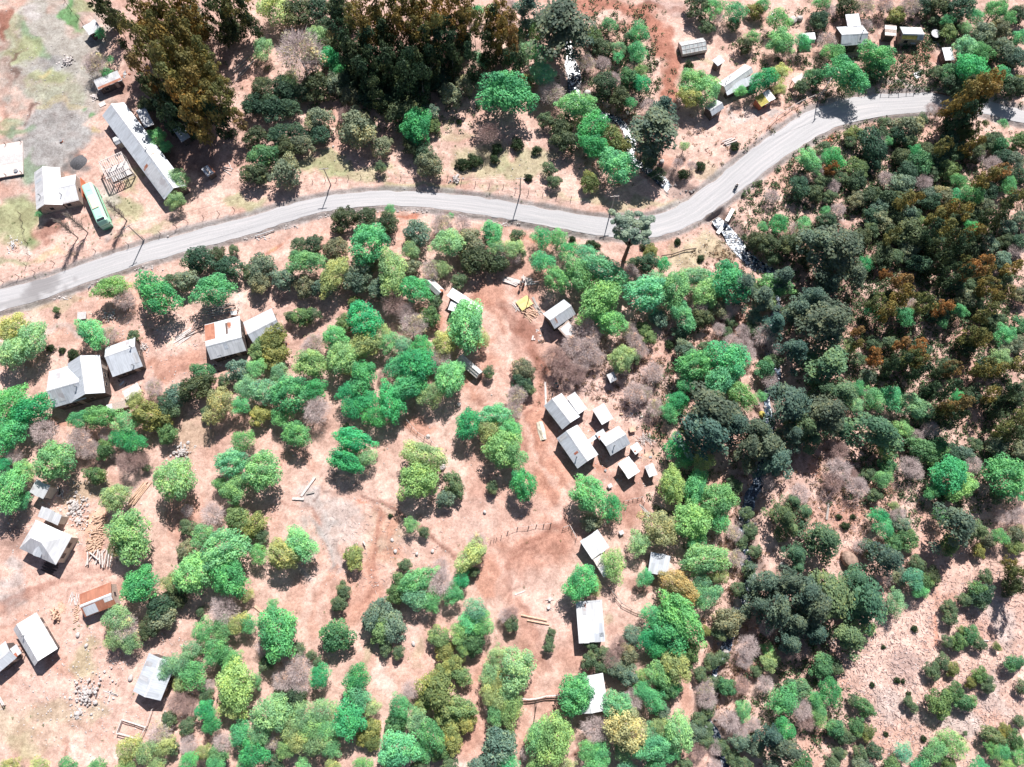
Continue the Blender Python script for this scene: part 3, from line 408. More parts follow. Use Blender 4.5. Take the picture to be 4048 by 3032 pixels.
for st, nv, nl in (('round', 6, 4200), ('bush', 6, 3200), ('conifer', 5, 6000), ('euca', 5, 2300), ('sparse', 3, 2400)):
    STY[st] = [crown(st + '_crown', 100 * len(st) + i + 3, st, nl) for i in range(nv)]
STY['big'] = [crown('large_crown', 900 + i, 'round', 9000) for i in range(5)]
def branchy(name, seed, levels, spread, r0, first):
    R = random.Random(seed); mb = MB(); ends = []
    def grow(p, d, ln, r, lv):
        q = p + d * ln
        if lv >= first[0] and lv <= first[1]: mb.tube(p, q, r, r * .62, 5 if lv < 2 else 3, False)
        if lv >= levels: return
        for _ in range(3 if lv else 6):
            e = Vector((R.gauss(0, 1), R.gauss(0, 1), R.gauss(0, .6))).normalized()
            nd = (d * (1 - spread) + e * spread + Vector((0, 0, .12))).normalized()
            grow(p + d * ln * R.uniform(.55, 1.0), nd, ln * R.uniform(.62, .82), r * .55, lv + 1)
    grow(Vector((0, 0, -1.0)), Vector((R.uniform(-.1, .1), R.uniform(-.1, .1), 1)).normalized(), .62, r0, 0)
    me = bpy.data.meshes.new(name); me.from_pydata(mb.v, [], mb.f); me.update(); return me
def twigball(name, seed, m, n=3400):
    g = np.random.default_rng(seed); d = g.normal(size=(n, 3)); d /= np.linalg.norm(d, axis=1)[:, None]; d[:, 2] = np.where(d[:, 2] < -.2, -d[:, 2], d[:, 2])
    lob = 1 + .16 * np.sin(5 * np.arctan2(d[:, 1], d[:, 0]) + g.uniform(0, 6)) * (1 - np.abs(d[:, 2])); r0 = g.uniform(.35, .85, n) * lob; c = d * r0[:, None]; u = d + g.normal(size=(n, 3)) * .45; u /= np.linalg.norm(u, axis=1)[:, None]
    w = np.cross(u, g.normal(size=(n, 3))); w /= np.linalg.norm(w, axis=1)[:, None]; l = g.uniform(.12, .30, (n, 1)); k = .008
    V = np.stack([c - w * k, c + u * l * .5 - w * k * .7, c + u * l, c + u * l * .5 + w * k * .7], 1).reshape(-1, 3)
    me = bpy.data.meshes.new(name); me.from_pydata(V.tolist(), [], (np.arange(n)[:, None] * 4 + [0, 1, 2, 3]).tolist()); me.update(); me.materials.append(m); return me
TWB = {'w': [twigball('twigs', 300 + i, M['twig']) for i in range(3)], 'W': [twigball('twigs', 310 + i, M['browntwig']) for i in range(3)]}
TRUNK = {}
for key, nv in (('low', 3), ('tall', 3)):
    TRUNK[key] = []
    for i in range(nv):
        R = random.Random(i + 50); mb = MB(); n = 5 if key == 'low' else 4; p = Vector((0, 0, -.06)); r = .085 if key == 'low' else .05; top = .62 if key == 'low' else .95
        for s in range(n):
            q = Vector((R.uniform(-.06, .06), R.uniform(-.06, .06), -.06 + (top + .06) * (s + 1) / n)); mb.tube(p, q, r, r * .82, 7, s == 0); r *= .82; p = q
            if s >= (1 if key == 'low' else 2):
                for _ in range(2):
                    a = R.uniform(0, 6.28); mb.tube(p, p + Vector((cos(a) * .5, sin(a) * .5, R.uniform(.12, .3))), r * .6, r * .2, 5, False)
        me = bpy.data.meshes.new('trunk'); me.from_pydata(mb.v, [], mb.f); me.update(); TRUNK[key].append(me)
BARE_T = [branchy('bare_trunk', 70 + i, 5, .52, .045, (0, 1)) for i in range(4)]
BARE_B = [branchy('bare_branches', 70 + i, 5, .52, .045, (2, 5)) for i in range(4)]
BARE_F = [branchy('fine_branches', 80 + i, 5, .60, .022, (1, 5)) for i in range(3)]
def tinted(me, m):
    me = me.copy(); me.materials.clear(); me.materials.append(m); return me
BT = {k: ([tinted(a, m) for a in BARE_T], [tinted(a, m) for a in BARE_B]) for k, m in (('w', M['twig']), ('W', M['browntwig']))}
BF = [tinted(a, M['palebark']) for a in BARE_F]
for k in TRUNK:
    for me in TRUNK[k]: me.materials.append(M['bark' if k == 'low' else 'palebark'])
# kind: style, colour, (height of crown centre = a*r + b), vertical squash, name, category, words
KIND = dict(
 g=('round', (.20, .56, .25), .80, 1.2, .85, 'broadleaf_tree', 'green leafy tree'), G=('round', (.105, .50, .21), .80, 1.2, .85, 'broadleaf_tree', 'vivid emerald tree'),
 m=('round', (.31, .60, .36), .80, 1.1, .85, 'broadleaf_tree', 'pale mint green tree'), l=('round', (.34, .60, .26), .80, 1.1, .85, 'broadleaf_tree', 'lime green tree'),
 y=('round', (.45, .60, .29), .80, 1.1, .85, 'yellow_leaf_tree', 'yellow green tree'), c=('round', (.56, .53, .28), .80, 1.1, .85, 'yellow_leaf_tree', 'ochre yellow tree'),
 o=('bush', (.24, .30, .12), .60, .5, .8, 'olive_bush', 'olive green bush'), k=('bush', (.31, .39, .16), .70, .5, .85, 'evergreen_tree', 'yellow flecked evergreen tree'),
 d=('bush', (.105, .165, .10), .65, .5, .9, 'evergreen_tree', 'dark evergreen tree'), f=('bush', (.16, .31, .14), .65, .5, .9, 'evergreen_tree', 'mid green evergreen tree'),
 q=('bush', (.25, .31, .22), .65, .5, .9, 'evergreen_tree', 'grey green evergreen tree'), t=('conifer', (.125, .195, .155), 1.15, 2.5, 1.0, 'conifer_tree', 'dark teal conifer'),
 u=('conifer', (.15, .26, .15), .95, 1.2, .9, 'conifer_tree', 'mossy green conifer'), e=('euca', (.29, .23, .085), 0, 10.0, 1.9, 'eucalyptus_tree', 'olive gold eucalyptus'),
 r=('euca', (.36, .21, .085), 0, 8.5, 1.8, 'eucalyptus_tree', 'rusty orange eucalyptus'), E=('euca', (.07, .11, .06), 0, 6.5, 2.0, 'eucalyptus_tree', 'dark shaded eucalyptus'),  # dark kind: shade of the lower crowns put into its leaf colour
 j=('euca', (.26, .24, .09), 0, 5.2, 1.5, 'eucalyptus_tree', 'slim olive eucalyptus'), R=('euca', (.35, .20, .085), 0, 5.0, 1.4, 'eucalyptus_tree', 'slim rusty eucalyptus'),
 w=('bare', None, 1.0, .1, .95, 'bare_tree', 'bare grey tree'), W=('bare', None, 1.0, .1, .95, 'bare_tree', 'bare brown tree'),
 v=('haze', (.60, .56, .36), .95, .1, .9, 'budding_tree', 'pale tan twiggy tree'), p=('haze', (.74, .56, .50), .9, .2, .9, 'budding_tree', 'pinkish brown tree'),
 s=('shrub', (.055, .095, .045), .6, 0, .8, 'shrub', 'small dark shrub'))
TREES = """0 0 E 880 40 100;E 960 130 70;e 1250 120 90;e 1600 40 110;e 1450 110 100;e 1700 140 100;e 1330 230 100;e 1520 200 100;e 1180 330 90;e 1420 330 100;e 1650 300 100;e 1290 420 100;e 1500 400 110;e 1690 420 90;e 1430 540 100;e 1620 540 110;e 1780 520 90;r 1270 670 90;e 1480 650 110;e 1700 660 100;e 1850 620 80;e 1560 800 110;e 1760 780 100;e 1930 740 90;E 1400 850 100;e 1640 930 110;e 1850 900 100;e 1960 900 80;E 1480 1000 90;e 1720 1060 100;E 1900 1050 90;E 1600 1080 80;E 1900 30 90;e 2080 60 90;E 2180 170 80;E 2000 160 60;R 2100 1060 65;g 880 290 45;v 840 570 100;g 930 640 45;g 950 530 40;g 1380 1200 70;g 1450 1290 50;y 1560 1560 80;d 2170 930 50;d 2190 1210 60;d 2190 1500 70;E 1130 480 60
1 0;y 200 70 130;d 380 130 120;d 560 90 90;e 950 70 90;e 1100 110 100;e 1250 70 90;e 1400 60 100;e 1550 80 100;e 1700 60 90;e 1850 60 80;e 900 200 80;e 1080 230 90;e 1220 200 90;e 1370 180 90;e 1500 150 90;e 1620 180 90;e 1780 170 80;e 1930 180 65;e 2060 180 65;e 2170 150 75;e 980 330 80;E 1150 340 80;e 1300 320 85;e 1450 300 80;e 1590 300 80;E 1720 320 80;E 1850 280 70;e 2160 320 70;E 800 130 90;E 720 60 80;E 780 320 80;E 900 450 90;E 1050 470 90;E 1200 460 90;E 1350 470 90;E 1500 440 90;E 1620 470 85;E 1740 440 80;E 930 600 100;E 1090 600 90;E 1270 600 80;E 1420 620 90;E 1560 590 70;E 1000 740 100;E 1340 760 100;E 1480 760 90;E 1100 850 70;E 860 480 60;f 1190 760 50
1 0;G 1960 100 50;m 2080 110 60;v 420 480 200;y 560 320 90;y 90 430 80;G 670 510 90;G 760 610 80;c 690 350 70;y 330 720 80;d 100 790 95;d 290 790 105;d 440 810 80;d 560 750 115;q 740 730 95;q 850 850 80;d 180 950 105;d 320 940 80;d 30 930 75;q 570 1060 105;d 400 1170 85;d 230 1190 85;d 590 1180 75;q 430 1260 80;d 300 1290 90;f 110 1370 105;d 60 1180 70;q 300 1500 115;d 60 1540 85;q 930 1150 155;q 1130 1290 80;f 1120 1470 50;W 820 1010 75;G 1430 1110 135;d 1330 950 95;q 1540 990 75;d 1400 1260 90;q 1550 1440 105;d 1480 1340 85;o 1580 1110 55;q 1730 830 95;q 1860 740 75;m 1990 530 75;s 1830 1430 60;s 1930 1400 60;s 2130 1300 45;g 2110 800 110;g 2200 790 80;s 1800 1060 25;W 2060 1170 95;s 2110 1390 40;d 1380 1060 70;d 1290 1080 50
2 0;w 40 60 60;t 200 90 120;t 480 160 230;t 560 330 150;l 265 290 70;g 110 300 55;r 50 250 80;r 60 400 70;E 60 560 80;m 200 450 85;g 310 480 75;m 320 650 105;o 180 720 60;g 50 740 65;g 90 900 120;v 400 830 100;w 340 790 60;l 560 920 100;l 680 940 90;d 350 1050 65;d 480 1120 95;G 730 1130 105;G 760 1280 110;d 520 1240 100;y 640 1010 70;g 1020 1440 95;m 900 1420 75;g 1000 1530 85;o 730 1590 80;d 380 1480 60;f 420 1590 55;s 270 1310 40;s 100 1260 55;s 200 1550 35;o 770 330 70;g 905 220 55;g 1160 290 85;g 1145 460 75;m 985 420 55;g 980 500 45;d 1070 340 45;d 840 420 70;v 700 560 80;w 850 560 65;w 940 700 65;f 1070 690 85;G 1180 730 70;l 1180 620 55;d 860 740 90;g 1080 900 50;d 1000 850 85;t 1370 960 105;t 1250 1050 115;t 1370 1110 115;t 1200 1200 95;t 1330 1210 115;t 1250 1350 80;o 900 1200 100;o 1010 1280 75;g 820 1050 50
2 0;l 1620 730 110;l 1750 800 110;y 1600 850 90;g 1810 80 85;g 2000 110 85;f 1990 220 55;d 1700 30 90;d 1750 240 60;w 1830 160 60;g 2150 330 55;o 2170 100 70;d 2080 400 70;g 2050 800 45;G 2190 750 60;y 1560 1280 40;w 1250 930 65;w 1500 1430 50;w 1620 1450 45;s 1550 1520 45;s 1600 570 40;s 2000 1280 40;s 1700 1450 40;d 1650 90 70
3 0;g 30 50 55;g 170 180 85;l 190 370 100;v 230 450 70;G 55 690 85;y 180 640 75;y 180 780 50;g 380 370 70;g 540 20 70;w 600 100 60;d 520 190 75;p 590 370 80;g 650 470 80;g 720 640 120;g 820 690 115;y 780 770 80;g 960 470 85;g 1060 520 95;f 1020 620 85;f 480 680 80;d 370 760 60;d 760 60 80;v 920 60 85;p 1090 50 75;w 930 230 55;o 1200 140 70;v 1310 60 85;d 1420 60 75;d 1560 60 90;d 1700 100 95;g 1640 180 50;d 1530 180 45;g 1880 150 65;g 2070 90 90;g 2180 170 60;d 1800 50 75;q 1950 300 90;q 2080 260 80;o 1650 280 70;y 1800 250 55;m 1810 420 90;g 1920 460 85;G 1830 590 110;G 1870 670 95;g 2110 680 80;d 2010 440 80;q 2130 460 90;f 1660 640 70;d 1560 640 55;d 1700 740 90;E 1820 850 90;e 1980 770 85;e 1850 830 90;e 1740 900 90;e 1900 900 90;E 1750 1040 85;E 1860 1000 75;d 2180 730 70;d 2160 810 70
3 0;q 1260 1110 90;d 1090 1080 55;d 1180 1190 75;q 1340 1140 75;d 1300 1230 65;o 820 1180 70;d 800 1240 50;d 960 1220 75;w 1030 1250 70;g 1110 1240 45;d 1000 1350 100;d 1420 1050 50;G 1370 1330 60;f 1400 1430 95;d 1300 1500 80;G 640 1390 85;g 420 1380 75;m 470 1460 55;w 550 1400 45;R 620 1470 55;d 560 1300 60;o 850 1480 85;d 850 1590 75;w 520 1520 60;d 710 1560 55;d 350 1620 75;w 640 1630 60;j 1600 1280 70;d 1560 1400 75;o 1650 1480 80;d 1720 1330 80;j 1850 1280 85;f 1990 1240 65;f 2090 1270 75;w 1900 1350 60;j 1900 1130 60;o 1800 1180 60;d 1780 1090 55;w 2030 1440 70;d 2130 1380 70;g 2130 1080 40;j 1960 1580 95;g 1750 1590 60;R 2100 1500 70;q 1250 1620 100;w 1430 1600 75;g 2170 1620 65;d 1500 1520 60;w 1100 1560 60;w 1490 960 50;W 1570 980 45
0 1;d 1740 620 115;d 1900 600 80;d 1980 660 85;q 1630 800 90;d 1500 800 60;d 2040 710 70;f 2040 530 42;d 2180 720 60;G 1380 900 110;g 1270 850 90;G 1430 1000 90;g 1010 850 95;l 920 880 80;p 1090 960 85;g 1880 830 90;l 1920 900 100;G 1790 910 85;y 120 1220 120;y 300 1250 110;y 110 1400 120;y 280 1390 95;y 150 1480 80;G 760 1210 70;l 840 1280 95;v 960 1270 75;s 440 1380 35;s 540 1400 28;s 640 1440 50;f 1170 1280 50;y 1540 100 70;f 1760 1600 80;q 2100 1580 95;g 340 210 28;o 490 1050 28
1 1;q 80 680 100;q 60 820 90;q 270 790 95;d 400 480 60;d 530 480 70;d 800 260 100;d 990 260 85;d 1180 290 80;q 730 520 90;G 1000 440 120;g 930 520 100;l 1090 510 90;g 420 640 95;m 540 620 80;y 730 700 105;y 680 820 90;q 620 850 85;q 460 850 90;q 910 780 110;q 1040 660 70;m 1200 630 90;m 1180 740 80;l 1250 800 100;G 1440 880 100;g 1340 850 80;q 1090 870 80;q 1440 380 100;y 1380 540 75;y 1700 470 125;v 1650 300 90;w 1830 300 70;q 1900 470 115;g 2090 380 95;y 2130 500 75;p 2150 560 75;d 1950 620 115;d 2140 640 80;q 1380 680 70;v 1560 700 90;y 1650 690 70;q 1800 800 65;m 1200 180 45;g 1730 230 28;f 440 1110 80;f 330 1110 50;d 530 1090 55;G 970 1080 110;G 1030 1170 100;G 920 1170 80;o 800 1160 65;o 880 980 50;W 1230 1000 105;w 1330 1060 80;v 1400 1190 110;f 1550 1120 80;q 1590 980 60;g 1800 1080 80;l 1880 1100 95;g 1780 1170 70;l 1920 1210 100;l 1880 1310 80;y 1980 1310 75
1 1;y 1680 1340 100;v 1640 1470 90;p 1600 1540 60;g 720 1290 100;v 540 1340 80;w 480 1380 60;y 1100 1280 90;l 1190 1330 85;y 1020 1330 75;y 930 1370 100;l 860 1430 80;m 780 1450 105;g 740 1540 75;m 1310 1370 80;G 1480 1380 90;G 1400 1470 95;g 1300 1520 75;G 1490 1550 75;g 1240 1570 80;G 960 1600 95;l 540 1530 105;m 440 1500 60;l 1740 1590 110;G 1430 1610 75;W 1140 1620 50;k 180 1320 105;k 60 1390 85;k 200 1450 95;l 30 1560 75;m 230 1610 75;f 2060 1600 50;y 870 1560 75
2 1;d 90 410 60;y 60 520 75;p 70 590 60;d 130 560 45;G 320 430 85;g 460 430 80;G 550 540 80;m 690 560 80;g 740 590 70;g 320 640 90;g 410 760 85;g 480 820 85;l 430 720 60;l 590 670 80;l 640 800 95;m 770 680 95;m 890 680 75;g 700 740 60;g 930 780 90;l 870 800 60;l 830 890 90;g 930 920 80;y 880 880 60;m 1130 890 95;g 1240 950 90;g 1110 990 70;g 750 940 75;m 1320 800 80;g 720 1040 80;g 830 1110 85;g 930 1170 95;G 1370 660 65;d 1230 650 85;o 1260 540 55;d 1110 640 50;w 1080 720 70;w 1120 780 55;p 1410 840 60;m 1480 780 85;m 1590 780 70;m 1680 760 80;m 1340 900 75;g 1500 900 85;g 1420 960 60;l 1730 900 90;l 1760 970 60;g 1890 800 95;G 2010 760 85;g 1950 890 85;g 2040 860 60;w 1700 1010 75;g 1520 1070 85;m 1590 1160 60;q 1330 1120 70;W 1480 1190 60;d 1540 1250 70;d 1700 1120 85;q 1850 1040 75;w 1980 1010 80;w 1930 1090 60;d 1960 1150 50;w 1860 1220 55;o 1200 1220 55;o 1250 1290 55;s 740 470 40;s 790 490 35;s 580 430 28;m 1790 840 55
2 1;p 680 1190 100;p 760 1270 80;p 580 1370 95;W 420 1460 100;p 700 1390 100;W 500 1560 105;p 780 1460 80;p 650 1520 80;W 620 1610 80;v 1070 1230 75;p 1120 1320 70;y 1010 1480 100;p 1180 1410 60;f 1130 1470 50;q 150 1570 80;q 1560 1400 80;d 1730 1380 55;G 1570 1540 100;g 1660 1560 80;G 1900 1430 90;m 1830 1460 70;G 1980 1540 95;l 1740 1500 65;y 1770 1570 70;g 1880 1600 85;w 2070 1240 65;w 1970 1340 75;w 2090 1350 65;q 2160 1120 70;q 2150 1220 60;d 2170 880 60;d 2180 450 80;w 2110 1440 75;p 1290 1600 80;s 1430 1350 40;q 1930 1240 45;s 1200 500 30;s 1500 450 30;s 1700 600 30
3 1;t 500 450 120;t 640 420 120;t 760 480 120;t 560 570 130;t 700 590 120;t 830 560 80;t 460 500 90;t 830 760 105;t 620 820 85;t 470 950 110;t 540 1100 130;t 660 1120 120;t 740 1200 100;t 600 1240 110;t 440 1150 90;d 270 1070 65;t 310 1420 115;u 590 1470 130;u 690 1530 100;u 500 1560 90;l 100 830 90;l 200 860 80;y 80 920 70;q 60 1000 70;G 170 300 75;m 30 330 45;l 390 310 65;v 320 350 60;g 580 190 45;d 560 260 55;w 690 180 60;d 620 270 60;G 930 650 55;d 100 480 80;d 250 480 85;w 50 1270 95;w 130 1370 70;f 50 1560 80;w 110 60 60;d 350 30 60;d 480 30 70;d 620 60 55;q 120 600 60
3 1;q 850 90 70;d 960 60 80;d 1100 80 80;q 1050 150 70;j 1240 120 85;j 1340 90 70;q 1470 50 70;q 1600 60 80;g 1720 60 60;g 1850 50 85;q 1050 260 70;d 1180 240 70;q 1300 230 80;q 980 350 60;q 1100 320 60;d 1250 330 70;o 1400 290 70;j 1530 240 70;j 1660 180 85;j 1790 200 70;q 1950 150 75;E 2080 200 80;G 1850 330 55;j 1150 410 75;q 1250 440 75;d 1350 390 80;E 1480 390 75;j 1620 340 80;j 1840 390 90;E 2000 330 75;q 2150 330 75;d 1080 560 85;q 1180 590 65;q 1310 540 75;d 1450 470 75;E 1600 470 75;E 1750 480 75;q 2000 470 75;d 2150 450 70;d 1440 680 60;R 1100 740 42;R 1250 800 75;j 1260 920 90;E 1550 640 75;d 1650 620 65;j 1790 640 55;r 1900 690 90;j 1980 720 65;E 1700 760 80;j 1990 850 80;d 1850 840 65;q 2120 620 70;d 2150 780 65;j 1010 980 75;g 980 1080 60;j 1120 1070 80;g 1270 1110 75;v 1330 1000 50;j 1450 1000 90;R 1590 1050 80;G 1600 1160 45;q 1800 950 80;g 1750 1060 55;d 1900 1000 65;j 2130 920 75;j 1980 1080 85;d 2090 1140 65;R 860 1240 55;j 870 1340 45;y 790 1380 55;q 1140 1340 65;d 1000 1350 60;R 1240 1350 65;R 1390 1370 70;j 1310 1470 85;j 1400 1510 70;R 1010 1470 75;d 860 1490 65;E 1200 1500 70;j 1840 1290 90;j 1940 1310 75;g 2140 1270 80;q 2070 1210 60;q 2130 1380 70;y 2100 1480 85;j 1950 1560 85;j 2050 1570 80;R 1680 1560 75;E 1590 1590 55;q 1100 1590 50;q 950 1630 70;E 1390 1600 70
0 2;G 100 190 120;G 220 290 110;G 340 240 100;g 60 310 100;G 80 420 85;g 60 560 80;g 140 510 60;g 700 350 75;g 850 330 90;g 950 320 75;l 1100 380 100;G 1080 510 90;G 1190 560 85;w 390 450 105;p 700 520 95;p 800 610 85;p 680 600 80;p 930 480 60;f 1470 480 78;w 1330 400 65;f 920 610 70;l 480 670 110;l 560 760 85;l 380 720 85;l 220 800 85;w 130 670 75;G 40 730 60;g 60 850 80;g 120 940 100;g 60 1060 85;g 200 1060 65;W 1130 720 100;W 1240 700 75;w 980 640 40;f 830 830 70;f 890 860 40;f 1280 770 35;l 1480 800 110;m 1590 860 100;l 1540 960 95;y 1010 1030 115;l 1060 1320 110;l 1190 1330 110;y 1060 1460 95;l 1210 1460 100;y 1190 190 75;k 1300 290 105;k 1400 340 70;d 1480 250 95;q 1540 140 90;d 1670 90 95;d 1780 40 70;c 1920 200 105;y 1890 310 70;g 2100 230 80;d 1810 290 50;d 1960 20 50;m 2150 70 85;g 2120 540 85;m 1980 740 100;g 2080 720 85;l 2060 950 110;g 1920 910 55;w 1860 1180 95;w 1640 1140 50;k 2080 1210 95;d 1640 1290 65;l 1770 1370 95;q 1620 1500 75;m 1900 1470 95;m 2020 1490 90;g 1690 1600 95;g 1860 1570 85;G 2100 1470 90;g 2010 1610 90;g 2190 800 60;k 2190 1320 60;v 1350 70 75
1 2;m 90 110 105;g 270 110 100;g 400 90 90;G 530 90 95;g 280 220 90;g 240 320 80;k 70 310 80;w 560 270 110;g 380 480 108;m 130 740 95;g 170 860 85;g 50 800 75;G 840 130 90;G 890 240 95;G 1020 200 90;G 1180 130 85;G 1220 240 100;G 1080 320 90;g 960 50 80;y 1550 130 95;g 1390 60 110;G 1300 100 70;g 1700 60 100;G 830 520 95;G 950 540 80;G 760 690 85;G 860 740 90;y 1000 680 75;f 820 420 35;G 1900 330 80;G 1870 440 95;m 2030 330 70;y 2060 450 100;l 2130 560 90;g 2140 300 85;g 2170 670 70;y 1440 660 110;y 1560 690 95;l 1400 840 100;l 1510 880 110;g 1380 940 70;f 1750 880 75;q 1680 1040 75;q 1780 960 60;q 2090 950 50;l 1380 1270 55;f 1490 1330 45;s 1200 1190 18;l 390 1390 100;l 460 1480 90;y 230 1500 110;y 330 1560 85;k 50 1250 75;k 70 1360 60;g 50 1530 75;y 1930 1500 90;v 1960 1430 85;y 1860 1600 75;k 890 1520 75;k 870 1600 50;f 1330 1620 50;w 1640 1630 70
2 2;f 200 90 55;d 130 30 70;g 20 430 90;l 50 580 85;l 90 690 85;G 130 860 80;G 170 960 95;v 90 140 85;v 60 280 75;g 60 500 60;g 730 940 95;g 700 1060 85;g 780 1080 75;G 930 1080 80;G 920 1160 70;q 750 1250 75;G 1490 190 80;g 1430 290 70;g 1570 30 75;m 1900 40 80;l 2010 90 95;g 2070 180 85;g 1830 60 65;p 1130 120 90;v 1300 250 75;v 1220 110 60;t 1700 230 120;t 1830 220 130;t 1930 290 120;t 1680 360 110;t 1820 380 130;t 1960 420 120;t 1760 520 120;t 1880 520 110;t 2030 380 90;G 1490 590 90;g 1560 700 70;y 1720 720 85;l 1450 870 100;l 1440 970 90;y 1520 950 80;g 1660 900 90;g 1630 1010 70;l 1840 990 95;g 1900 1080 85;g 1790 1080 75;l 1600 1180 100;g 1680 1260 95;g 1540 1260 80;c 1290 1260 90;c 1400 1290 95;c 1340 1350 85;y 1160 1430 90;g 1650 1400 80;g 1860 1220 90;v 1990 1340 65;l 1740 1540 95;g 1640 1590 80;m 1830 1600 80;l 940 1580 85;t 2130 560 100;t 2090 650 85;q 1990 930 65;v 2010 1560 75
3 2;t 90 560 110;t 60 650 100;t 150 640 85;t 30 480 90;t 250 150 110;t 330 230 100;t 190 230 90;u 330 370 105;u 410 450 110;u 460 540 75;t 260 340 80;u 560 100 100;u 680 110 100;u 780 140 80;t 590 230 110;t 660 330 110;t 540 330 100;u 700 420 85;u 930 400 110;u 1040 430 110;u 1120 500 90;u 900 470 80;u 1040 540 75;g 20 150 45;g 860 80 60;m 850 220 60;l 1000 170 90;v 930 140 55;g 1150 160 90;m 1310 220 90;m 1400 260 85;q 1420 340 65;l 1250 430 70;w 1490 440 75;w 1370 500 68;r 1700 230 85;j 1630 270 60;G 1720 150 55;d 1550 290 55;E 1680 350 75;j 2020 130 75;E 2150 130 70;j 2130 450 75;E 1600 80 75;f 1390 600 85;f 1480 650 75;f 1560 580 80;d 1660 640 75;q 1880 570 60;q 2070 580 80;q 1790 650 70;w 1310 760 95;w 1370 820 60;G 1620 780 95;G 1700 850 85;g 1620 890 80;l 1800 920 85;g 1730 990 85;g 1500 980 65;w 1860 740 75;g 2050 770 90;g 2120 850 85;G 2070 940 75;w 1950 960 50;l 1110 640 65;f 1120 760 75;l 1080 870 70;f 1010 1010 55;d 950 820 60;w 700 790 95;W 640 890 85;w 860 940 90;W 800 830 60;w 350 1000 88;W 700 620 75;w 80 900 55;u 190 1150 80;u 300 1070 65;u 220 1240 95;u 280 1310 60;u 400 1160 65;u 540 1350 100;u 600 1440 85;u 500 1460 60;u 320 1520 75;G 1040 1190 70;g 1090 1290 75;q 1230 1260 70;w 1210 1180 70;f 1290 1400 85;f 1180 1430 75;t 1660 1250 100;t 1780 1260 110;u 1880 1320 100;t 1740 1360 95;l 1590 1190 70;f 1650 1440 75;g 2100 1380 65;d 2080 1010 65;t 1080 1540 95;t 1170 1600 80;f 970 1480 65;q 1370 1600 65;w 870 1460 55;s 760 1280 38;s 700 1200 25;s 820 1200 25;w 2130 1200 65;y 1180 1110 40;j 2180 1590 50;u 340 1640 55;q 1990 1400 70;o 1920 1500 55
0 3;G 1160 130 95;G 1270 110 85;g 1200 220 85;y 1520 110 90;l 1660 70 100;g 1760 110 80;G 1960 60 95;G 2050 130 80;y 1030 430 105;v 1100 520 110;y 1010 600 85;y 1140 640 75;d 1380 320 85;q 1440 420 95;d 1300 520 80;d 1560 240 80;d 1480 300 60;w 1960 350 125;f 1750 370 35;g 1780 540 85;l 1950 520 90;y 2080 470 80;g 2170 480 70;y 2150 230 50;g 1880 720 100;f 1960 760 80;m 1680 710 90;m 1580 830 90;g 1660 900 90;g 1740 940 70;g 2030 800 85;m 1460 860 80;l 2090 930 105;l 2000 1020 90;l 2100 1110 100;y 2030 1200 90;y 1580 1000 60;W 1560 1160 90;W 1660 1190 70;w 1830 1010 50;d 1800 1110 60;G 1800 1240 80;G 1850 1340 75;d 1480 1310 65;d 1640 1370 65;v 1400 1440 95;y 1440 1540 80;y 1290 1590 90;y 1130 1570 95;d 1510 1560 55;w 1650 1530 75;w 1950 1510 75;g 2110 1430 90;y 1780 1590 60;f 1900 1630 80;G 2170 1600 75;g 1660 1650 50
1 3;g 190 450 90;G 250 560 105;g 150 590 80;g 330 600 90;f 320 480 60;g 175 300 42;p 110 670 80;p 270 700 75;f 130 810 65;p 400 870 105;p 280 960 95;p 420 1000 80;p 330 800 65;d 400 700 60;d 510 750 42;d 570 820 45;G 590 930 80;l 20 980 60;d 370 1130 90;d 240 1110 70;m 110 1210 100;g 230 1200 80;m 180 1330 85;m 50 1370 85;l 80 1460 70;y 610 1240 100;y 440 1290 100;l 520 1380 100;y 340 1380 95;l 650 1400 90;y 560 1510 100;y 410 1500 95;l 300 1570 80;l 690 1550 80;v 190 1480 80;G 60 1610 85;G 940 930 95;G 870 960 60;g 910 1040 90;m 930 1130 90;G 830 1230 85;G 880 1330 100;g 790 1340 70;y 1040 1210 60;k 1050 1380 70;o 980 1460 65;o 1040 1500 60;k 790 190 58;k 750 300 62;k 785 120 25;f 720 520 65;f 770 610 85;f 700 620 70;q 1100 350 75;q 1040 440 90;q 1200 440 90;k 1130 520 95;q 1240 530 80;q 1160 690 55;q 1270 730 50;f 1300 110 75;f 1260 210 75;l 1400 120 100;m 1420 240 100;g 1500 60 80;g 1560 280 85;w 1640 110 115;g 1750 220 80;G 1820 80 65;f 1920 20 45;m 1950 370 95;g 2010 480 85;g 1880 480 85;l 1800 560 85;f 1920 620 95;l 1840 690 60
1 3;k 1640 610 75;k 1680 720 70;k 1590 570 42;k 1740 820 75;k 1660 900 85;k 1820 930 75;k 1560 970 60;k 1630 1040 85;k 1490 1170 75;k 1620 1140 75;k 1770 1190 85;k 1870 1230 65;k 1680 1280 80;k 1850 1340 75;k 1730 1390 80;k 1740 1510 75;k 1560 1150 55;w 1380 1040 80;g 1290 1200 95;f 1260 1320 85;m 1440 1330 90;g 1520 1400 90;g 1580 1480 85;m 1290 1500 90;G 1200 1590 80;g 1350 1600 80;g 1480 1580 80;f 1640 1590 70;y 2130 750 80;y 2070 920 85;y 2150 990 85;y 2080 1080 85;y 2170 1160 85;l 2120 1260 75;q 2120 1380 70;q 2150 1500 90;q 2080 1560 70;w 2200 400 60
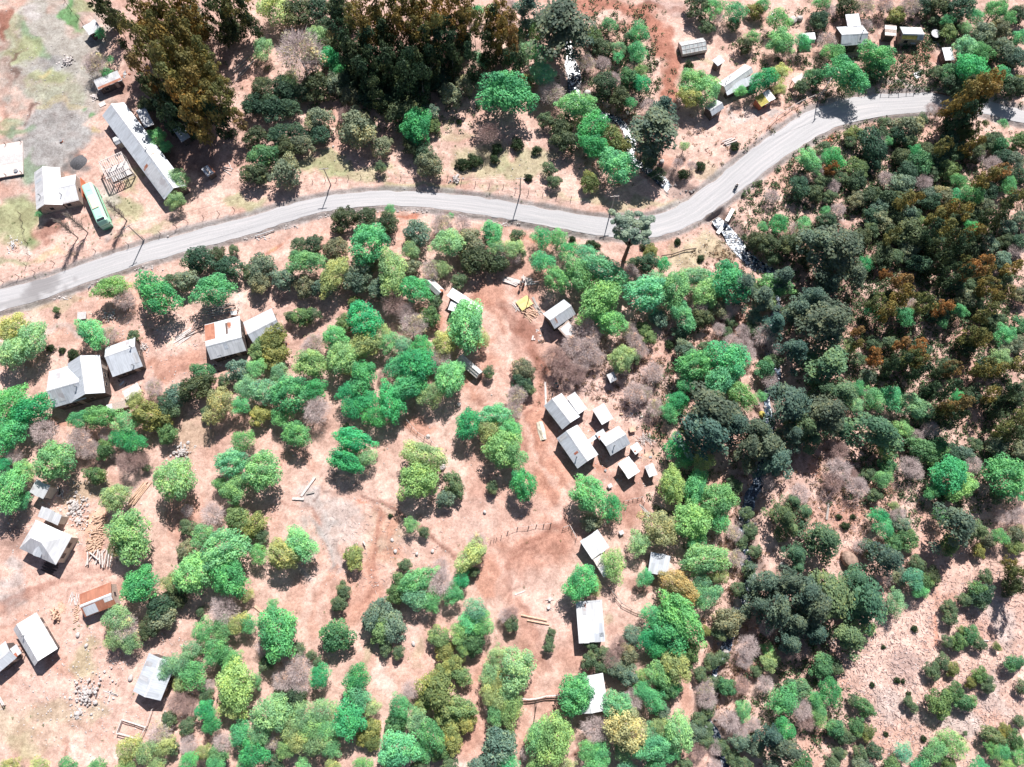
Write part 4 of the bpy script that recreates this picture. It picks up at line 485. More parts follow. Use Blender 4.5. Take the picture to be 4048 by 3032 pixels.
2 3;G 620 90 70;g 700 60 65;G 660 190 75;y 770 160 65;l 930 20 65;g 1210 70 65;c 1500 120 85;c 1560 210 75;c 1430 90 60;m 1690 120 80;m 1790 210 80;g 1710 270 75;y 1850 50 75;W 50 380 65;q 50 480 60;q 400 550 32;q 380 610 35;q 375 680 42;g 1290 400 85;G 1400 370 90;G 1510 380 85;G 1450 500 95;g 1340 530 75;G 1240 600 90;G 1330 680 85;g 1610 430 85;l 1620 530 75;g 1500 620 75;f 1590 690 80;f 1580 770 60;y 1440 770 80;y 1510 830 75;y 1480 910 60;l 1300 880 85;l 1350 960 65;l 1190 920 55;f 1400 1050 85;G 1480 1020 50;g 1190 1050 70;g 1270 1110 80;g 1300 1180 65;q 1090 580 75;W 990 660 80;q 1060 740 80;W 920 780 80;q 960 860 80;q 1060 930 85;k 850 740 60;k 750 660 50;q 730 790 65;q 840 850 60;w 1110 1130 85;q 1350 1240 70;G 570 1030 95;g 540 1130 85;g 660 1110 95;f 620 1190 70;m 930 1130 70;l 960 1210 85;g 1040 1240 65;c 1000 1330 95;c 1110 1330 85;c 970 1430 85;c 1060 1480 90;y 1020 1580 75;w 780 1390 108;g 720 1580 80;g 820 1590 80;l 300 1420 100;l 440 1400 100;l 380 1540 110;g 490 1500 80;l 260 1520 80;w 180 1610 55;y 100 800 75;y 170 850 70;y 40 900 80;y 110 960 75;y 30 1070 85;l 60 1190 80;l 20 1280 60;q 20 1440 55;q 30 1560 55;m 1480 1350 80;g 1540 1430 75;y 1350 1380 75;m 1280 1420 65;g 1260 1540 80;m 1200 1600 75;g 1350 1540 70;g 1440 1610 65;m 1500 1500 60
2 3;q 1880 420 75;q 1940 470 65;l 1940 510 40;q 1860 560 60;q 1790 810 65;q 1690 910 60;v 1740 1040 75;w 1750 1140 85;f 1920 1030 72;w 2110 680 95;w 2080 800 65;W 2060 1010 70;g 2070 1200 60;l 2060 1260 50;w 1950 1320 85;w 2040 1390 75;d 1680 1310 65;q 1660 1420 70;q 1740 1490 65;W 1680 1570 65;q 2050 1510 75;q 2180 1560 75;f 2180 890 50;o 1740 540 40;d 2190 140 45;w 2160 1350 60;w 1830 1560 60
3 3;t 80 90 100;t 190 120 105;t 300 120 110;t 430 160 100;t 380 260 100;t 170 260 95;t 300 240 90;u 560 130 95;u 640 200 105;t 560 270 100;u 700 320 95;u 640 400 85;t 500 390 90;u 830 90 95;u 900 180 110;u 990 250 95;u 880 320 105;u 990 350 90;u 950 420 70;u 800 540 95;u 850 610 70;u 730 620 80;l 960 520 55;w 1080 60 70;q 1230 70 70;m 1340 90 85;f 1440 110 75;g 1400 190 60;m 1200 260 75;m 1160 330 60;d 1500 50 70;w 60 500 70;W 340 690 85;W 230 730 65;g 70 700 50;y 90 800 70;f 550 840 90;d 660 850 65;g 230 1120 95;g 180 1180 70;f 310 1040 80;q 390 1040 50;G 610 1030 75;g 630 1110 60;g 500 1130 65;l 530 1220 60;l 520 1300 60;w 370 1220 85;W 410 1320 75;G 220 1390 85;t 100 1460 95;t 180 1560 95;t 290 1600 85;w 50 1000 70;f 660 1390 75;d 740 1460 65;f 850 1380 75;o 940 1430 70;f 900 1180 75;d 820 1140 45;f 960 1240 50;d 1000 1590 75;f 700 1610 55;d 880 1610 60;f 1660 330 58;f 1670 430 60;f 1900 180 75;d 1970 230 70;f 1980 60 55;d 1800 270 60;d 1900 270 65;d 2180 150 70;f 1740 640 75;f 1840 570 75;o 1780 540 50;f 1920 650 60;f 1640 630 50;o 2080 680 38;f 1600 810 60;f 1510 880 65;o 1690 870 60;f 1920 920 70;d 1990 960 50;f 2000 1030 50;o 1850 990 48;f 1560 1110 60;f 1540 1210 70;f 1620 1180 60;f 1720 1060 70;f 1770 1150 70;f 1850 1170 50;f 1660 1080 50;f 1300 1150 42;f 1350 1210 38;s 1210 970 28;s 990 1010 22;s 1090 680 18;s 1360 520 28;s 1310 1090 22;s 1260 980 20;s 1110 1440 22;f 2000 1430 75;q 2070 1480 65;o 2140 1410 60;l 1640 1510 80;g 1560 1570 80;l 1730 1540 65;m 1470 1610 60;m 1260 1600 65;f 2170 830 55;g 2040 1580 60;g 2130 1600 60;s 1440 1480 26;f 1800 1430 20"""
TREELIST = []
# extra trees of the dark masses (photograph pixels)
TOPD = "d 2950 2030 26;q 2965 2100 28;q 2930 2140 26;d 2985 2180 26;q 2960 2250 28;d 2920 2330 28;q 2905 2450 30;d 2870 2490 26;q 2850 2600 26;d 2830 2700 28;q 2800 2800 28;d 2790 2880 28;q 2850 2950 30;d 2900 3000 30;q 3060 1340 30;d 3050 1430 30;w 3040 1500 34;d 2600 690 26;q 2570 640 26;d 1330 40 40;d 1290 120 38;d 1310 200 40;E 1390 250 42;d 1370 330 42;d 1420 300 40;E 1480 280 42;d 1500 340 40;E 1550 300 42;d 1580 350 40;E 1620 290 42;d 1660 330 38;E 1700 270 40;d 1740 310 36;E 1790 250 38;d 1460 390 38;d 1540 400 36;E 1860 250 36;d 1830 170 34;E 1920 210 36;d 1980 230 32;E 1950 120 38;d 760 60 36;d 800 120 36;E 860 100 38;E 900 40 40;d 940 130 34;d 600 330 34;d 640 400 34;d 580 420 32;d 700 430 34;d 760 470 34;d 830 430 30;d 2090 110 36;t 2160 60 44;t 2240 40 46;t 2180 150 44;t 2260 130 50;t 2940 1130 46;t 3010 1180 44;t 3090 1100 46;t 3150 1230 46;t 3060 1280 44;t 2980 1700 46;t 3020 1760 50;t 3080 1800 46;t 2960 1800 42;t 3130 1720 42;t 3050 1860 38;t 3010 2310 50;t 2990 2390 46;t 3060 2430 50;t 3140 2460 50;t 3220 2500 46;t 3120 2540 44;t 3200 2420 46;d 3180 1010 34;d 3260 1090 34;d 3320 1010 34;d 3400 940 34;d 3450 860 34;d 3530 800 34;d 3600 860 34;d 3680 800 34;d 3760 880 34;d 3840 850 34;d 3900 760 34;d 3960 700 34;d 3700 960 34;d 3560 940 34;d 3480 1030 32;d 3830 990 34;d 3780 1120 34;d 3880 1100 34;d 3620 1040 32;d 3700 1240 34;d 3580 1250 32;d 3900 1260 34;d 3820 1380 34;d 3640 1380 32;d 3740 1450 34;d 3900 1450 34;d 3540 1440 30;d 3840 1560 34;d 3760 1620 32;d 3660 1560 32;d 3920 1620 34;d 3480 540 32;d 3560 620 32;d 3650 600 34;d 3750 560 34;d 3850 600 34;d 3930 560 32;d 3300 640 30;d 3380 720 32;d 3250 720 30"
ox = oy = 0
for line in TREES.split('\n'):
    for it in line.split(';'):
        q = it.split()
        if len(q) == 2: ox, oy = int(q[0]), int(q[1]); continue
        if len(q) == 6: ox, oy = int(q[0]), int(q[1]); q = q[2:]
        k, x, y, r = q; px, py = T(ox, oy, float(x), float(y)); TREELIST.append((k, px, py, float(r) * K))
for it in TOPD.split(';'):
    k, x, y, r = it.split(); TREELIST.append((k, float(x), float(y), float(r)))
# right-hand strip of the photograph beyond the tiles (photograph pixels)
for it in "d 4020 60 34;g 4035 150 30;q 4015 230 36;o 4030 330 30;d 4010 360 28;f 4030 560 34;q 4000 640 36;d 4040 700 36;j 4010 780 36;q 4035 870 34;d 4020 960 34;j 4000 1060 32;q 4036 1170 34;w 4010 990 28;f 4030 1290 34;q 4010 1360 34;j 4040 1440 36;d 4010 1560 34;j 4035 1650 34;E 4015 1710 32;q 4040 1780 34;g 4010 1880 38;G 4040 1950 36;w 4030 2040 34;q 4015 2110 32;j 4020 2260 34;d 4000 2300 30;E 4045 2320 32;o 4010 2160 28;f 4020 2620 30;d 4040 2720 26;f 4025 2850 22;f 4010 2930 38;g 4040 2990 36".split(';'):
    k, x, y, r = it.split(); TREELIST.append((k, float(x), float(y), float(r)))
# just past the frame, so nothing ends at its edge
for i, k in enumerate('yygglyGggdlygkkqqglcgmgqwqtfdqfgfgl'):
    TREELIST.append((k, 40 + 116 * i, 3030, rnd.uniform(28, 40)))
# neighbouring lobes of one crown are joined into one tree
CLS = dict(g='a', G='a', m='a', l='a', y='b', c='b', d='d', f='f', q='f', k='k', t='t', u='u')
GROUPS = [dict(m=[t], cls=CLS.get(t[0])) for t in TREELIST]
def extent(ms):
    cx = sum(t[1] * t[3] ** 2 for t in ms) / sum(t[3] ** 2 for t in ms); cy = sum(t[2] * t[3] ** 2 for t in ms) / sum(t[3] ** 2 for t in ms)
    if len(ms) == 1: return cx, cy, ms[0][3], ms[0][3], 0.0
    far = max(ms, key=lambda t: hypot(t[1] - cx, t[2] - cy)); an = atan2(far[2] - cy, far[1] - cx); ca, sa = cos(an), sin(an)
    U = [((t[1] - cx) * ca + (t[2] - cy) * sa, t[3]) for t in ms]; V = [(-(t[1] - cx) * sa + (t[2] - cy) * ca, t[3]) for t in ms]
    u0, u1 = min(u - r for u, r in U), max(u + r for u, r in U); v0, v1 = min(v - r for v, r in V), max(v + r for v, r in V); mu, mv = (u0 + u1) / 2, (v0 + v1) / 2
    return cx + mu * ca - mv * sa, cy + mu * sa + mv * ca, (u1 - u0) / 2, (v1 - v0) / 2, an
LIM = dict(a=100, b=92, d=72, f=72, k=72, t=120, u=110)
cand = []
for i in range(len(GROUPS)):
    for j in range(i):
        if GROUPS[i]['cls'] and GROUPS[i]['cls'] == GROUPS[j]['cls']:
            a, b = TREELIST[i], TREELIST[j]; d = hypot(a[1] - b[1], a[2] - b[2]) / (a[3] + b[3])
            if d < .80: cand.append((d, i, j))
own = list(range(len(GROUPS)))
for d, i, j in sorted(cand):
    gi, gj = own[i], own[j]
    if gi == gj: continue
    ms = GROUPS[gi]['m'] + GROUPS[gj]['m']; cx, cy, ra, rb, an = extent(ms)
    if len(ms) > 4 or max(ra, rb) > LIM[GROUPS[gi]['cls']] or max(ra, rb) > 1.6 * min(ra, rb): continue
    GROUPS[gi]['m'] = ms; GROUPS[gj]['m'] = []
    own = [gi if o == gj else o for o in own]
PLACED = []
FAT = dict(round=1.28, bush=1.30, conifer=1.55, euca=1.50, bare=1.2, haze=1.2, shrub=1.2)
def plant(ms):
    R = rnd; cx, cy, ra, rb, an = extent(ms); kd = max(ms, key=lambda t: t[3])[0]; style, colr, a, b, sq, name, words = KIND[kd]
    if colr: W_ = sum(t[3] ** 2 for t in ms); colr = [sum(KIND[t[0]][1][i] * t[3] ** 2 for t in ms) / W_ for i in range(3)]
    px, py = cx, cy; s = scale_at(px, py); ra *= s; rb *= s; r = math.sqrt(ra * rb)
    zc = a * r * 1.1 + b
    if style == 'euca': zc *= R.uniform(.85, 1.15)
    for _ in range(3):
        x, y = flat(px, py, zc); g0 = hgt(x, y); x, y = flat(px, py, zc + g0)
    q = (CAMH - zc) / CAMH * (FAT[style] if kd not in 'jR' else 1.28) * (.86 if px > 3350 and py > 2400 and kd in 'fdo' else 1); ra, rb = ra * q, rb * q; r = math.sqrt(ra * rb)
    g0 = hgt(x, y); jit = R.uniform(.84, 1.16); hue = R.uniform(-.12, .12); rz = R.uniform(0, 6.28) if len(ms) == 1 else -an
    if style == 'shrub':
        root = bpy.data.objects.new('shrub', R.choice(STY['bush'])); COL.objects.link(root); root.location = (x, y, g0 + r * .35); root.scale = (r, r, r); root.rotation_euler = (0, 0, rz); root.color = (*[c * jit for c in colr], 1)
        PLACED.append((root, kd, px, py, r)); return
    root = bpy.data.objects.new(name, None); COL.objects.link(root); root.location = (x, y, g0); root.empty_display_size = .5
    def part(nm, me, loc, sc, rot, col=None):
        o = bpy.data.objects.new(nm, me); COL.objects.link(o); o.parent = root; o.location = loc; o.scale = sc; o.rotation_euler = rot
        if col: o.color = col
        return o
    if style in ('bare', 'haze'):
        i = R.randrange(4); tk = 'W' if kd == 'W' else 'w'; sc = (r * 1.2, r * 1.2, zc)
        part('trunk', BT[tk][0][i], (0, 0, zc), sc, (0, 0, rz)); br = part('branches', BT[tk][1][i], (0, 0, zc), sc, (0, 0, rz))
        part('twigs', R.choice(TWB[tk]), (0, 0, zc), (r, r * R.uniform(.85, 1.1), r * .85), (0, 0, rz + 1))
        if style == 'haze': part('crown', R.choice(STY['sparse']), (0, 0, zc * 1.02), (r, r, r * sq), (0, 0, rz), (*[q2 * jit for q2 in colr], 1))
    else:
        key = 'big' if style == 'round' and r > 3.1 else style
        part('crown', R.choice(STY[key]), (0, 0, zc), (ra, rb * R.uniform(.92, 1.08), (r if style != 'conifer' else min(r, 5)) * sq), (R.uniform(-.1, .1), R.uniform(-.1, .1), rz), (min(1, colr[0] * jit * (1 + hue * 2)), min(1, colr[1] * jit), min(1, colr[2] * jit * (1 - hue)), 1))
        tr_ = min(r, 2.6) * (1 if style != 'euca' else .8)
        part('trunk', R.choice(TRUNK['tall' if style in ('euca', 'conifer') else 'low']), (0, 0, 0), (tr_, tr_, zc), (0, 0, rz + 1))
    PLACED.append((root, kd, px, py, r))
OVER = {}
def keep_largest():
    by = {}
    for G_ in GROUPS:
        if G_['m']: kd = max(G_['m'], key=lambda t: t[3])[0]; by.setdefault(KIND[kd][5], []).append(G_['m'])
    for nm, L_ in by.items():
        L_.sort(key=lambda ms: -extent(ms)[2] * extent(ms)[3])
        for ms in L_[:298]: plant(ms)
        if len(L_) > 298: OVER[nm] = L_[298:]
keep_largest()
def mesh_arrays(me):
    n = len(me.vertices); v = np.empty(n * 3, np.float32); me.vertices.foreach_get('co', v); t = np.empty(len(me.polygons), np.float32); me.attributes['tone'].data.foreach_get('value', t); return v.reshape(-1, 3), t
for nm, L_ in OVER.items():                      # the smallest ones beyond three hundred of a kind: one mass
    VV, TT, cs_ = [], [], []
    for ms in L_:
        cx, cy, ra, rb, an = extent(ms); kd = max(ms, key=lambda t: t[3])[0]; style, colr, a, b, sq, name, words = KIND[kd]; s = scale_at(cx, cy); ra *= s * 1.22; rb *= s * 1.22; r = math.sqrt(ra * rb); zc = a * r + b
        x, y = flat(cx, cy, zc); g0 = hgt(x, y); x, y = flat(cx, cy, zc + g0); v, t = mesh_arrays(rnd.choice(STY[style])); th = rnd.uniform(0, 6.28) if len(ms) == 1 else -an; c_, s_ = cos(th), sin(th); vx, vy = v[:, 0] * ra, v[:, 1] * rb
        VV.append(np.stack([vx * c_ - vy * s_ + x, vx * s_ + vy * c_ + y, v[:, 2] * r * sq + zc + g0], 1)); TT.append(t); cs_.append(colr)
    V = np.concatenate(VV); n = len(V) // 4; me = bpy.data.meshes.new('small_trees'); me.vertices.add(4 * n); me.vertices.foreach_set('co', V.ravel().astype(np.float32)); me.loops.add(4 * n); me.loops.foreach_set('vertex_index', np.arange(4 * n, dtype=np.int32)); me.polygons.add(n)
    me.polygons.foreach_set('loop_start', np.arange(0, 4 * n, 4, dtype=np.int32)); me.polygons.foreach_set('loop_total', np.full(n, 4, dtype=np.int32)); me.update(); t = me.attributes.new('tone', 'FLOAT', 'FACE'); t.data.foreach_set('value', np.concatenate(TT).astype(np.float32)); me.materials.append(M['leaf'])
    o = link('evergreen_thicket' if nm == 'evergreen_tree' else 'leafy_thicket', me, None); o.color = (*np.mean(cs_, axis=0), 1); kindof(o, 'stuff'); tag(o, 'small ' + ('dark evergreen' if nm == 'evergreen_tree' else 'green leafy') + ' trees filling the gaps of the woods', 'trees')
# ------------------------------------------------------------ buildings
LM = []                                            # landmarks used in the labels of the trees: (px, py, words)
def fit(cs, z, axis):
    if axis == 'v': cs = [cs[3], cs[0], cs[1], cs[2]]
    P = [Vector(flat(a, b, z)) for a, b in cs]; c = sum(P, Vector((0, 0))) / 4
    u = ((P[1] - P[0]) + (P[2] - P[3])) / 2; v = ((P[0] - P[3]) + (P[1] - P[2])) / 2
    a1 = atan2(u.y, u.x); a2 = atan2(v.y, v.x) - pi / 2; an = atan2(sin(a1) + sin(a2), cos(a1) + cos(a2))
    return c, an, u.length, v.length, cs
def opening(root, x, y, z, w, h, side, door=False):
    m = MB(); d = .05
    dims = (w, d, h) if side in 'NS' else (d, w, h)
    o = MB().box((x, y, z), dims).obj('door' if door else 'window', M['board'] if door else M['glass'], root)
    if not door:
        f = MB(); t = .07
        for s in (-1, 1):
            if side in 'NS': f.box((x + s * (w / 2 + t / 2), y, z), (t, d * 1.5, h + 2 * t)); f.box((x, y, z + s * (h / 2 + t / 2)), (w, d * 1.5, t))
            else: f.box((x, y + s * (w / 2 + t / 2), z), (d * 1.5, t, h + 2 * t)); f.box((x, y, z + s * (h / 2 + t / 2)), (d * 1.5, w, t))
        f.obj('frame', M['board'], o)
    else:
        hb = (x + w * .38, y - .05, z) if side in 'NS' else (x + .05, y + w * .38, z); MB().box(hb, (.08, .08, .12)).obj('handle', M['metal'], o)
def building(name, label, cat, cs, eave=2.5, rise=1.2, axis='u', frac=.5, roof='zinc', wall='wall', kind='gable', over=.3, chim=(), patches=(), openings=True, lm=None, cap=True, group=None):
    gx, gy, gz = ground(*np.mean(cs, axis=0)); c, an, L, D, cs = fit(cs, gz + eave, axis)
    root = thing(name, label, cat, (c.x, c.y, gz), an, group)
    hx, hy = L / 2, D / 2; ix, iy = hx - over, hy - over
    if kind == 'gable':
        m1 = [(1 - frac) * cs[0][k] + frac * cs[3][k] for k in (0, 1)]; m2 = [(1 - frac) * cs[1][k] + frac * cs[2][k] for k in (0, 1)]
        r1, r2 = (Vector(flat(*m, gz + eave + rise)) for m in (m1, m2)); mid = (r1 + r2) / 2 - c
        yr = -mid.x * sin(an) + mid.y * cos(an); yr = max(-hy * .75, min(hy * .75, yr))
        w = MB(); prof = [(-iy, -.5), (iy, -.5), (iy, eave - .02), (yr, eave + rise - .14), (-iy, eave - .02)]
        for x in (-ix, ix): w.v += [(x, y, z) for y, z in prof]
        w.f = [(0, 1, 2, 3, 4)[::-1], (5, 6, 7, 8, 9)] + [(i, (i + 1) % 5, 5 + (i + 1) % 5, 5 + i) for i in range(5)]; w.f = [tuple(reversed(f)) for f in w.f]
        w.obj('wall', M[wall], root)
        r = MB(); th = .07
        for (ya, za), (yb, zb) in (((hy, eave - .05), (yr, eave + rise)), ((yr, eave + rise), (-hy, eave - .05))):
            nseg = 1; k = len(r.v)
            for x in (-hx, hx): r.v += [(x, ya, za), (x, yb, zb), (x, yb, zb - th), (x, ya, za - th)]
            r.f += [(k, k + 1, k + 5, k + 4), (k + 3, k + 7, k + 6, k + 2), (k, k + 4, k + 7, k + 3), (k + 1, k + 2, k + 6, k + 5), (k, k + 3, k + 2, k + 1), (k + 4, k + 5, k + 6, k + 7)]
        ro = r.obj('roof', M[roof], root)
        if cap:
            q = MB(); s1 = rise / max(.3, hy - yr); s2 = rise / max(.3, hy + yr)
            q.quad((-hx - .02, yr, eave + rise + .035), (hx + .02, yr, eave + rise + .035), (hx + .02, yr + .22, eave + rise + .03 - .22 * s1), (-hx - .02, yr + .22, eave + rise + .03 - .22 * s1))
            q.quad((-hx - .02, yr - .22, eave + rise + .03 - .22 * s2), (hx + .02, yr - .22, eave + rise + .03 - .22 * s2), (hx + .02, yr, eave + rise + .035), (-hx - .02, yr, eave + rise + .035)); q.obj('ridge_cap', M['white'], ro)
        def rz(y): return eave + rise * ((hy - y) / (hy - yr) if y > yr else (y + hy) / (yr + hy)) - .03
    else:
        def rz(y): return eave + (rise * (y + hy) / D if kind == 'shed' else 0)
        w = MB()
        if kind != 'open':
            for x in (-ix, ix): w.v += [(x, -iy, -.5), (x, iy, -.5), (x, iy, rz(iy) - .04), (x, -iy, rz(-iy) - .04)]
            w.f = [(0, 1, 2, 3), (7, 6, 5, 4), (1, 0, 4, 5), (2, 1, 5, 6), (3, 2, 6, 7), (0, 3, 7, 4)]; w.f = [tuple(f) for f in w.f]; w.obj('wall', M[wall], root)
        else:
            for x in (-ix, ix):
                for y in (-iy, iy): MB().box((x, y, (rz(y) - .5) / 2 - .03), (.14, .14, rz(y) + .45)).obj('post', M['dark'], root)
        r = MB(); n = max(2, int(L / .9)); R = random.Random(int(cs[0][0]))
        for i in range(n):                          # separate sheets, laid slightly uneven
            x0, x1 = -hx + L * i / n, -hx + L * (i + 1) / n; e0, e1 = R.uniform(-.07, .07), R.uniform(-.07, .07); zz = .004 * (i % 2) + R.uniform(0, .012)
            k = len(r.v)
            for x in (x0, x1): r.v += [(x, -hy + e0, rz(-hy) + zz), (x, hy + e1, rz(hy) + zz), (x, hy + e1, rz(hy) - .05 + zz), (x, -hy + e0, rz(-hy) - .05 + zz)]
            r.f += [(k, k + 4, k + 5, k + 1), (k + 3, k + 2, k + 6, k + 7), (k, k + 3, k + 7, k + 4), (k + 1, k + 5, k + 6, k + 2), (k, k + 1, k + 2, k + 3), (k + 4, k + 7, k + 6, k + 5)]
        ro = r.obj('roof', M[roof], root)
    Rp = random.Random(int(cs[0][0] * 3 + cs[0][1])); patches = list(patches)
    if L > 4.5 and D > 3 and kind in ('gable', 'shed') and roof in ('white', 'zinc', 'stained'):
        for _ in range(2): patches.append((Rp.uniform(.05, .85), Rp.choice((.04, .55)), .82 / L, Rp.uniform(.25, .38), Rp.choice(('zinc', 'stained', 'stained', 'rustmix'))))
    for fx, fy in chim:                             # fractions of the roof from its left upper corner in local axes
        x, y = -hx + fx * L, hy - fy * D; ch = MB().tube((x, y, rz(y) - .3), (x, y, rz(y) + .75), .09, n=8).obj('chimney', M['metal'], root)
        MB().tube((x, y, rz(y) + .82), (x, y, rz(y) + .95), .19, .05, n=8).obj('chimney_cap', M['metal'], ch)
    for fx, fy, wx, wy, mm in patches:
        x0, y0 = -hx + fx * L, hy - fy * D; p = MB(); ya, yb = y0, y0 - wy * D
        if kind == 'gable' and yb < yr < ya: (ya, yb) = (ya, yr + .02) if ya - yr > yr - yb else (yr - .02, yb)
        p.quad((x0, yb, rz(yb) + .04), (x0 + wx * L, yb, rz(yb) + .04), (x0 + wx * L, ya, rz(ya) + .04), (x0, ya, rz(ya) + .04)); p.obj('roof_patch', M[mm], root)
    if openings and kind != 'open' and D > 2:
        # openings on the wall that faces the camera's nadir
        tx, ty = -c.x, -c.y; lx, ly = tx * cos(an) + ty * sin(an), -tx * sin(an) + ty * cos(an)
        s = 1 if ly > 0 else -1; h = min(.9, eave * .4)
        if ix > 1.2:
            opening(root, -ix * .45, s * (iy + .02), eave * .55, .9, h, 'N'); opening(root, ix * .5, s * (iy + .02), eave * .4, .85, eave * .75, 'N', True)
        if ix > 3: opening(root, ix * .05, s * (iy + .02), eave * .55, .9, h, 'N')
        s = 1 if lx > 0 else -1
        if iy > 1.2: opening(root, s * (ix + .02), 0, eave * .55, .9, h, 'E')
    px, py = np.mean(cs, axis=0)
    if lm: LM.append((px, py, lm))
    return root
Bd = building
Bd('barn', 'very long grey gabled barn with a dark mottled roof beside the eucalyptus grove', 'barn', [(430,448),(514,385),(706,745),(628,806)], 2.9, 1.5, 'v', .56, 'zinc', 'wall', chim=((.45,.62),), patches=((.02,.03,.30,.45,'stained'),), lm='the long grey barn')
Bd('lean_to', 'square lean-to shed built against the right side of the long barn', 'shed', [(543,440),(577,430),(609,488),(572,510)], 2.4, .5, roof='stained', kind='shed')
Bd('porch', 'small white gabled porch on the left side of the long barn', 'porch', [(441,540),(488,531),(492,548),(462,580)], 2.2, .5, roof='white', openings=False, wall='creamwall')
Bd('roof_box', 'tiny white hut at the upper end of the long barn', 'hut', [(446,412),(462,408),(466,424),(452,430)], 1.6, .1, roof='white', kind='shed', openings=False)
Bd('shed', 'small pale shed in the tree shade near the top left corner', 'shed', [(330,106),(376,82),(402,110),(352,143)], 2.3, .3, roof='stained', kind='shed', lm='the pale shed in the top left shade')
Bd('shack', 'ramshackle narrow shack with a rust-edged roof above the long barn', 'shack', [(371,321),(466,287),(486,318),(388,353)], 2.1, .5, roof='stained', kind='shed', patches=((.02,.75,.96,.22,'rust'),(.35,.05,.15,.5,'white')), lm='the rust-edged shack')
Bd('farmhouse', 'bright white roofed house with an orange end wall left of the bus', 'house', [(130,682),(233,662),(250,812),(147,825)], 2.5, 1.4, 'v', .34, 'white', 'board', chim=((.28,.28),), lm='the white house by the bus')
w = Bd('house_wing', 'white roofed wing with orange wall, right half of the house by the bus', 'house', [(232,702),(296,692),(315,790),(245,806)], 2.3, .8, 'u', .35, 'white', 'board', over=.12, chim=((.1,.7),))
MB().box((2.72, 0, 1.0), (.08, 5.2, 2.2)).obj('end_wall', M['orange'], w)
Bd('shack', 'small shaded shack in the trees right of the long barn', 'shack', [(684,514),(720,498),(754,540),(718,562)], 2.2, .3, roof='stained', kind='shed', lm='the shaded shack right of the barn')
Bd('shack', 'tiny shack with a striped rusty roof below the shaded one', 'shack', [(797,670),(828,650),(850,678),(822,702)], 2.1, .2, roof='stained', kind='shed', patches=((.3,0,.2,1,'board'),(.8,0,.2,1,'rust')), openings=False, lm='the striped roof shack')
Bd('shed', 'small white roofed shed beside the upper dirt track and greenhouse', 'shed', [(2815,240),(2844,222),(2867,240),(2838,262)], 2.3, .2, roof='zinc', kind='shed', lm='the small shed by the greenhouse')
Bd('long_cottage', 'long white roofed cottage standing above the road bend at upper right', 'house', [(2842,328),(2945,253),(2975,281),(2872,365)], 2.6, .7, 'u', .55, 'white', 'creamwall', chim=((.3,.3),(.12,.45)), patches=((.75,.1,.04,.8,'zinc'),), lm='the long white cottage')
Bd('veranda', 'pale sloping veranda along the lower side of the long white cottage', 'veranda', [(2873,362),(2985,281),(2992,300),(2886,396)], 2.1, .6, roof='zinc', kind='shed', openings=False)
Bd('shed', 'grey blue shed half under the big lime tree near the road', 'shed', [(2788,423),(2828,394),(2866,425),(2812,460)], 2.4, .8, 'u', .5, roof='zinc', lm='the grey shed under the lime tree')
Bd('shed', 'shed with a mossy yellow roof beside the upper road', 'shed', [(2982,388),(3036,358),(3068,387),(3008,424)], 2.4, .3, roof='white', kind='shed', wall='orange', patches=((0,0,.55,1,'moss'),), lm='the mossy roofed shed')
Bd('two_part_house', 'white house with a back wing in the upper right trees', 'house', [(3308,109),(3414,97),(3423,172),(3324,183)], 2.8, 1.4, 'u', .42, 'zinc', 'wall', chim=((.78,.6),), patches=((.02,.5,.4,.45,'zinc'),), lm='the white two-part house')
Bd('house_wing', 'back wing with mottled white roof on the upper right house', 'house', [(3337,63),(3392,59),(3404,102),(3352,108)], 2.8, .5, roof='stained', kind='shed', openings=False)
Bd('shelter', 'small plain white roof left of the two-part house', 'shed', [(3165,133),(3219,131),(3226,156),(3174,158)], 2.2, .2, roof='white', kind='shed', openings=False, lm='the plain white shelter')
Bd('lean_to', 'dark cluttered shelter with white sheet strips between house and plastic hut', 'shed', [(3502,102),(3543,101),(3543,140),(3494,142)], 2.2, .2, roof='board', kind='shed', patches=((.0,.1,1,.3,'white'),(0,.75,.9,.2,'white')), openings=False)
Bd('plastic_hut', 'timber hut roofed with clouded plastic sheets on the brown yard', 'greenhouse', [(3562,112),(3648,102),(3640,152),(3562,160)], 2.3, .9, 'u', .55, 'poly', 'board', patches=((.72,.0,.28,.9,'pale'),(.0,.7,.7,.3,'moss')), lm='the plastic roofed hut')
Bd('store_room', 'narrow dark walled hut with bright white roof beside brown yard', 'hut', [(3724,192),(3760,187),(3771,235),(3736,241)], 2.4, .2, roof='white', kind='shed', wall='dark', lm='the white roofed hut by the brown yard')
Bd('open_shelter', 'low striped plank roof shelter beside the road at upper right', 'shed', [(3131,314),(3170,287),(3182,303),(3146,335)], 2.0, .2, roof='pale', kind='open', lm='the striped plank shelter')
Bd('cabin', 'white roofed cabin with a rusty sheet in its upper left corner', 'cabin', [(812,1284),(946,1247),(973,1384),(829,1424)], 2.9, 1.5, 'u', .60, 'white', 'wall', patches=((.0,.02,.28,.5,'rust'),(.58,.12,.06,.35,'dark'),(.2,.66,.12,.3,'white')), lm='the rust-cornered cabin')
Bd('cabin', 'plain grey roofed cabin right of the rust-cornered one', 'cabin', [(961,1272),(1071,1221),(1119,1303),(1003,1364)], 2.8, 1.3, 'u', .5, 'zinc', 'wall', lm='the plain grey cabin')
Bd('cabin', 'grey metal cabin with ridge near its upper edge and twig shadows', 'cabin', [(414,1377),(532,1331),(567,1452),(446,1484)], 2.8, 1.3, 'u', .27, 'zinc', 'wall', chim=((.88,.38),(.75,.9)), lm='the high-ridged cabin')
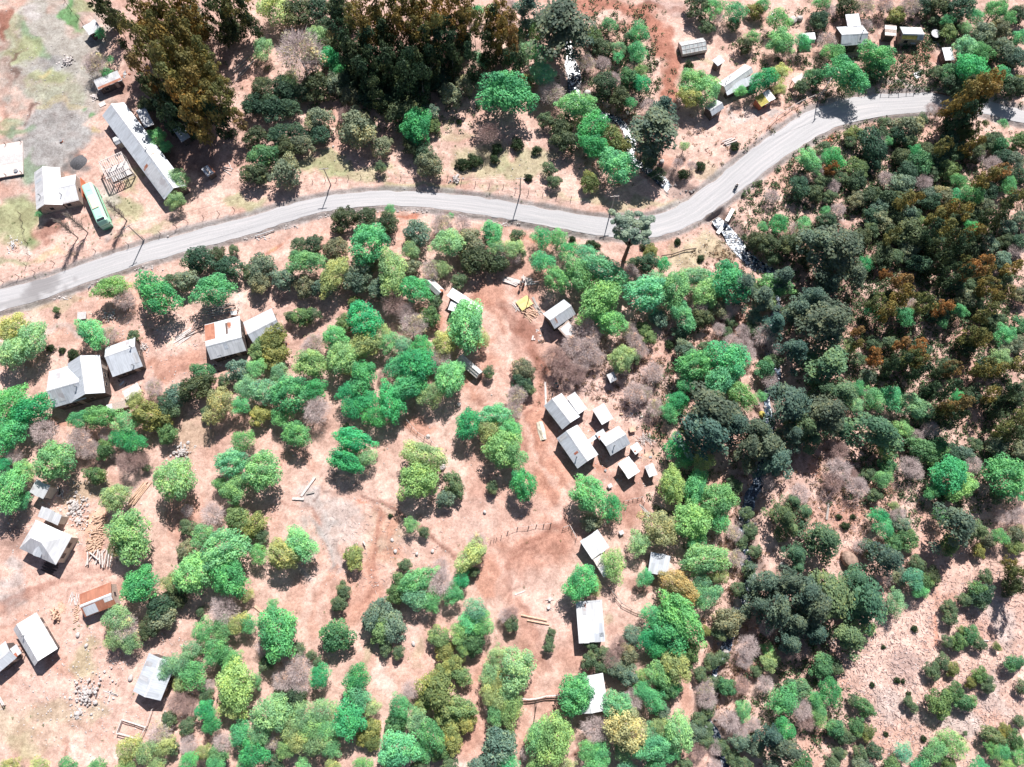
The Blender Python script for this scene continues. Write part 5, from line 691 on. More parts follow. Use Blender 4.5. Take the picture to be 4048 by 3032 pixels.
Bd('barn_house', 'left half of the double gabled house, with grey lower slope', 'house', [(190,1467),(315,1436),(345,1577),(217,1606)], 3.2, 1.9, 'u', .5, 'zinc', 'wall', chim=((.12,.85),(.88,.7)), lm='the double gabled house', patches=((.22,.6,.2,.32,'stained'),), over=.2)
Bd('barn_house', 'right half of the double gabled house, with bright white slope', 'house', [(258,1432),(389,1412),(421,1552),(292,1584)], 3.3, 2.1, 'v', .42, 'zinc', 'wall', over=.2)
Bd('lean_to', 'small board roof half under a tree right of the double gabled house', 'shed', [(482,1543),(543,1516),(561,1543),(500,1586)], 1.9, .1, roof='pale', kind='open', lm='the pale board roof')
Bd('plank_roof', 'low brown sheet roof below the double gabled house', 'shed', [(421,1592),(498,1588),(520,1612),(424,1621)], 1.2, .1, roof='board', kind='open', patches=((0,0,.25,1,'white'),))
Bd('water_tank_roof', 'small white square slab on the grass strip below the road', 'slab', [(306,1234),(340,1232),(341,1262),(305,1262)], .5, .05, roof='concrete', kind='shed', wall='concrete', openings=False, lm='the small white slab')
Bd('shack', 'shack with partly rusted roof hidden among trees near the village lane', 'shack', [(1683,1121),(1708,1098),(1756,1146),(1729,1174)], 2.3, .6, 'v', .5, 'rustmix', 'wall', lm='the half rusted shack')
Bd('long_shed', 'long narrow white roofed shed at the top of the village lane', 'shed', [(1760,1176),(1790,1146),(1914,1212),(1894,1242)], 2.5, .5, roof='white', kind='shed', lm='the narrow white shed')
Bd('lean_to', 'small white side roof on the lower side of the narrow white shed', 'shed', [(1782,1186),(1810,1200),(1796,1230),(1772,1226)], 2.2, .1, roof='white', kind='shed', openings=False)
Bd('house', 'square gabled house with a grey roof beside the lumber yard', 'house', [(2147,1241),(2229,1182),(2276,1241),(2192,1301)], 2.9, 1.3, 'u', .48, 'zinc', 'wall', lm='the gabled house by the lumber yard')
Bd('annex', 'mottled brown board annex below the house by the lumber yard', 'shed', [(2204,1299),(2249,1269),(2287,1311),(2253,1351)], 2.3, .3, roof='board', kind='shed', wall='dark', openings=False, patches=((.1,.1,.8,.75,'stained'),))
Bd('outhouse', 'tiny grey outhouse among the pinkish trees above the village cluster', 'outhouse', [(2400,1481),(2426,1470),(2438,1498),(2412,1518)], 2.1, .2, roof='stained', kind='shed', openings=False, lm='the tiny grey outhouse')
Bd('village_house', 'upper left gabled house of the village cluster beside the lane', 'house', [(2152,1604),(2220,1552),(2292,1647),(2222,1699)], 2.8, 1.2, 'v', .50, 'zinc', 'wall', patches=((.4,.04,.12,.42,'zinc'),(.62,.04,.16,.42,'zinc')), lm='the upper gabled village house')
Bd('shed', 'shed with twig-shadowed roof right of the upper village house', 'shed', [(2240,1571),(2273,1548),(2321,1615),(2287,1639)], 2.4, .2, 'v', roof='stained', kind='shed')
Bd('shed', 'separate white striped shed in the middle of the village cluster', 'shed', [(2342,1620),(2387,1595),(2423,1652),(2380,1682)], 2.4, .3, roof='white', kind='shed', lm='the middle village shed')
Bd('village_house', 'largest grey gabled house of the village cluster, with red brick chimney', 'house', [(2201,1733),(2283,1677),(2364,1797),(2283,1853)], 2.9, 1.3, 'v', .5, 'zinc', 'wall', chim=((.26,.2),), patches=((.33,.2,.06,.16,'brick'),), lm='the largest village house')
Bd('village_house', 'right hand gabled house of the village cluster with a pipe chimney', 'house', [(2368,1728),(2446,1683),(2491,1753),(2414,1804)], 2.8, 1.2, 'u', .50, 'zinc', 'wall', chim=((.32,.72),), lm='the right village house')
Bd('house_wing', 'small wing with an orange patch at the left end of the right village house', 'house', [(2353,1714),(2383,1694),(2401,1722),(2371,1742)], 2.6, .2, roof='white', kind='shed', patches=((.05,.5,.25,.45,'orange'),), openings=False)
Bd('covered_walk', 'narrow white covered walkway joining the two largest village houses', 'walkway', [(2325,1740),(2358,1714),(2365,1727),(2333,1752)], 2.3, .1, roof='white', kind='open')
Bd('shed', 'cluttered little white roof with a black pot on it, right of village house', 'shed', [(2489,1767),(2519,1748),(2541,1776),(2511,1797)], 2.0, .1, roof='white', kind='shed', openings=False, patches=((.1,.6,.2,.2,'rust'),))
Bd('hut', 'square bright white roofed hut below the right village house', 'hut', [(2441,1833),(2487,1803),(2529,1862),(2484,1896)], 2.4, .4, 'v', roof='white', kind='shed', lm='the bright square hut')
Bd('hut', 'smallest white hut at the lower right of the village cluster', 'hut', [(2549,1843),(2580,1829),(2598,1874),(2566,1889)], 2.2, .2, roof='white', kind='shed', patches=((.1,.05,.3,.3,'stained'),), openings=False, lm='the smallest village hut')
Bd('shed', 'white roofed shed between the lower yard and a dark pen', 'shed', [(2290,2140),(2362,2095),(2411,2163),(2342,2211)], 2.5, .4, roof='white', kind='shed', lm='the white shed by the dark pen')
Bd('lean_to', 'pinkish board extension below the white shed, half under a lime tree', 'shed', [(2343,2213),(2386,2188),(2418,2260),(2388,2284)], 2.2, .1, roof='pale', kind='shed', patches=((0,.5,1,.5,'white'),), openings=False)
Bd('shed', 'grey mottled shed shaded by trees near the stream', 'shed', [(2574,2181),(2647,2197),(2640,2281),(2560,2262)], 2.6, .3, roof='zinc', kind='shed', lm='the shaded grey shed near the stream')
Bd('barn', 'large plain white rectangular roof standing alone below the dark pen', 'barn', [(2277,2379),(2378,2371),(2392,2536),(2287,2544)], 2.8, .4, roof='white', kind='shed', lm='the large white rectangular roof', patches=((.05,.0,.9,.04,'stained'),(.6,.78,.38,.2,'zinc')))
Bd('barn', 'white gabled barn half covered by a green tree near the bottom', 'barn', [(2268,2676),(2385,2660),(2404,2806),(2292,2823)], 2.9, 1.1, 'v', .42, 'white', 'wall', lm='the half covered white barn')
Bd('box_house', 'boxy white house between the leafy trees on the left edge', 'house', [(145,1894),(206,1923),(167,1971),(118,1948)], 3.0, .3, 'u', roof='stained', kind='shed', wall='creamwall', lm='the boxy white house')
Bd('outbuilding', 'pale outbuilding between the boxy house and the pyramid roofed house', 'shed', [(172,2002),(252,2036),(228,2076),(148,2042)], 2.5, .5, roof='white', kind='shed', wall='creamwall')
Bd('cottage', 'white cottage with one very wide slope left of the stone pile', 'house', [(48,2486),(140,2429),(233,2560),(137,2632)], 2.3, 1.1, 'v', .2, 'white', 'wall', over=.7, chim=((.68,.35),), lm='the wide sloped cottage')
Bd('hut', 'grey roofed hut cut by the left edge below the wide sloped cottage', 'hut', [(-62,2600),(24,2533),(62,2602),(-8,2662)], 2.6, .6, 'u', .5, roof='zinc')
Bd('link_roof', 'little white and red patched roof joining hut and wide sloped cottage', 'shed', [(34,2568),(66,2548),(86,2582),(58,2602)], 2.3, .1, roof='white', kind='open', patches=((.0,.6,.5,.4,'brick'),))
Bd('shed', 'long shed with rusty red roof and grey patches at the lower left', 'shed', [(312,2343),(437,2308),(462,2390),(338,2440)], 2.3, .9, 'u', .5, 'rust', 'board', patches=((.05,.62,.4,.36,'zinc'),(.72,.55,.26,.2,'white'),(0,.47,1,.05,'white')), lm='the rusty roofed shed')
Bd('cottage', 'narrow grey and white gabled cottage beside the thicket at lower left', 'house', [(588,2580),(692,2618),(637,2774),(527,2730)], 2.8, 1.0, 'v', .45, 'zinc', 'wall', lm='the narrow gabled cottage')
# hip roofed house
cs = [(138,2054),(290,2120),(217,2231),(79,2170)]; gx, gy, gz = ground(180, 2145); c, an, L, D, cs = fit(cs, gz + 3.1, 'u')
h = thing('pyramid_house', 'cream walled house with a steep four sided white roof on the left', 'house', (c.x, c.y, gz), an); LM.append((180, 2145, 'the pyramid roofed house'))
MB().box((0, 0, 1.3), (L - .8, D - .8, 3.6)).obj('wall', M['creamwall'], h)
a = Vector((-L * .22, 0, 5.2)); b_ = Vector((L * .05, 0, 5.2)); X, Y = L / 2, D / 2; e = 3.1
r = MB(); r.v = [(-X, -Y, e), (X, -Y, e), (X, Y, e), (-X, Y, e), tuple(a), tuple(b_)]; r.f = [(0, 1, 5, 4), (1, 2, 5), (2, 3, 4, 5), (3, 0, 4), (3, 2, 1, 0)]; ro = r.obj('roof', M['white'], h)
d = MB(); d.v = [(-.9, -Y * .95, e + .55), (.9, -Y * .95, e + .55), (0, -Y * .95, e + 1.25), (-.9, -Y * .35, e + .9), (.9, -Y * .35, e + .9), (0, -Y * .25, e + 1.5)]; d.f = [(0, 1, 2), (0, 2, 5, 3), (1, 4, 5, 2), (0, 3, 4, 1)]; d.obj('dormer', M['zinc'], h)
for yy in (-1.2, 1.0): opening(h, L / 2 - .37, yy, 1.7, 1.0, 1.0, 'E')
opening(h, -1.0, -D / 2 + .37, 1.7, 1.0, 1.0, 'N'); opening(h, 1.2, -D / 2 + .37, 1.1, .9, 2.0, 'N', True)
# greenhouses with visible bars
def greenhouse(cs, label, lm, eave=1.6, rise=.8):
    gx, gy, gz = ground(*np.mean(cs, axis=0)); c, an, L, D, cs = fit(cs, gz + eave, 'u'); g = thing('greenhouse', label, 'greenhouse', (c.x, c.y, gz), an); X, Y = L / 2, D / 2
    MB().box((0, 0, .2), (L - .1, D - .1, 1.0)).obj('base', M['dark'], g)
    f = MB(); n = 6
    for i in range(n + 1):
        x = -X + L * i / n; f.tube((x, Y, .6), (x, Y, eave), .05); f.tube((x, -Y, .6), (x, -Y, eave), .05); f.tube((x, Y, eave), (x, 0, eave + rise), .05); f.tube((x, -Y, eave), (x, 0, eave + rise), .05)
    for y, z in ((Y, eave), (-Y, eave), (0, eave + rise), (-Y / 2, eave + rise / 2), (Y / 2, eave + rise / 2)): f.tube((-X, y, z), (X, y, z), .05)
    f.obj('frame', M['pale'], g)
    s = MB(); 
    for y0, y1 in ((Y, 0), (0, -Y)):
        for i in range(n):
            x0, x1 = -X + L * i / n + .05, -X + L * (i + 1) / n - .05; z0, z1 = (eave, eave + rise) if y0 else (eave + rise, eave)
            s.quad((x0, y1, z1 - .03), (x1, y1, z1 - .03), (x1, y0, z0 - .03), (x0, y0, z0 - .03))
    for x in (-X, X): s.poly([(x, -Y, .7), (x, Y, .7), (x, Y, eave), (x, 0, eave + rise), (x, -Y, eave)])
    for y in (-Y, Y): s.quad((-X, y, .7), (X, y, .7), (X, y, eave), (-X, y, eave))
    s.obj('glazing', M['poly'], g); MB().box((X + .04, 0, 1.0), (.05, .8, 1.6)).obj('door', M['board'], g); LM.append((*np.mean(cs, axis=0), lm))
greenhouse([(2686,171),(2779,145),(2793,195),(2698,216)], 'glazed greenhouse with white bars beside the upper dirt track', 'the barred greenhouse')
greenhouse([(1828,1398),(1906,1470),(1880,1498),(1810,1422)], 'narrow dark greenhouse with pale bars beside the village lane', 'the village lane greenhouse')
# open timber frame by the bus
cs = [(389,640),(475,607),(516,668),(425,704)]; gx, gy, gz = ground(455, 665); c, an, L, D, _ = fit(cs, gz + 3, 'u')
fr = thing('unfinished_building', 'unroofed timber building frame standing between the barn and the bus', 'frame', (c.x, c.y, gz), an); LM.append((455, 660, 'the open timber frame'))
X, Y = L / 2, D / 2
for i in range(4):
    for s in (-1, 1): MB().box((-X + L * i / 3, s * Y, 1.45), (.2, .2, 3.1)).obj('post', M['pale'], fr)
bm_ = MB()
for s in (-1, 1): bm_.box((0, s * Y, 3.08), (L + .3, .16, .16)); bm_.box((s * X, 0, 3.08), (.16, D - .2, .16)); bm_.box((0, s * Y, .5), (L, .1, .12)); bm_.box((s * X, 0, .5), (.1, D - .3, .12))
bm_.obj('beam', M['pale'], fr); j = MB()
for i in range(11): j.box((-X + .3 + (L - .6) * i / 10, 0, 3.2), (.11, D, .1))
j.obj('joists', M['pale'], fr); MB().box((0, .2, .35), (L * .9, D * .8, .12)).obj('floor_boards', M['concrete'], fr)
cs = [(-45,577),(86,559),(94,688),(-40,706)]; gx, gy, gz = ground(40, 630); c, an, L, D, _ = fit(cs, gz + .5, 'u')
dk = thing('raised_deck', 'wide pale pink deck cut by the left edge above the white house', 'deck', (c.x, c.y, gz), an); MB().box((0, 0, .35), (L, D, .3)).obj('platform', M['pinkdeck'], dk); MB().box((0, .1, .515), (L, D * .28, .02)).obj('grey_strip', M['concrete'], dk)
for x in (-L / 2 + .3, 0, L / 2 - .3):
    for y in (-D / 2 + .3, D / 2 - .3): MB().box((x, y, .6), (.12, .12, 1.4)).obj('post', M['dark'], dk)
LM.append((40, 630, 'the pale pink deck'))
# ------------------------------------------------------------ vehicles, people, animals
def at(px, py): return ground(px, py)
def heading(p, q): a, b = flat(*p), flat(*q); return atan2(b[1] - a[1], b[0] - a[0])
x0, y0, z0 = at(360, 746); x1, y1, z1 = at(424, 900); an = atan2(y1 - y0, x1 - x0); cx, cy, cz = at(401, 830)
bus = thing('bus', 'long pale mint green bus parked on the grey gravel yard', 'bus', (cx, cy, min(z0, z1, cz) + .05), an); LM.append((393, 822, 'the mint green bus'))
mint, _n, _b = mat('mint_paint'); _b.inputs['Base Color'].default_value = (.42, .74, .60, 1); _b.inputs['Roughness'].default_value = .35
mintd = simple('green_paint', (.16, .50, .28), rough=.35, vary=.1)
L = 11.2; prof = [(-1.22, .35), (-1.25, 1.0), (-1.25, 2.6), (-1.12, 3.0), (-.8, 3.14), (.8, 3.14), (1.12, 3.0), (1.25, 2.6), (1.25, 1.0), (1.22, .35)]
b = MB(); rings = [(-L / 2, .93, 0), (-L / 2 + .25, 1, 0), (L / 2 - 1.3, 1, 0), (L / 2 - .5, .985, -.12), (L / 2, .93, -.9)]
for x, s, dz in rings: b.v += [(x, y * s, z + (dz if z > 2 else 0)) for y, z in prof]
n = len(prof); b.f = [(i * n + k, i * n + (k + 1) % n, (i + 1) * n + (k + 1) % n, (i + 1) * n + k) for i in range(4) for k in range(n)] + [tuple(range(n)), tuple(4 * n + k for k in reversed(range(n)))]
b.f = [tuple(reversed(f)) for f in b.f]; b.obj('body', mint, bus)
for s in (-1, 1):
    m_ = MB()
    for k in range(6): m_.box((-L / 2 + 1.2 + k * 1.55, s * 1.262, 2.1), (1.42, .03, .75))
    m_.obj('side_windows', M['glass'], bus)
    MB().box((0, s * 1.262, .8), (L - 1.4, .03, .5)).obj('side_skirt', mintd, bus)
w = MB(); w.quad((L / 2 - .55, -1.05, 2.92), (L / 2 - .55, 1.05, 2.92), (L / 2 + .03, 1.08, 1.75), (L / 2 + .03, -1.08, 1.75)); w.f = [tuple(reversed(w.f[0]))]; w.obj('windscreen', M['glass'], bus)
MB().box((L / 2 - .95, 0, 3.16), (.55, 1.7, .1)).obj('destination_hatch', M['glass'], bus)
MB().box((-.3, 0, 3.24), (3.6, 1.45, .2)).obj('roof_unit', simple('cream_paint', (.78, .66, .50), vary=.05), bus)
for x in (-3.9, 3.6): MB().box((x, 0, 3.17), (.6, .8, .08)).obj('roof_hatch', mint, bus)
for x in (-3.2, 3.4):
    for s in (-1, 1): wh = MB().tube((x, s * .98, .48), (x, s * 1.27, .48), .48, n=16).obj('wheel', M['black'], bus); MB().tube((x, s * 1.26, .48), (x, s * 1.29, .48), .22, n=10).obj('rim', M['metal'], wh)
for s in (-1, 1):
    MB().box((L / 2 - .02, s * .85, .9), (.1, .32, .22)).obj('headlight', M['white'], bus); MB().box((L / 2 + .25, s * 1.35, 2.4), (.12, .22, .4)).obj('mirror', M['black'], bus)
MB().box((L / 2 + .03, 0, .55), (.12, 2.3, .3)).obj('bumper', mintd, bus)
gz = hgt(*flat(2906, 738)) + .06; cx, cy = flat(2908, 741); an = heading((2890, 760), (2925, 725))
mo = thing('motorcycle', 'dark motorcycle ridden along the gravel road at the upper bend', 'motorcycle', (cx, cy, gz), an); LM.append((2906, 740, 'the motorcycle'))
for x in (-.7, .7): w = MB(); [w.tube((x + .28 * cos(q), 0, .3 + .28 * sin(q)), (x + .28 * cos(q + .524), 0, .3 + .28 * sin(q + .524)), .06, n=6) for q in [i * .5236 for i in range(12)]]; w.obj('wheel', M['black'], mo)
MB().box((0, 0, .55), (.7, .26, .36)).tube((.35, 0, .7), (.7, 0, .3), .05).tube((-.3, 0, .6), (-.7, 0, .3), .04).obj('frame', M['metal'], mo)
MB().rock((.15, 0, .85), .24, 4).obj('fuel_tank', M['black'], mo, smooth=True); MB().box((-.35, 0, .84), (.7, .28, .12)).obj('seat', M['black'], mo)
MB().tube((.45, -.4, 1.08), (.45, .4, 1.08), .025).tube((.45, 0, 1.08), (.62, 0, .6), .03).obj('handlebar', M['metal'], mo); MB().box((.62, 0, .9), (.12, .2, .2)).obj('headlight', M['white'], mo)
def skinned(name, nodes, edges, m, parent, root=0):
    me = bpy.data.meshes.new(name); me.from_pydata([p for p, r in nodes], edges, []); me.materials.append(m)
    o = bpy.data.objects.new(name, me); COL.objects.link(o); o.parent = parent
    s = o.modifiers.new('skin', 'SKIN'); s.use_smooth_shade = True
    for v, (p, r) in zip(me.skin_vertices[0].data, nodes): v.radius = (r, r)
    me.skin_vertices[0].data[root].use_root = True
    u = o.modifiers.new('smooth', 'SUBSURF'); u.levels = 1; u.render_levels = 1; return o
def person(px, py, label, face, shirt, trousers, hair=M['black'], ride=False, armf=(.25, .3)):
    x, y, z = at(px, py)
    if ride: z = gz + .45; x, y = cx - .25 * cos(an), cy - .25 * sin(an)
    p = thing('person', label, 'person', (x, y, z), face, None)
    if ride: hip, kn, ft, kz = .50, (.38, .16, .42), (.10, .16, -.30), 0
    else: hip = .92
    sh = hip + .50
    if ride: legs = [((0.02, s * .09, hip - .03), (.36, s * .2, hip - .08), (.12, s * .2, -.1), (.3, s * .2, -.12)) for s in (-1, 1)]
    else: legs = [((0, s * .09, hip - .05), (.06 * s, s * .11, .48), (-.02 + .09 * s, s * .12, .07), (.16 + .09 * s, s * .13, .04)) for s in (-1, 1)]
    lean = .22 if ride else 0
    N_ = [((0, 0, hip), .13), ((lean * .5, 0, hip + .25), .14), ((lean, 0, sh), .13), ((lean + .02, 0, sh + .10), .055), ((lean + .05, 0, sh + .20), .095), ((lean + .05, 0, sh + .30), .085)]; E_ = [(0, 1), (1, 2), (2, 3), (3, 4), (4, 5)]
    nose = len(N_); N_ += [((lean + .155, 0, sh + .20), .018)]; E_ += [(4, nose)]
    for s in (-1, 1): N_ += [((lean + .03, s * .10, sh + .21), .02)]; E_ += [(4, len(N_) - 1)]
    for s in (-1, 1):
        k = len(N_); el = (lean + (armf[0] if ride else .03), s * .26, sh - .22); ha = (lean + .42, s * .32, sh - .28) if ride else (lean + armf[0], s * .24, sh - .22 - armf[1] * .7)
        N_ += [((lean, s * .19, sh - .02), .06), (el, .045), (ha, .033), ((ha[0] + .07, ha[1], ha[2] - .03), .035)]; E_ += [(2, k), (k, k + 1), (k + 1, k + 2), (k + 2, k + 3)]
        for f in range(5): N_ += [((ha[0] + .10 + (.05 if f < 4 else .0), ha[1] + (f - 1.5) * .018 * 1.2 - (.03 * s if f == 4 else 0), ha[2] - .08), .008)]; E_ += [(k + 3, len(N_) - 1)]
        k = len(N_); N_ += [(q, r) for q, r in zip(legs[0 if s < 0 else 1], (.085, .058, .045, .035))]; E_ += [(0, k), (k, k + 1), (k + 1, k + 2), (k + 2, k + 3)]
    skinned('body', N_, E_, M['skin'], p)
    S = [((0, 0, hip), .155), ((lean * .5, 0, hip + .25), .165), ((lean, 0, sh), .155)]; SE = [(0, 1), (1, 2)]
    for s in (-1, 1):
        k = len(S); S += [((lean, s * .19, sh - .01), .08), ((lean + (armf[0] if ride else .03), s * .26, sh - .22), .062)]; SE += [(2, k), (k, k + 1)]
        ha = (lean + .40, s * .31, sh - .28) if ride else (lean + armf[0] * .9, s * .245, sh - .22 - armf[1] * .62); S += [(ha, .05)]; SE += [(k + 1, k + 2)]
    skinned('shirt', S, SE, shirt, p)
    Q = [((0, 0, hip + .02), .158)]; QE = []
    for i in (0, 1): k = len(Q); Q += [(q, r) for q, r in zip(legs[i][:3], (.105, .078, .062))]; QE += [(0, k), (k, k + 1), (k + 1, k + 2)]
    skinned('trousers', Q, QE, trousers, p)
    for i in (0, 1): a_, b2 = Vector(legs[i][2]), Vector(legs[i][3]); MB().box(((a_ + b2) / 2), (.28, .10, .09)).obj('shoe', M['black'], p)
    MB().rock((lean + .02, 0, sh + .26), .125, 3, 1.0).obj('hair' if not ride else 'helmet', hair, p, smooth=True)
    return p
cw = simple('white_cloth', (.75, .73, .72), vary=.05); cb = simple('blue_cloth', (.05, .22, .40), vary=.1); cd = simple('dark_cloth', (.03, .03, .05), vary=.2); ct = simple('teal_cloth', (.10, .42, .45), vary=.1); cr = simple('pink_cloth', (.5, .28, .24), vary=.1)
person(2906, 742, 'person in a white top riding the motorcycle', an, cw, cd, hair=cw, ride=True)
person(2055, 1142, 'person in a pale shirt standing lowest in the lumber yard group', 1.2, cw, cd)
person(2064, 1115, 'person in black clothes at the left end of the plank stack', .2, cd, cd)
person(2069, 1132, 'person in a pinkish top standing just right of the pale shirted one', 1.5, cr, cd)
person(2072, 1122, 'person in a dark blue top bending by the plank stack', 1.8, cb, cd)
person(2197, 1520, 'person in a light teal shirt above the village cluster, left of a companion', -1.4, ct, cd)
person(2205, 1531, 'person in a bright blue shirt above the village cluster, right of companion', 2.6, cb, cd)
def beast(name, label, cat, px, py, face, ln, m, hm=None):
    x, y, z = at(px, py); p = thing(name, label, cat, (x, y, z), face); s = ln
    Nn = [((0, 0, .52 * s), .17 * s), ((.28 * s, 0, .54 * s), .19 * s), ((-.34 * s, 0, .54 * s), .16 * s), ((.46 * s, 0, .66 * s), .09 * s), ((.60 * s, 0, .74 * s), .08 * s), ((.76 * s, 0, .68 * s), .045 * s), ((-.5 * s, 0, .5 * s), .035 * s), ((-.58 * s, 0, .36 * s), .02 * s)]
    E = [(0, 1), (0, 2), (1, 3), (3, 4), (4, 5), (2, 6), (6, 7)]
    for q in (-1, 1): Nn += [((.56 * s, q * .10 * s, .80 * s), .025 * s)]; E += [(4, len(Nn) - 1)]
    for q in (-1, 1):
        k = len(Nn); Nn += [((.30 * s, q * .11 * s, .38 * s), .055 * s), ((.31 * s, q * .11 * s, .2 * s), .035 * s), ((.31 * s, q * .11 * s, .03 * s), .03 * s)]; E += [(1, k), (k, k + 1), (k + 1, k + 2)]
        k = len(Nn); Nn += [((-.30 * s, q * .11 * s, .38 * s), .07 * s), ((-.42 * s, q * .11 * s, .2 * s), .035 * s), ((-.36 * s, q * .11 * s, .03 * s), .03 * s)]; E += [(2, k), (k, k + 1), (k + 1, k + 2)]
    skinned('body', Nn, E, m, p)
beast('sheep', 'pale sheep standing alone on the grass above a small round tree', 'sheep', 1441, 2148, -1.0, 1.0, M['wool'])
beast('dog', 'dark dog on the lane just above the upper village house', 'dog', 2184, 1560, -1.9, .8, cd)
# ------------------------------------------------------------ poles, wires, fences
PT = []
def pole(px, py, label, h=7.0, arm=.6, lm=None):
    x, y, z = at(px, py); p = thing('power_pole', label, 'power pole', (x, y, z), arm, 'power poles along the gravel road'); MB().tube((0, 0, -.4), (0, 0, h), .15, .10, 8).obj('pole', M['log'], p)
    MB().box((0, 0, h - .35), (2.0, .10, .12)).obj('crossarm', M['pale'], p)
    for q in (-.9, -.3, .3, .9): MB().tube((q, 0, h - .29), (q, 0, h - .08), .05, .035, 6).obj('insulator', M['white'], p)
    PT.append(Vector((x, y, z + h - .1)))
    if lm: LM.append((px, py, lm))
pole(567, 950, 'power pole beside the road at the left, just right of the bus yard', lm='the power pole near the bus')
pole(1308, 731, 'power pole above the road near the round grey green bush', 7, .1, lm='the power pole above the road dip')
pole(2056, 768, 'power pole above the middle of the road, right of the dark bank', 7, 0, lm='the mid road power pole')
pole(2414, 836, 'power pole between the stream and the road, left of the bend', 7, .1, lm='the power pole by the lone pine')
pole(3234, 392, 'power pole at the outer edge of the upper right road curve', 7, .9, lm='the power pole on the upper curve')
for i in range(len(PT) - 1):
    w = MB(); a_, b2 = PT[i], PT[i + 1]
    for s in (-.9, .9):
        prev = None
        for k in range(13):
            t = k / 12; q = a_.lerp(b2, t) + Vector((s * .7, s * .3, -1.6 * 4 * t * (1 - t)))
            if prev: w.tube(prev, q, .012, n=3, cap=False)
            prev = q
    tag(w.obj('power_line', M['wire']), ('pair of thin wires over the road between the bus and the grey green bush', 'pair of thin wires running above the dark bank along the road', 'short pair of thin wires crossing near the stream left of the bend', 'long pair of thin wires from the stream to the upper curve')[i], 'wires', 'overhead wires along the road')
x, y, z = at(2090, 1185); p = thing('post', 'tall thin dark post in the lumber yard beside the yellow sheet', 'post', (x, y, z)); MB().tube((0, 0, -.3), (0, 0, 5.2), .1, .07).obj('pole', M['dark'], p); MB().box((0, 0, 5.0), (.6, .06, .06)).obj('crossarm', M['dark'], p)
def fence(pts, label, gap=2.6, h=1.2, rails=1, name='fence', m='dark', rm=None, lean=.12, lm=None, rr=.035, pr=.07, solid=False):
    P = [Vector(flat(*p)) for p in pts]; x0, y0 = P[0]; z0 = hgt(x0, y0); f = thing(name, label, 'fence', (x0, y0, z0)); R = random.Random(int(pts[0][0])); tops = []
    for a_, b2 in zip(P[:-1], P[1:]):
        n = max(1, round((b2 - a_).length / gap))
        for i in range(n + (b2 is P[-1])):
            q = a_.lerp(b2, i / n); z = hgt(q.x, q.y); lo = Vector((q.x - x0, q.y - y0, z - z0)); hi = lo + Vector((R.uniform(-lean, lean), R.uniform(-lean, lean), h * R.uniform(.85, 1.1)))
            MB().tube(lo - Vector((0, 0, .3)), hi, pr, pr * .8, 6).obj('post', M[m], f); tops.append((lo, hi))
    for k in range(rails):
        r = MB(); t = 1 - .38 * k - .08
        for (l0, h0), (l1, h1) in zip(tops[:-1], tops[1:]): r.tube(l0.lerp(h0, t), l1.lerp(h1, t), rr, rr, 5)
        r.obj('rail', M[rm or m], f)
    if lm: LM.append((*np.mean(pts, axis=0), lm))
fence([(1190,736),(1290,722),(1380,712),(1480,706)], 'wire fence with crooked dark posts along the grass above the road', 3.0, 1.3, 2, rr=.015, lm='the crooked roadside fence')
fence([(1530,706),(1700,712),(1770,708),(1880,730),(1990,744),(2090,768),(2256,792)], 'long dark fence on top of the earth bank above the road', 3.4, 1.3, 2, rr=.015, lm='the earth bank fence')
fence([(3030,512),(3070,470),(3118,436),(3160,410),(3220,385),(3290,352)], 'pale rail fence beside the road below the mossy roofed shed', 3.2, 1.2, 1, m='pale', rm='pale', rr=.06)
fence([(3487,364),(3520,362),(3555,362),(3585,360),(3616,358)], 'short dark fence along the road in front of the brown yard', 2.0, 1.5, 1, pr=.09)
fence([(3690,368),(3740,380),(3790,392)], 'low dark hedge fence along the road right of the brown yard', 2.4, .7, 2, rr=.1)
fence([(10,1112),(137,1075),(217,1040),(300,1015),(385,998)], 'sparse post fence along the left edge of the gravel road', 4.2, 1.3, 1, rr=.015)
fence([(515,975),(640,930),(705,905),(748,885),(870,850),(930,835)], 'roadside fence with leaning posts between the bus yard and long shadow', 3.4, 1.3, 1, rr=.015)
fence([(80,845),(92,905),(105,960),(118,1010),(104,1050)], 'field fence running downward at the left below the white house', 2.6, 1.3, 2, rr=.015)
fence([(258,5),(285,45),(312,75),(330,100)], 'thin fence on the green grass near the top left corner', 2.4, 1.3, 1, rr=.02)
fence([(1606,908),(1640,948),(1675,985),(1706,1000),(1740,1018),(1760,1035)][:0] or [T(1,2,1340,350),T(1,2,1440,470),T(1,2,1560,545),T(1,2,1680,650)], 'dark post and rail fence between two clearings above the yellow green tree', 2.0, 1.3, 2, rr=.03, rm='pale')
fence([T(2,2,20,1330),T(2,2,100,1295),T(2,2,200,1290),T(2,2,270,1270),T(2,2,390,1262)], 'row of short thick dark posts with a pale rail on the open soil', 1.7, 1.1, 1, rm='pale', pr=.1, lm='the row of thick posts on the open soil')
fence([T(1,2,2080,1405),T(1,2,2105,1400),T(1,2,2130,1388),T(1,2,2170,1370)], 'four leaning dark stakes in the open soil left of the thick post row', 1.0, 1.2, 0, name='stake_row')
fence([T(2,2,1030,1065),T(2,2,1110,1045),T(2,2,1190,1030),T(2,2,1208,1075)], 'short pen fence of dark pickets below the square hut', 1.0, 1.2, 2, rm='pale')
fence([T(2,2,500,1300),T(2,2,555,1275),T(2,2,575,1320),T(2,2,610,1390)], 'gate fence beside the lane left of the white shed', 1.5, 1.3, 2, rm='pale')
fence([T(2,3,890,150),T(2,3,950,230),T(2,3,1000,295),T(2,3,1090,345),T(2,3,1210,385)], 'curving rough rail fence round the dark soil of the pen', 1.6, 1.2, 2, rm='log', rr=.06, lm='the curved pen fence')
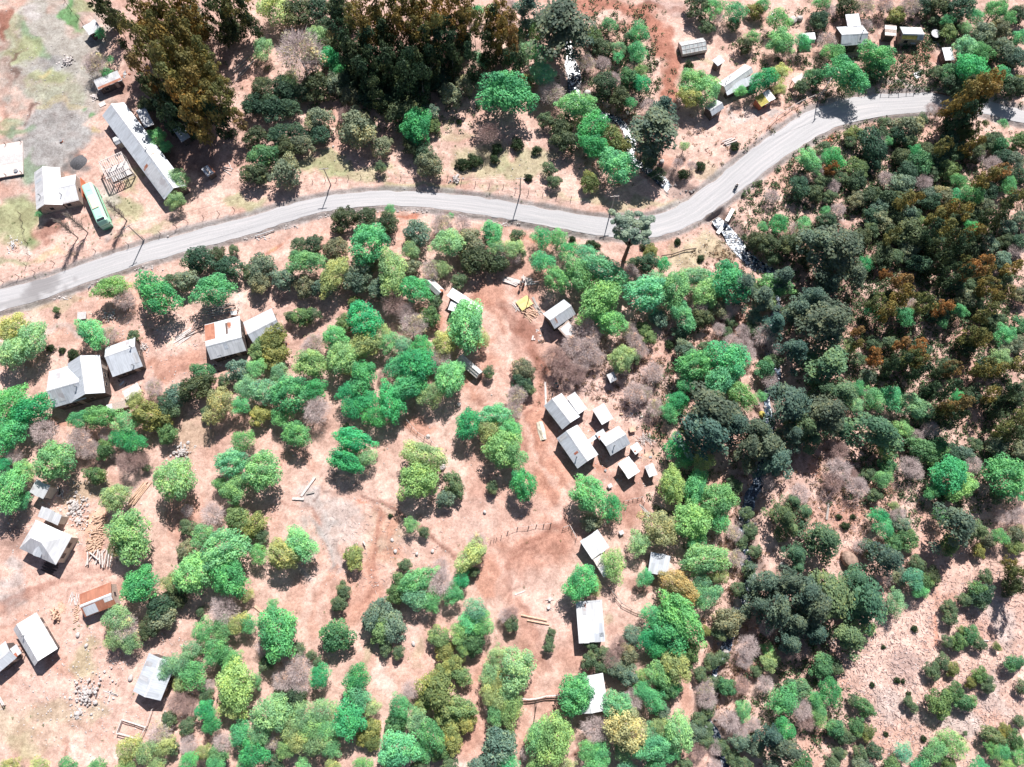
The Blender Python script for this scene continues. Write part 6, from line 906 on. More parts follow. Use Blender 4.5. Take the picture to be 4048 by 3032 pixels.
fence([T(2,3,120,1120),T(2,3,190,1130),T(2,3,265,1125),T(2,3,350,1105),T(2,3,460,1095)], 'heavy pale rail fence above the round lime tree at the bottom', 1.8, 1.2, 2, rm='pale', rr=.12, lm='the heavy rail fence')
fence([T(2,3,265,1135),T(2,3,262,1200),T(2,3,250,1290),T(2,3,245,1390)], 'dark fence running straight down from the heavy rail fence', 1.6, 1.2, 2)
fence([T(0,3,1230,1480),T(0,3,1040,1420),T(0,3,1080,1310),T(0,3,1290,1380)], 'broken pen of bleached rails below the narrow gabled cottage', 2.4, 1.0, 2, m='pale', rr=.08)
fence([T(0,3,1340,1215),T(0,3,1290,1370),T(0,3,1240,1480)], 'line of bleached rails hanging from the cottage to the broken pen', 2.4, 1.2, 1, m='pale', rr=.07)
fence([T(2,1,1360,575),T(2,1,1450,565),T(2,1,1560,530),T(2,1,1660,515)], 'low dark brushwood fence on the grass inside the road bend', 2.2, .8, 2, rr=.07)
fence([T(0,3,0,1080),T(0,3,60,1180)], 'two pale beams and posts at the left edge below the hut', 2, 1.2, 2, m='pale', rr=.1)
# ------------------------------------------------------------ timber, logs, stones, small things
def pile(px, py, label, n, ln, w, face, m='wood', name='timber_pile', cat='timber', spread=.12, hgt_=.1, wid=.16, rnd_=False, layers=1, part='plank'):
    x, y, z = at(px, py); f = thing(name, label, cat, (x, y, z), face); R = random.Random(int(px * 7 + py))
    for i in range(n):
        a_ = R.gauss(0, spread); l = ln * R.uniform(.75, 1.1); q = (R.uniform(-.15, .15) * ln, (i / max(1, n - 1) - .5) * w, .1 + (i % layers) * hgt_ * 1.3)
        if rnd_: d = Vector((cos(a_), sin(a_), R.uniform(-.03, .03))) * l / 2; MB().tube(Vector(q) - d, Vector(q) + d, wid / 2 * R.uniform(.8, 1.2), n=7).obj(part, M[m], f)
        else: MB().box(q, (l, wid, hgt_), a_).obj(part, M[m], f)
def H(p, q): return heading(p, q)
pile(2020, 1112, 'pair of thick pale squared logs left of the people in the lumber yard', 4, 3.2, 1.1, -.4, 'pale', wid=.4, hgt_=.35, spread=.04, part='log')
pile(2043, 1112, 'bundle of thin grey poles beside the pale squared logs', 7, 2.6, .9, -.35, 'log', wid=.12, rnd_=True, part='pole')
pile(2083, 1110, 'upright fan of short pale planks right of the people in the yard', 9, 2.2, 2.2, 1.5, 'pale', wid=.22, spread=.05)
pile(2102, 1119, 'long bare timbers trailing right of the plank fan', 3, 4.2, .6, -.05, 'pale', wid=.14)
pile(2055, 1210, 'scatter of pale boards left of the yellow sheet in the lumber yard', 8, 2.4, 2.4, 1.9, 'pale', spread=.5)
pile(2095, 1240, 'scatter of fresh orange boards below the yellow sheet', 12, 3.0, 2.6, -.5, 'wood', spread=.25, layers=3)
pile(2118, 1208, 'long dark beam with boards between the yellow sheet and house', 4, 4.0, .8, -1.0, 'log', spread=.12, wid=.24)
x, y, z = at(2073, 1200); s = MB(); R = random.Random(3); g = [(i, j) for i in range(7) for j in range(6)]
s.v = [(i * .5 - 1.5, j * .5 - 1.25, .25 + R.uniform(0, .25)) for i, j in g]; s.f = [(i * 6 + j, (i + 1) * 6 + j, (i + 1) * 6 + j + 1, i * 6 + j + 1) for i in range(6) for j in range(5)]
s.obj('tarpaulin', M['yellow'], thing('yellow_sheet', 'crumpled yellow sheet over timber in the lumber yard', 'tarpaulin', (x, y, z), .6)); LM.append((2073, 1200, 'the yellow sheet'))
x, y, z = at(2140, 1702); tp = thing('covered_pile', 'cream tarpaulin covering a long pile beside the lane left of village houses', 'tarpaulin', (x, y, z), -1.35); s = MB(); R = random.Random(5)
s.v = [(i * .5 - 1.9, (j - 3) * .27 * (1 - abs(i - 4) * .05), (.75 - abs(j - 3) * .22) * (1 - abs(i - 4) * .1) + R.uniform(0, .12)) for i in range(9) for j in range(7)]; s.f = [(i * 7 + j, (i + 1) * 7 + j, (i + 1) * 7 + j + 1, i * 7 + j + 1) for i in range(8) for j in range(6)]; s.obj('tarpaulin', M['tarp'], tp)
LM.append((2140, 1702, 'the cream tarpaulin'))
pile(2552, 1737, 'loose heap of crossed white sticks right of the village cluster', 16, 3.0, 2.4, 2.0, 'pale', wid=.12, spread=.5, layers=4, rnd_=True, part='stick', name='stick_heap')
pile(2157, 1550, 'single long pale plank lying beside the lane above the village', 1, 5.6, 0, 1.52, 'pale', wid=.42, hgt_=.14, name='long_plank')
pile(730, 1330, 'pale sloping boards with dark beams left of the rust-cornered cabin', 5, 4.6, 1.6, .62, 'pale', spread=.05, wid=.3)
pile(765, 1315, 'two dark red beams lying below the sloping pale boards', 2, 4.8, .6, .5, 'dark', spread=.04, wid=.18)
pile(868, 1226, 'stack of dark grey planks above the rust-cornered cabin', 8, 5.6, 2.2, .2, 'log', spread=.06, layers=3, wid=.2)
pile(1225, 1918, 'long pale squared log lying diagonally in the grey clearing', 1, 4.3, 0, heading((1200,1955),(1255,1895)), 'pale', wid=.45, hgt_=.4, name='squared_log')
pile(1230, 1948, 'shortest squared log in the grey clearing, beside the long one', 1, 1.6, 0, 0, 'log', wid=.4, hgt_=.35, name='squared_log')
pile(1186, 1972, 'horizontal squared log left of the diagonal one in the clearing', 1, 2.8, 0, -.03, 'pale', wid=.5, hgt_=.4, name='squared_log'); LM.append((1215, 1940, 'the squared logs'))
pile(1020, 2405, 'thick split log half under the trees left of the clearing', 1, 3.4, 0, -.7, 'wood', wid=.45, hgt_=.4, name='split_log')
pile(2112, 2450, 'long slightly bent pale log beside the tall twin shrub', 2, 5.8, .7, -.17, 'wood', wid=.34, rnd_=True, spread=.03, part='log', name='felled_log'); LM.append((2112, 2450, 'the long bent log'))
pile(2052, 2345, 'short white plank lying alone on the reddish soil', 1, 2.1, 0, .4, 'pale', wid=.25, name='short_plank')
pile(2555, 2025, 'grey beam leaning between the pen fence and ochre tree', 2, 3.4, .3, -1.0, 'log', wid=.3, name='grey_beam')
pile(2883, 563, 'stack of pale squared logs on the soil above the road', 6, 3.0, 1.3, .45, 'pale', wid=.25, layers=2, hgt_=.22, spread=.06); LM.append((2883, 563, 'the pale log stack'))
pile(2765, 226, 'tilted board lying below the barred greenhouse', 2, 1.9, .4, -.9, 'wood', wid=.4, name='loose_board')
pile(3584, 296, 'dark and orange timbers dumped on the brown yard', 6, 2.8, 1.4, -.6, 'wood', spread=.2, layers=2)
pile(3630, 296, 'white sheets dumped on the brown yard beside the timbers', 3, 2.2, .9, .5, 'white', wid=.7, hgt_=.05, spread=.2, part='sheet', name='dumped_sheets')
pile(3360, 230, 'small rack of pale poles below the two-part house', 5, 2.4, 1.1, -.7, 'pale', wid=.1, name='pole_rack', part='pole')
pile(195, 2243, 'stack of dark planks below the pyramid roofed house', 9, 3.0, 2.0, -.35, 'dark', wid=.25, layers=2, spread=.08)
pile(400, 2205, 'dark plank rack topped with crossing pale poles beside the green tree', 12, 3.2, 4.4, 1.5, 'pale', wid=.2, layers=3, hgt_=.3, spread=.35)
for k, (a_, b_, w_, lb) in enumerate(((395, 2070, 6, 'upper fan of split orange firewood slabs below the yellow green tree'), (385, 2125, 7, 'middle fan of split orange firewood slabs left of the lime tree'), (370, 2160, 5, 'lowest fan of orange firewood slabs beside the plank rack'))):
    pile(a_, b_, lb, 26, 2.4, w_ * .55, .25 + .5 * k * 0 + pi / 2 * 0 + .1 * k, 'wood', spread=.35, layers=4, wid=.18, hgt_=.09, name='firewood_pile', part='slab')
pile(550, 1950, 'long stack of orange planks lying beside the earth path', 8, 5.6, 1.3, .98, 'wood', wid=.2, layers=2, spread=.05)
pile(245, 2400, 'bundle of pale planks standing upright left of the rusty shed', 6, 2.2, 1.0, -1.1, 'wood', wid=.15, spread=.1)
pile(225, 2430, 'rounded heap of cut logs left of the rusty roofed shed', 14, 1.2, 2.2, .5, 'wood', wid=.35, rnd_=True, layers=3, hgt_=.3, spread=.8, part='log', name='log_heap')
pile(292, 2370, 'pale splintered boards at the left end of the rusty shed', 6, 2.4, 1.6, 1.3, 'pale', spread=.15)
pile(305, 2425, 'orange offcuts lying below the left end of the rusty shed', 10, 1.2, 3.0, .1, 'wood', spread=.7, part='offcut', name='offcuts')
pile(440, 2745, 'crossed bleached beams on the stony ground left of the cottage', 3, 2.6, .9, -.9, 'pale', spread=.5, wid=.2)
pile(240, 1945, 'white scrap boards beside the boxy white house', 6, 2.0, 1.0, 1.3, 'pale', spread=.4, wid=.25)
pile(3150, 2140, 'long dark fallen trunk lying across the slope by the stream', 1, 9.5, 0, .3, 'dark', wid=.6, rnd_=True, part='trunk', name='dead_log')
pile(3270, 2010, 'upright grey dead trunk among brown bare trees', 1, 4.5, 0, 1.5, 'log', wid=.45, rnd_=True, part='trunk', name='dead_snag')
pile(3850, 2530, 'long white fallen pole in the cleared ground at lower right', 1, 5.8, 0, -.25, 'pale', wid=.2, rnd_=True, part='trunk', name='fallen_pole')
pile(3720, 2640, 'short pale fallen pole in the cleared ground above the conifer clump', 1, 3.6, 0, -.25, 'pale', wid=.16, rnd_=True, part='trunk', name='fallen_pole')
pile(905, 670, 'chopped branches on the slope at the right of the barn grove', 4, 2.6, 1.8, -.4, 'pale', wid=.22, rnd_=True, spread=.3, part='branch', name='cut_branches')
pile(960, 270, 'bleached fallen trunks lying in the deep shade of the top grove', 4, 6.0, 3, .6, 'log', wid=.3, rnd_=True, spread=.6, part='trunk', name='dead_logs')
def heap(px, py, label, r, n, m='rock', name='stone_heap', flatz=.7, sz=(.15, .4), cat='stones'):
    x, y, z = at(px, py); R = random.Random(int(px + py)); h = MB()
    for i in range(int(n * 1.5)):
        a_, q = R.uniform(0, 6.28), r * abs(R.gauss(0, .55)); s_ = R.uniform(*sz); s_ *= R.uniform(.45, 1.05); h.rock((q * cos(a_), q * sin(a_), max(0, (1 - q / r)) * r * .22 + s_ * .2), s_, i, flatz)
    o = h.obj(name, M[m]); o.location = (x, y, z); tag(o, label, cat); return o
heap(266, 242, 'heap of pale broken rocks on the grey gravel ring at top left', 1.7, 60, sz=(.2, .5)); LM.append((266, 242, 'the pale rock heap'))
heap(375, 385, 'tangle of pale rubble at the lower left of the rust-edged shack', 1.3, 26, 'pale', 'rubble_heap')
heap(55, 970, 'white rubble spread on the grass at the left edge above the road', 2.6, 60, 'white', 'rubble_heap', sz=(.08, .25))
heap(720, 1790, 'spill of pale stones below the small round evergreen', 3.2, 90, sz=(.12, .42)); LM.append((720, 1790, 'the spill of pale stones'))
heap(300, 2000, 'curved heap of dark rocks right of the boxy white house', 2.8, 80, sz=(.15, .5))
heap(320, 2060, 'pale rubble slope between the dark rocks and firewood', 2.6, 80, 'pale', 'rubble_heap', sz=(.1, .3))
kindof(heap(350, 2735, 'broad field of pale stones left of the narrow gabled cottage', 4.2, 130, sz=(.12, .42)), 'stuff'); LM.append((350, 2735, 'the field of pale stones'))
heap(310, 2820, 'lower cluster of stones near the bottom left grass', 1.1, 34, sz=(.15, .5))
heap(440, 1250, 'line of pale stones under the trees below the road', 2.0, 40, sz=(.12, .35))
heap(570, 1375, 'pale stones right of the high-ridged cabin', 1.7, 40, sz=(.1, .3))
heap(1800, 710, 'pale stones dug out of the earth bank above the road', 1.6, 34, sz=(.12, .4))
x, y, z = at(312, 643); o = MB(); k = 14; R = random.Random(9)
o.v = [(0, 0, .75)] + [(q * cos(i * 2 * pi / k) * R.uniform(.9, 1.1), q * sin(i * 2 * pi / k) * R.uniform(.9, 1.1), hh) for q, hh in ((.7, .62), (1.4, .3), (2.1, -.1)) for i in range(k)]
o.f = [(0, 1 + i, 1 + (i + 1) % k) for i in range(k)] + [(1 + r * k + i, 1 + (r + 1) * k + i, 1 + (r + 1) * k + (i + 1) % k, 1 + r * k + (i + 1) % k) for r in range(2) for i in range(k)]
o = o.obj('gravel_mound', M['gravel'], smooth=True); o.location = (x, y, z); tag(o, 'round mound of dark gravel above the white house', 'gravel'); LM.append((312, 643, 'the dark gravel mound'))
def boulder(px, py, r, label, seed=1, m='rock', f=.7):
    x, y, z = at(px, py); o = MB().rock((0, 0, r * .25), r, seed, f).obj('boulder', M[m], smooth=False); o.location = (x, y, z); o.data.update(); s_ = o.modifiers.new('s', 'SUBSURF'); s_.levels = s_.render_levels = 1; tag(o, label, 'boulder', 'boulders')
boulder(3131, 83, 1.3, 'left one of two big boulders above the upper right trees', 2); boulder(3159, 77, 1.2, 'right one of two big boulders above the upper right trees', 3)
boulder(3352, 2212, 2.3, 'huge brown boulder standing on the slope right of the stream', 5, 'brownrock', f=.6); LM.append((3352, 2212, 'the huge brown boulder'))
boulder(2915, 2382, 1.1, 'round mossy boulder on the left bank of the lower stream', 6); boulder(2867, 2576, .9, 'angular pale boulder standing in the lower stream', 7); boulder(2925, 2070, 1.0, 'grey boulder beside the stream rapids right of the green trees', 8)
boulder(2480, 448, .8, 'dark boulder in the upper stream near the dark conifers', 9); boulder(2288, 345, .9, 'pale boulder in the white water below the top conifer', 10); boulder(2322, 372, 1.3, 'pinkish boulder on the right bank of the upper stream', 11)
boulder(2615, 640, .9, 'reddish boulder below the dark conifers near the road', 12); boulder(3090, 2232, .8, 'pale boulder on the slope left of the huge brown one', 13); boulder(665, 936, .45, 'single white roadside stone above the road', 14)
boulder(3062, 1325, .8, 'yellowish boulder beside the stream above the village trees', 15); boulder(3010, 1640, 1.2, 'mossy yellow boulder by the stream right of the teal conifer', 16, 'moss')
for px, py, r, lb in ((1300, 588, .35, 'left grey stone beside the round grey green bush'), (1318, 580, .4, 'right grey stone beside the round grey green bush'), (1748, 1848, .9, 'flat pale rocks left of the dark bush, upper'), (1563, 2180, .5, 'small brown rock in the bare middle ground'), (1550, 2135, .5, 'long flat stone above the brown rock in the middle ground'), (1648, 2190, .6, 'pale stone beside the twig litter in the middle ground'), (1710, 2180, .45, 'small round stone right of the pale middle one'), (1692, 1725, .6, 'white stone beside the post and rail fence'), (1916, 2025, .6, 'mossy pale stone in the open soil below the thicket'), (1635, 2545, .6, 'pale stone beside the path below the purple twig tree'), (343, 2552, .6, 'grey stone below the rusty roofed shed'), (310, 2510, .7, 'long white stone right of the wide sloped cottage'), (518, 2680, .7, 'pale stone right at the left wall of the narrow cottage'), (1815, 1600, .8, 'large pale stone beside the furrowed garden')):
    boulder(px, py, r, lb, int(px))
def barrel(px, py, label, r=.35, h=.6, m='black', name='barrel', cat='barrel'):
    x, y, z = at(px, py); o = thing(name, label, cat, (x, y, z)); MB().tube((0, 0, 0), (0, 0, h), r, r, 12).obj('drum', M[m], o); MB().tube((0, 0, h), (0, 0, h + .03), r * 1.06, r * 1.06, 12).obj('lid', M['metal' if m != 'metal' else 'black'], o)
barrel(70, 682, 'blue barrel on the corner of the pale pink deck', .45, .8, 'blue'); barrel(244, 560, 'small orange bucket on the grey gravel yard', .35, .4, 'orange', 'bucket', 'bucket')
barrel(3690, 148, 'large black water tank beside the plastic roofed hut', 1.2, 1.3, 'black', 'water_tank', 'tank'); barrel(2393, 1860, 'dark pot on the soil below the largest village house', .25, .3); barrel(2440, 1896, 'small dark pot left of the bright square hut', .2, .3)
barrel(2515, 1755, 'black pot standing on the cluttered little white roof', .3, .5, 'black', 'pot', 'pot'); bpy.data.objects[-1] if 0 else None
def table(px, py, label, w=1.4, d=1.0, h=.9, m='white', rz=-.1):
    x, y, z = at(px, py); t = thing('table', label, 'table', (x, y, z), rz); MB().box((0, 0, h), (w, d, .08)).obj('table_top', M[m], t)
    for a_ in (-1, 1):
        for b2 in (-1, 1): MB().box((a_ * (w / 2 - .1), b2 * (d / 2 - .1), h / 2 - .04), (.08, .08, h)).obj('leg', M['dark'], t)
table(3600, 182, 'small white table standing on the brown yard below the plastic hut', 1.2, .8, 1.1)
table(2410, 1922, 'small grey box table on the soil right of the twin green trees', .9, .8, .7, 'stained', .5); table(2455, 2106, 'small white box table on the dark pen soil above the ochre tree', .9, .8, .6, 'stained', .5)
table(2498, 1700, 'round topped pale bin table above the right village house', 1.3, 1.1, .8, 'wood', .2); table(930, 1243, 'small white tank stand at the upper right of the rust-cornered cabin', 1.3, .9, .9, 'white', .1)
x, y, z = at(405, 413); s = MB().box((0, 0, .12), (1.6, 1.2, .1), .6).obj('flat_board', M['pale']); s.location = (x, y, z); tag(s, 'flat pinkish board on the ground left of the barn top', 'board')
for px, py, sd, lb in ((2173, 2370, 21, 'upper of two pale stumps on the reddish soil'), (2168, 2402, 22, 'lower of two pale stumps on the reddish soil')):
    x, y, z = at(px, py); o = thing('stump', lb, 'stump', (x, y, z)); R = random.Random(sd); MB().tube((0, 0, -.1), (0, 0, .55), .38, .30, 9).obj('stem', M['pale'], o); q = MB()
    for _ in range(6): a_ = R.uniform(0, 6.28); q.tube((0, 0, .15), (.9 * cos(a_), .9 * sin(a_), R.uniform(0, .45)), .10, .03, 5)
    q.obj('roots', M['pale'], o)
LM.append((2170, 2386, 'the two pale stumps'))
# stone culvert walls where the stream leaves the road
for k, (pa, pb, lb) in enumerate(((T(2,1,1980,175), T(2,1,1925,275), 'upper concrete culvert wall where the stream passes the road'), (T(2,1,1925,270), T(2,1,1860,360), 'lower concrete culvert wall where the stream passes the road'))):
    a_, b2 = Vector(flat(*pa)), Vector(flat(*pb)); mid = (a_ + b2) / 2; d = b2 - a_; z = hgt(mid.x + 1.2, mid.y + 1.2); o = thing('culvert_wall', lb, 'culvert', (mid.x, mid.y, z), atan2(d.y, d.x)); MB().box((0, 0, -.1), (d.length, .7, 2.0)).obj('wall', M['concrete'], o); MB().box((0, 0, .95), (d.length + .1, .85, .12)).obj('coping', M['white'], o)
LM.append((2860, 900, 'the culvert'))
# pipe railing at the road edge left of centre
x0, y0, z0 = at(1009, 936); x1, y1, z1 = at(1085, 912); o = thing('guard_rail', 'low white rail at the lower road edge left of the dark bushes', 'rail', (x0, y0, z0)); MB().tube((0, 0, .35), (x1 - x0, y1 - y0, z1 - z0 + .35), .12, n=8).obj('rail', M['white'], o)
for t in (0.02, .5, .98): MB().tube(((x1 - x0) * t, (y1 - y0) * t, -.2), ((x1 - x0) * t, (y1 - y0) * t, .33), .09).obj('post', M['concrete'], o)
# the lone pine leaning over the road bend
gx, gy, gz = at(2465, 1028); lp = thing('lone_pine', 'tall lone pine with a bare forked trunk leaning over the road bend', 'tree', (gx, gy, gz)); LM.append((2500, 900, 'the lone pine'))
hx_, hy_ = flat(2502, 905, gz + 12.5); hx_, hy_ = hx_ - gx, hy_ - gy
tr = MB(); p0, p1 = Vector((0, 0, -.3)), Vector((hx_ * .35 + .2, hy_ * .35, 6.0)); tr.tube(p0, p1, .5, .36, 9); R = random.Random(4); tips = []
for k in range(9):
    a_ = k * 2 * pi / 9; q = Vector((hx_ + 3.2 * cos(a_), hy_ + 2.6 * sin(a_), 11 + R.uniform(-1, 1.5))); mid = p1.lerp(q, .5) + Vector((0, 0, .3)); tr.tube(p1, mid, .24, .16, 7, False); tr.tube(mid, q, .16, .06, 6, False); tips.append(q)
tr.obj('trunk', M['dark'], lp)
g = np.random.default_rng(44); P_, N2, S_, T_ = [], [], [], []
lumps = [q for q in tips] + [Vector((hx_ + g.normal() * 1.9, hy_ + .4 + g.normal() * 1.9, 12.2 + g.uniform(-.8, 1.6))) for _ in range(44)]
for q in lumps:
    n = 420; d = g.normal(size=(n, 3)); d /= np.linalg.norm(d, axis=1)[:, None]; rr = g.uniform(.5, 1.0); P_.append(np.array(q) + d * np.array([rr * 1.15, rr, rr * .5]) * g.uniform(.6, 1.05, (n, 1))); N2.append(d + [0, 0, .8] + g.normal(size=(n, 3)) * .5); S_.append(g.uniform(.10, .20, n)); T_.append(np.clip(g.uniform(.2, .7) + g.normal(size=n) * .15, 0, 1))
me = leaf_mesh('crown', np.concatenate(P_), np.concatenate(N2), np.concatenate(S_), np.concatenate(T_), g); c = link('crown', me, None, lp); c.color = (.36, .46, .37, 1)
# slender bare poplars round the bus yard
for (bx, by), (tx, ty), lb in ((T(0,1,1108,272), T(0,1,925,105), 'tall bare poplar casting its shadow on the road right of the bus'), (T(0,1,682,420), T(0,1,540,325), 'left one of two bare poplars below the front of the bus'), (T(0,1,768,375), T(0,1,625,290), 'right one of two bare poplars below the front of the bus')):
    x, y, z = at(bx, by); hh = 8.5; pp = thing('bare_poplar', lb, 'tree', (x, y, z), 0, 'bare poplars by the bus yard'); R = random.Random(int(bx)); t = MB().tube((0, 0, -.2), (0, 0, hh), .16, .04, 7); t.obj('trunk', M['palebark'], pp); q = MB()
    for k in range(90):
        zz = R.uniform(1.5, hh * .97); a_ = R.uniform(0, 6.28); l = R.uniform(.7, 1.9) * (1.1 - zz / hh * .6); e = Vector((cos(a_) * l * .75, sin(a_) * l * .75, zz + l)); q.tube((0, 0, zz), e, .05, .022, 4, False)
        for _ in range(3): a2 = R.uniform(0, 6.28); m_ = Vector((0, 0, zz)).lerp(e, R.uniform(.4, .9)); q.tube(m_, m_ + Vector((cos(a2) * .4, sin(a2) * .4, .5)), .028, .015, 3, False)
    q.obj('branches', M['palebark'], pp)
for a, b2, t in ((T(2,2,250,430)[0], T(2,2,250,430)[1], 'the village lane'), (1450, 790, 'the road dip'), (1800, 800, 'the middle of the road'), (2180, 870, 'the right half of the road'), (2760, 850, 'the road bend'), (3080, 590, 'the rising road'), (3800, 430, 'the road near the right edge'),
    (900, 920, 'the road left of centre'), (150, 1150, 'the road at the left edge'), (2270, 300, 'the upper stream rapids'), (2440, 460, 'the upper stream bend'), (2960, 1000, 'the stream right of the road'), (3060, 1420, 'the stream opposite the village'), (2960, 2000, 'the stream right of the village'), (2960, 2250, 'the stream beside the ochre tree'), (2850, 2620, 'the lower stream'), (2800, 2850, 'the stream near the bottom'),
    (2500, 110, 'the top dirt track'), (2640, 300, 'the lower dirt track'), (1260, 2100, 'the grey clearing'), (1500, 2300, 'the middle clearing'), (1450, 2600, 'the lower path'), (2100, 2200, 'the reddish open soil'), (3550, 2600, 'the cleared ground'), (3800, 3000, 'the bottom right corner'), (3950, 2400, 'the right edge by the cleared ground'), (3600, 1900, 'the bare slope at right'),
    (3450, 1200, 'the pale gap in the right forest'), (3950, 1020, 'the pale gap at the right edge'), (3750, 750, 'the forest below the road'), (4000, 1500, 'the right edge, halfway down'), (3500, 900, 'the forest right of the stream'), (100, 3000, 'the bottom left corner'), (700, 3000, 'the bottom edge, left part'), (1200, 3020, 'the bottom edge, left of centre'), (1700, 3020, 'the bottom edge, centre'), (2700, 3020, 'the bottom edge, right of centre'), (3300, 3020, 'the bottom edge, right part'),
    (850, 20, 'the top edge, left part'), (1400, 20, 'the top edge, above the shaded grove'), (1850, 20, 'the top edge, centre'), (3500, 20, 'the top edge, right part'), (4020, 100, 'the top right corner'), (1000, 550, 'the pale slope beside the barn grove'), (1300, 280, 'the shaded gap in the top grove'), (1700, 250, 'the deep shade of the top grove'), (1750, 480, 'the pale clearing above the road'), (1250, 640, 'the grassy patch above the road'), (700, 250, 'the middle of the barn grove'),
    (1650, 1870, 'the fenced clearing'), (700, 2100, 'the earth path on the left'), (1000, 1700, 'the slope above the grey clearing'), (2420, 1400, 'the pinkish thicket'), (2700, 1150, 'the grass inside the bend'), (3250, 2150, 'the slope right of the stream'), (0, 2000, 'the left edge'), (0, 1700, 'the left edge, above the boxy house'), (4040, 2000, 'the right edge, below the forest'), (4040, 2900, 'the lower right edge'), (4040, 650, 'the upper right edge')):
    LM.append((a, b2, t))

for k, (px, py, lb) in enumerate(((1470-1000, 1500, 'loose scrap on the soil between the double gabled house and the high-ridged cabin'), (1130, 1390, 'loose scrap at the lower corner of the plain grey cabin'), (2330, 1690, 'loose scrap in the passage between the upper village houses'), (2560, 1800, 'tangle of wire and scrap between the small village huts'), (3480, 180, 'loose scrap beside the dark cluttered shelter'), (3700, 170, 'scrap wood right of the black water tank'), (3060, 60, 'rubbish scattered on the slope at the top right'), (500, 290, 'scrap boards on the pale soil above the rust-edged shack'), (2130, 1330, 'scrap lying left of the mottled board annex'), (390, 1120, 'broken brown bricks and boards in the brown patch below the white house'), (860, 1460, 'scrap planks along the lower wall of the rust-cornered cabin'), (2500, 1640, 'white rubbish among the pinkish trees right of the middle village shed'))):
    x, y, z = at(px, py); f = thing('scrap_heap', lb, 'scrap', (x, y, z), k, None); R = random.Random(k + 400)
    for i in range(11):
        m_ = R.choice(('pale', 'wood', 'dark', 'white', 'metal', 'rust')); s_ = R.uniform(.12, .4); MB().box((R.gauss(0, 1.1), R.gauss(0, .9), s_ * .2), (s_ * R.uniform(.6, 3.5), s_, s_ * .4), R.uniform(0, 3)).obj('piece', M[m_], f)
# ------------------------------------------------------------ uncountable cover
def scatter_stuff(name, label, cat, areas, n, size, mat_, kind='twig', colr=None, avoid=True, seed=1):
    g = np.random.default_rng(seed); pts = []
    for (px, py, rx, ry), wgt in areas:
        k = int(n * wgt); a = g.uniform(0, 2 * pi, k); q = np.sqrt(g.uniform(0, 1, k)) * (1 + .22 * g.normal(size=k)); pts.append(np.stack([px + rx * q * np.cos(a), py + ry * q * np.sin(a)], 1))
    P = np.concatenate(pts); dx, dy = (P[:, 0] - W0 / 2) / F0, -(P[:, 1] - H0 / 2) / F0; ry_ = dy * cos(TILT) + sin(TILT); rz_ = dy * sin(TILT) - cos(TILT); t = -CAMH / rz_; X, Y = dx * t, ry_ * t
    dr, _, wr = dist_line(X, Y, ROADC); ds, _, ws = dist_line(X, Y, STREAMC)
    keep = (dr > wr + .5) & ((ds > ws) | (kind == 'rock')); 
    if kind != 'rock':
        for o in SC.objects:
            if o.parent is None and o.get('category') in ('house', 'shed', 'cabin', 'barn', 'hut', 'shack'): keep &= (np.hypot(X - o.location.x, Y - o.location.y) > 3.6)
    X, Y = X[keep], Y[keep]; Z = heights(X, Y); k = len(X)
    if kind == 'leaf':
        c = np.repeat(np.stack([X, Y, Z], 1), 16, 0); s = np.repeat(g.uniform(.5, 1.3, k), 16) * size; d = g.normal(size=(len(c), 3)); d /= np.linalg.norm(d, axis=1)[:, None]; d[:, 2] = np.abs(d[:, 2])
        tn = np.repeat(g.uniform(.1, .8, k), 16); me = leaf_mesh(name, c + d * s[:, None] * g.uniform(.5, 1, (len(c), 1)), d + g.normal(size=d.shape) * .5, s * .26, np.clip(tn + g.normal(size=len(c)) * .12, 0, 1), g)
        o = link(name, me, None); o.color = (*colr, 1)
    elif kind == 'twig':
        a = g.uniform(0, pi, k); l = g.uniform(.3, 1.3, k) * size; w = g.uniform(.02, .06, k); u = np.stack([np.cos(a), np.sin(a), g.uniform(-.1, .25, k)], 1); v = np.stack([-np.sin(a), np.cos(a), np.zeros(k)], 1); c = np.stack([X, Y, Z + .07], 1)
        up = np.array([0, 0, 1.0])[None] * w[:, None] * 1.5
        A, B = c - u * l[:, None] / 2, c + u * l[:, None] / 2; V = np.stack([A - v * w[:, None], B - v * w[:, None] * .5, B + up, A + up, A + v * w[:, None], B + v * w[:, None] * .5], 1).reshape(-1, 3)
        i = np.arange(k)[:, None] * 6; Fc = np.concatenate([i + [0, 1, 2, 3], i + [3, 2, 5, 4]]); me = bpy.data.meshes.new(name); me.from_pydata(V.tolist(), [], Fc.tolist()); me.update(); o = link(name, me, mat_)
    else:
        base = MB().rock((0, 0, 0), 1.0, seed, .7); bv = np.array(base.v); nb = len(bv); s = size * (g.uniform(0, 1, k) ** 2.2 * 1.6 + .35); a = g.uniform(0, 6.28, k)
        ca, sa = np.cos(a)[:, None], np.sin(a)[:, None]; V = np.stack([X[:, None] + s[:, None] * (bv[:, 0] * ca - bv[:, 1] * sa), Y[:, None] + s[:, None] * (bv[:, 0] * sa + bv[:, 1] * ca), Z[:, None] + s[:, None] * (bv[:, 2] + .15)], -1).reshape(-1, 3)
        Fc = [tuple(q + j * nb for q in f) for j in range(k) for f in base.f]; me = bpy.data.meshes.new(name); me.from_pydata(V.tolist(), [], Fc); me.update(); o = link(name, me, mat_)
    kindof(o, 'stuff'); tag(o, label, cat); return o
FA = [((3600, 1150, 480, 480), .42), ((3500, 650, 480, 160), .14), ((3750, 230, 330, 200), .14), ((3300, 250, 380, 230), .08), ((2420, 250, 200, 240), .08), ((2700, 1750, 140, 420), .05), ((3050, 900, 160, 260), .05), ((3150, 2750, 200, 300), .04), ((1500, 350, 480, 180), .05), ((3700, 1850, 380, 200), .08), ((4000, 1700, 120, 200), .05)]
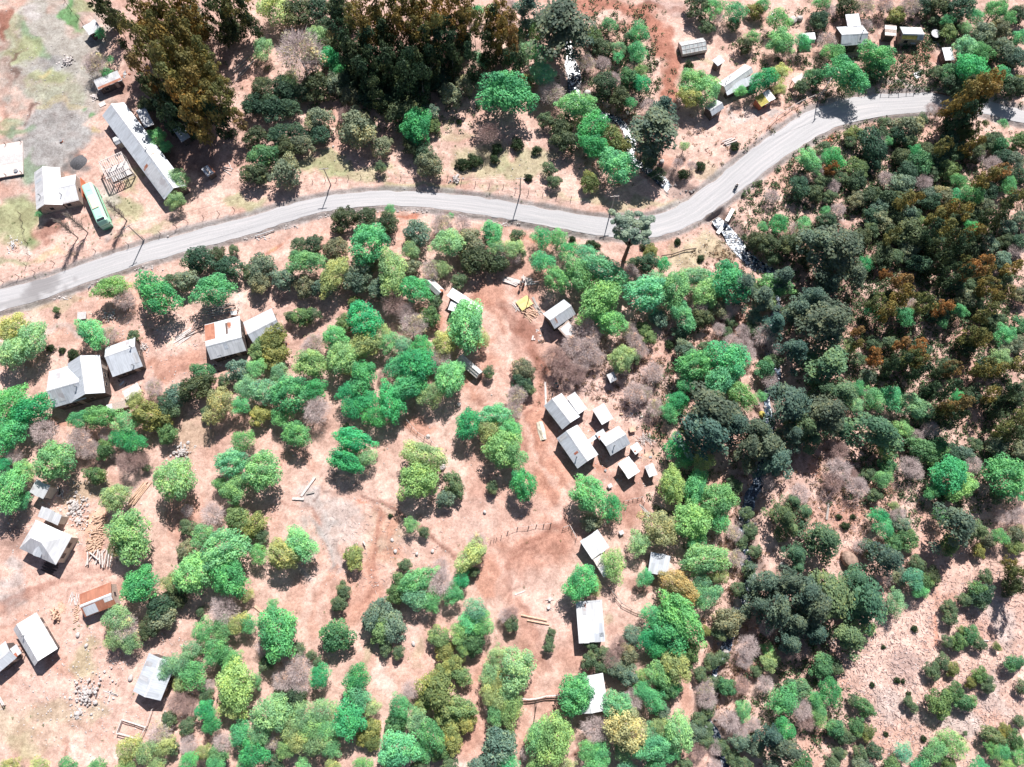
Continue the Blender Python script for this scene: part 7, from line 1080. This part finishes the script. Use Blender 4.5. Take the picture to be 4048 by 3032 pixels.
scatter_stuff('undergrowth', 'low dark green undergrowth between the trees of the forests', 'undergrowth', FA, 9000, .8, None, 'leaf', (.11, .17, .09), seed=3)
scatter_stuff('dry_brush', 'low brownish dry brush among the thickets and by the stream', 'brush', [((2450, 560, 120, 140), .2), ((2850, 1250, 130, 300), .2), ((2450, 1450, 300, 200), .25), ((2880, 1000, 60, 160), .05), ((3300, 1950, 260, 260), .2), ((2900, 2350, 120, 560), .3), ((3050, 480, 800, 200), .1), ((3500, 1000, 500, 500), .3)], 2300, .55, None, 'leaf', (.30, .20, .14), seed=4)
scatter_stuff('grass_tufts', 'scattered grass and weed tufts on the open ground', 'grass', [((300, 950, 330, 260), .2), ((1400, 620, 420, 120), .2), ((2000, 680, 420, 120), .15), ((2700, 980, 240, 140), .15), ((1400, 2200, 900, 600), .2), ((500, 2650, 500, 350), .1), ((800, 1300, 800, 130), .1)], 700, .26, None, 'leaf', (.13, .22, .08), seed=5)
scatter_stuff('woody_litter', 'dense litter of twigs and chips on the cleared ground at lower right', 'litter', [((3550, 2650, 420, 460), .6), ((3950, 2550, 160, 460), .15), ((3600, 1950, 260, 260), .12), ((3250, 2050, 200, 200), .1), ((2450, 1500, 280, 160), .15), ((960, 500, 100, 240), .05), ((1500, 2150, 240, 200), .04)], 7500, .6, M['twig'], 'twig', seed=6)
scatter_stuff('dark_litter', 'dark broken sticks strewn through the clearing at lower right', 'litter', [((3550, 2650, 420, 460), .5), ((3950, 2550, 160, 460), .1), ((3600, 1950, 300, 300), .12), ((2450, 1500, 300, 180), .15), ((3500, 1000, 500, 480), .2), ((1050, 480, 90, 250), .05)], 4200, .55, M['browntwig'], 'twig', seed=7)
scatter_stuff('loose_stones', 'small loose stones strewn over the bare soil', 'stones', [((450, 2700, 400, 330), .3), ((3550, 2650, 430, 460), .1), ((1400, 1900, 700, 400), .12), ((600, 1350, 560, 200), .16), ((1900, 640, 560, 150), .08), ((2700, 1030, 260, 160), .08), ((2480, 1700, 240, 420), .12), ((3600, 1900, 400, 300), .06), ((300, 2050, 260, 160), .12), ((260, 300, 260, 260), .08), ((3200, 500, 500, 200), .06)], 5200, .11, M['rock'], 'rock', seed=8)
g = np.random.default_rng(9); AR = [((float(a), float(b), 42, 42), 1.0) for a, b, _w in STREAM for _ in (0,)]
scatter_stuff('stream_stones', 'grey stones lining and breaking the rushing stream', 'stones', AR + [((float((p[0] + q[0]) / 2), float((p[1] + q[1]) / 2), 40, 44), 1.0) for p, q in zip(STREAM[:-1], STREAM[1:])], 14, .27, M['riverrock'], 'rock', seed=9)
scatter_stuff('roadside_stones', 'broken rubble along the lower shoulder of the gravel road', 'stones', [((float(a), float(b) + w * .5 + 12, 70, 9), 1.0) for a, b, w in ROAD[3:15]], 60, .16, M['rock'], 'rock', seed=10)
# ------------------------------------------------------------ labels that single out every plant
def rel(px, py, lx, ly):
    dx, dy = px - lx, py - ly; d = hypot(dx, dy)
    if d < 45: return 'right beside', d
    a = math.degrees(atan2(-dy, dx)) % 360; i = int((a + 22.5) // 45) % 8
    return ('right of', 'upper right of', 'above', 'upper left of', 'left of', 'lower left of', 'below', 'lower right of')[i], d
GRP = {}
for root, kd, px, py, r in PLACED:
    words = KIND[kd][6]; size = 'large ' if r > 4.2 else 'small ' if r < 1.9 and 'small' not in words and 'slim' not in words else ''
    l = min(LM, key=lambda q: hypot(px - q[0], py - q[1]) * (1.0 if px < 4048 and 0 < py < 3032 else 1)); rr, d = rel(px, py, l[0], l[1])
    GRP.setdefault((size + words, rr, l[2]), []).append((d, root, kd))
ORD = ['nearest', 'second nearest', 'third nearest', 'fourth nearest', 'fifth nearest', 'sixth nearest', 'seventh nearest', 'eighth nearest', 'ninth nearest', 'tenth nearest', 'eleventh nearest', 'twelfth nearest', 'thirteenth nearest', 'fourteenth nearest']
TG = dict(yellow_leaf_tree='yellow green trees', eucalyptus_tree='eucalyptus trees of the groves', conifer_tree='conifers along the stream', bare_tree='leafless trees', evergreen_tree='evergreen trees', broadleaf_tree='leafy spring trees', budding_tree='budding trees', shrub='small shrubs', olive_bush='olive bushes')
for (w, rr, l), L in GRP.items():
    L.sort(key=lambda q: q[0])
    for i, (d, root, kd) in enumerate(L):
        w2 = w
        if len(L) > 1: lab = f'{w}, {ORD[min(i, 13)]} {rr} {l}'
        else: lab = f'{w} {rr} {l}'
        if len(lab.split()) > 16: lab = lab.replace('nearest ', '').replace('the ', '')
        if len(lab.split()) > 16: print('LONG', lab)
        tag(root, lab, 'shrub' if kd in 'so' else 'tree', TG[KIND[kd][5]])
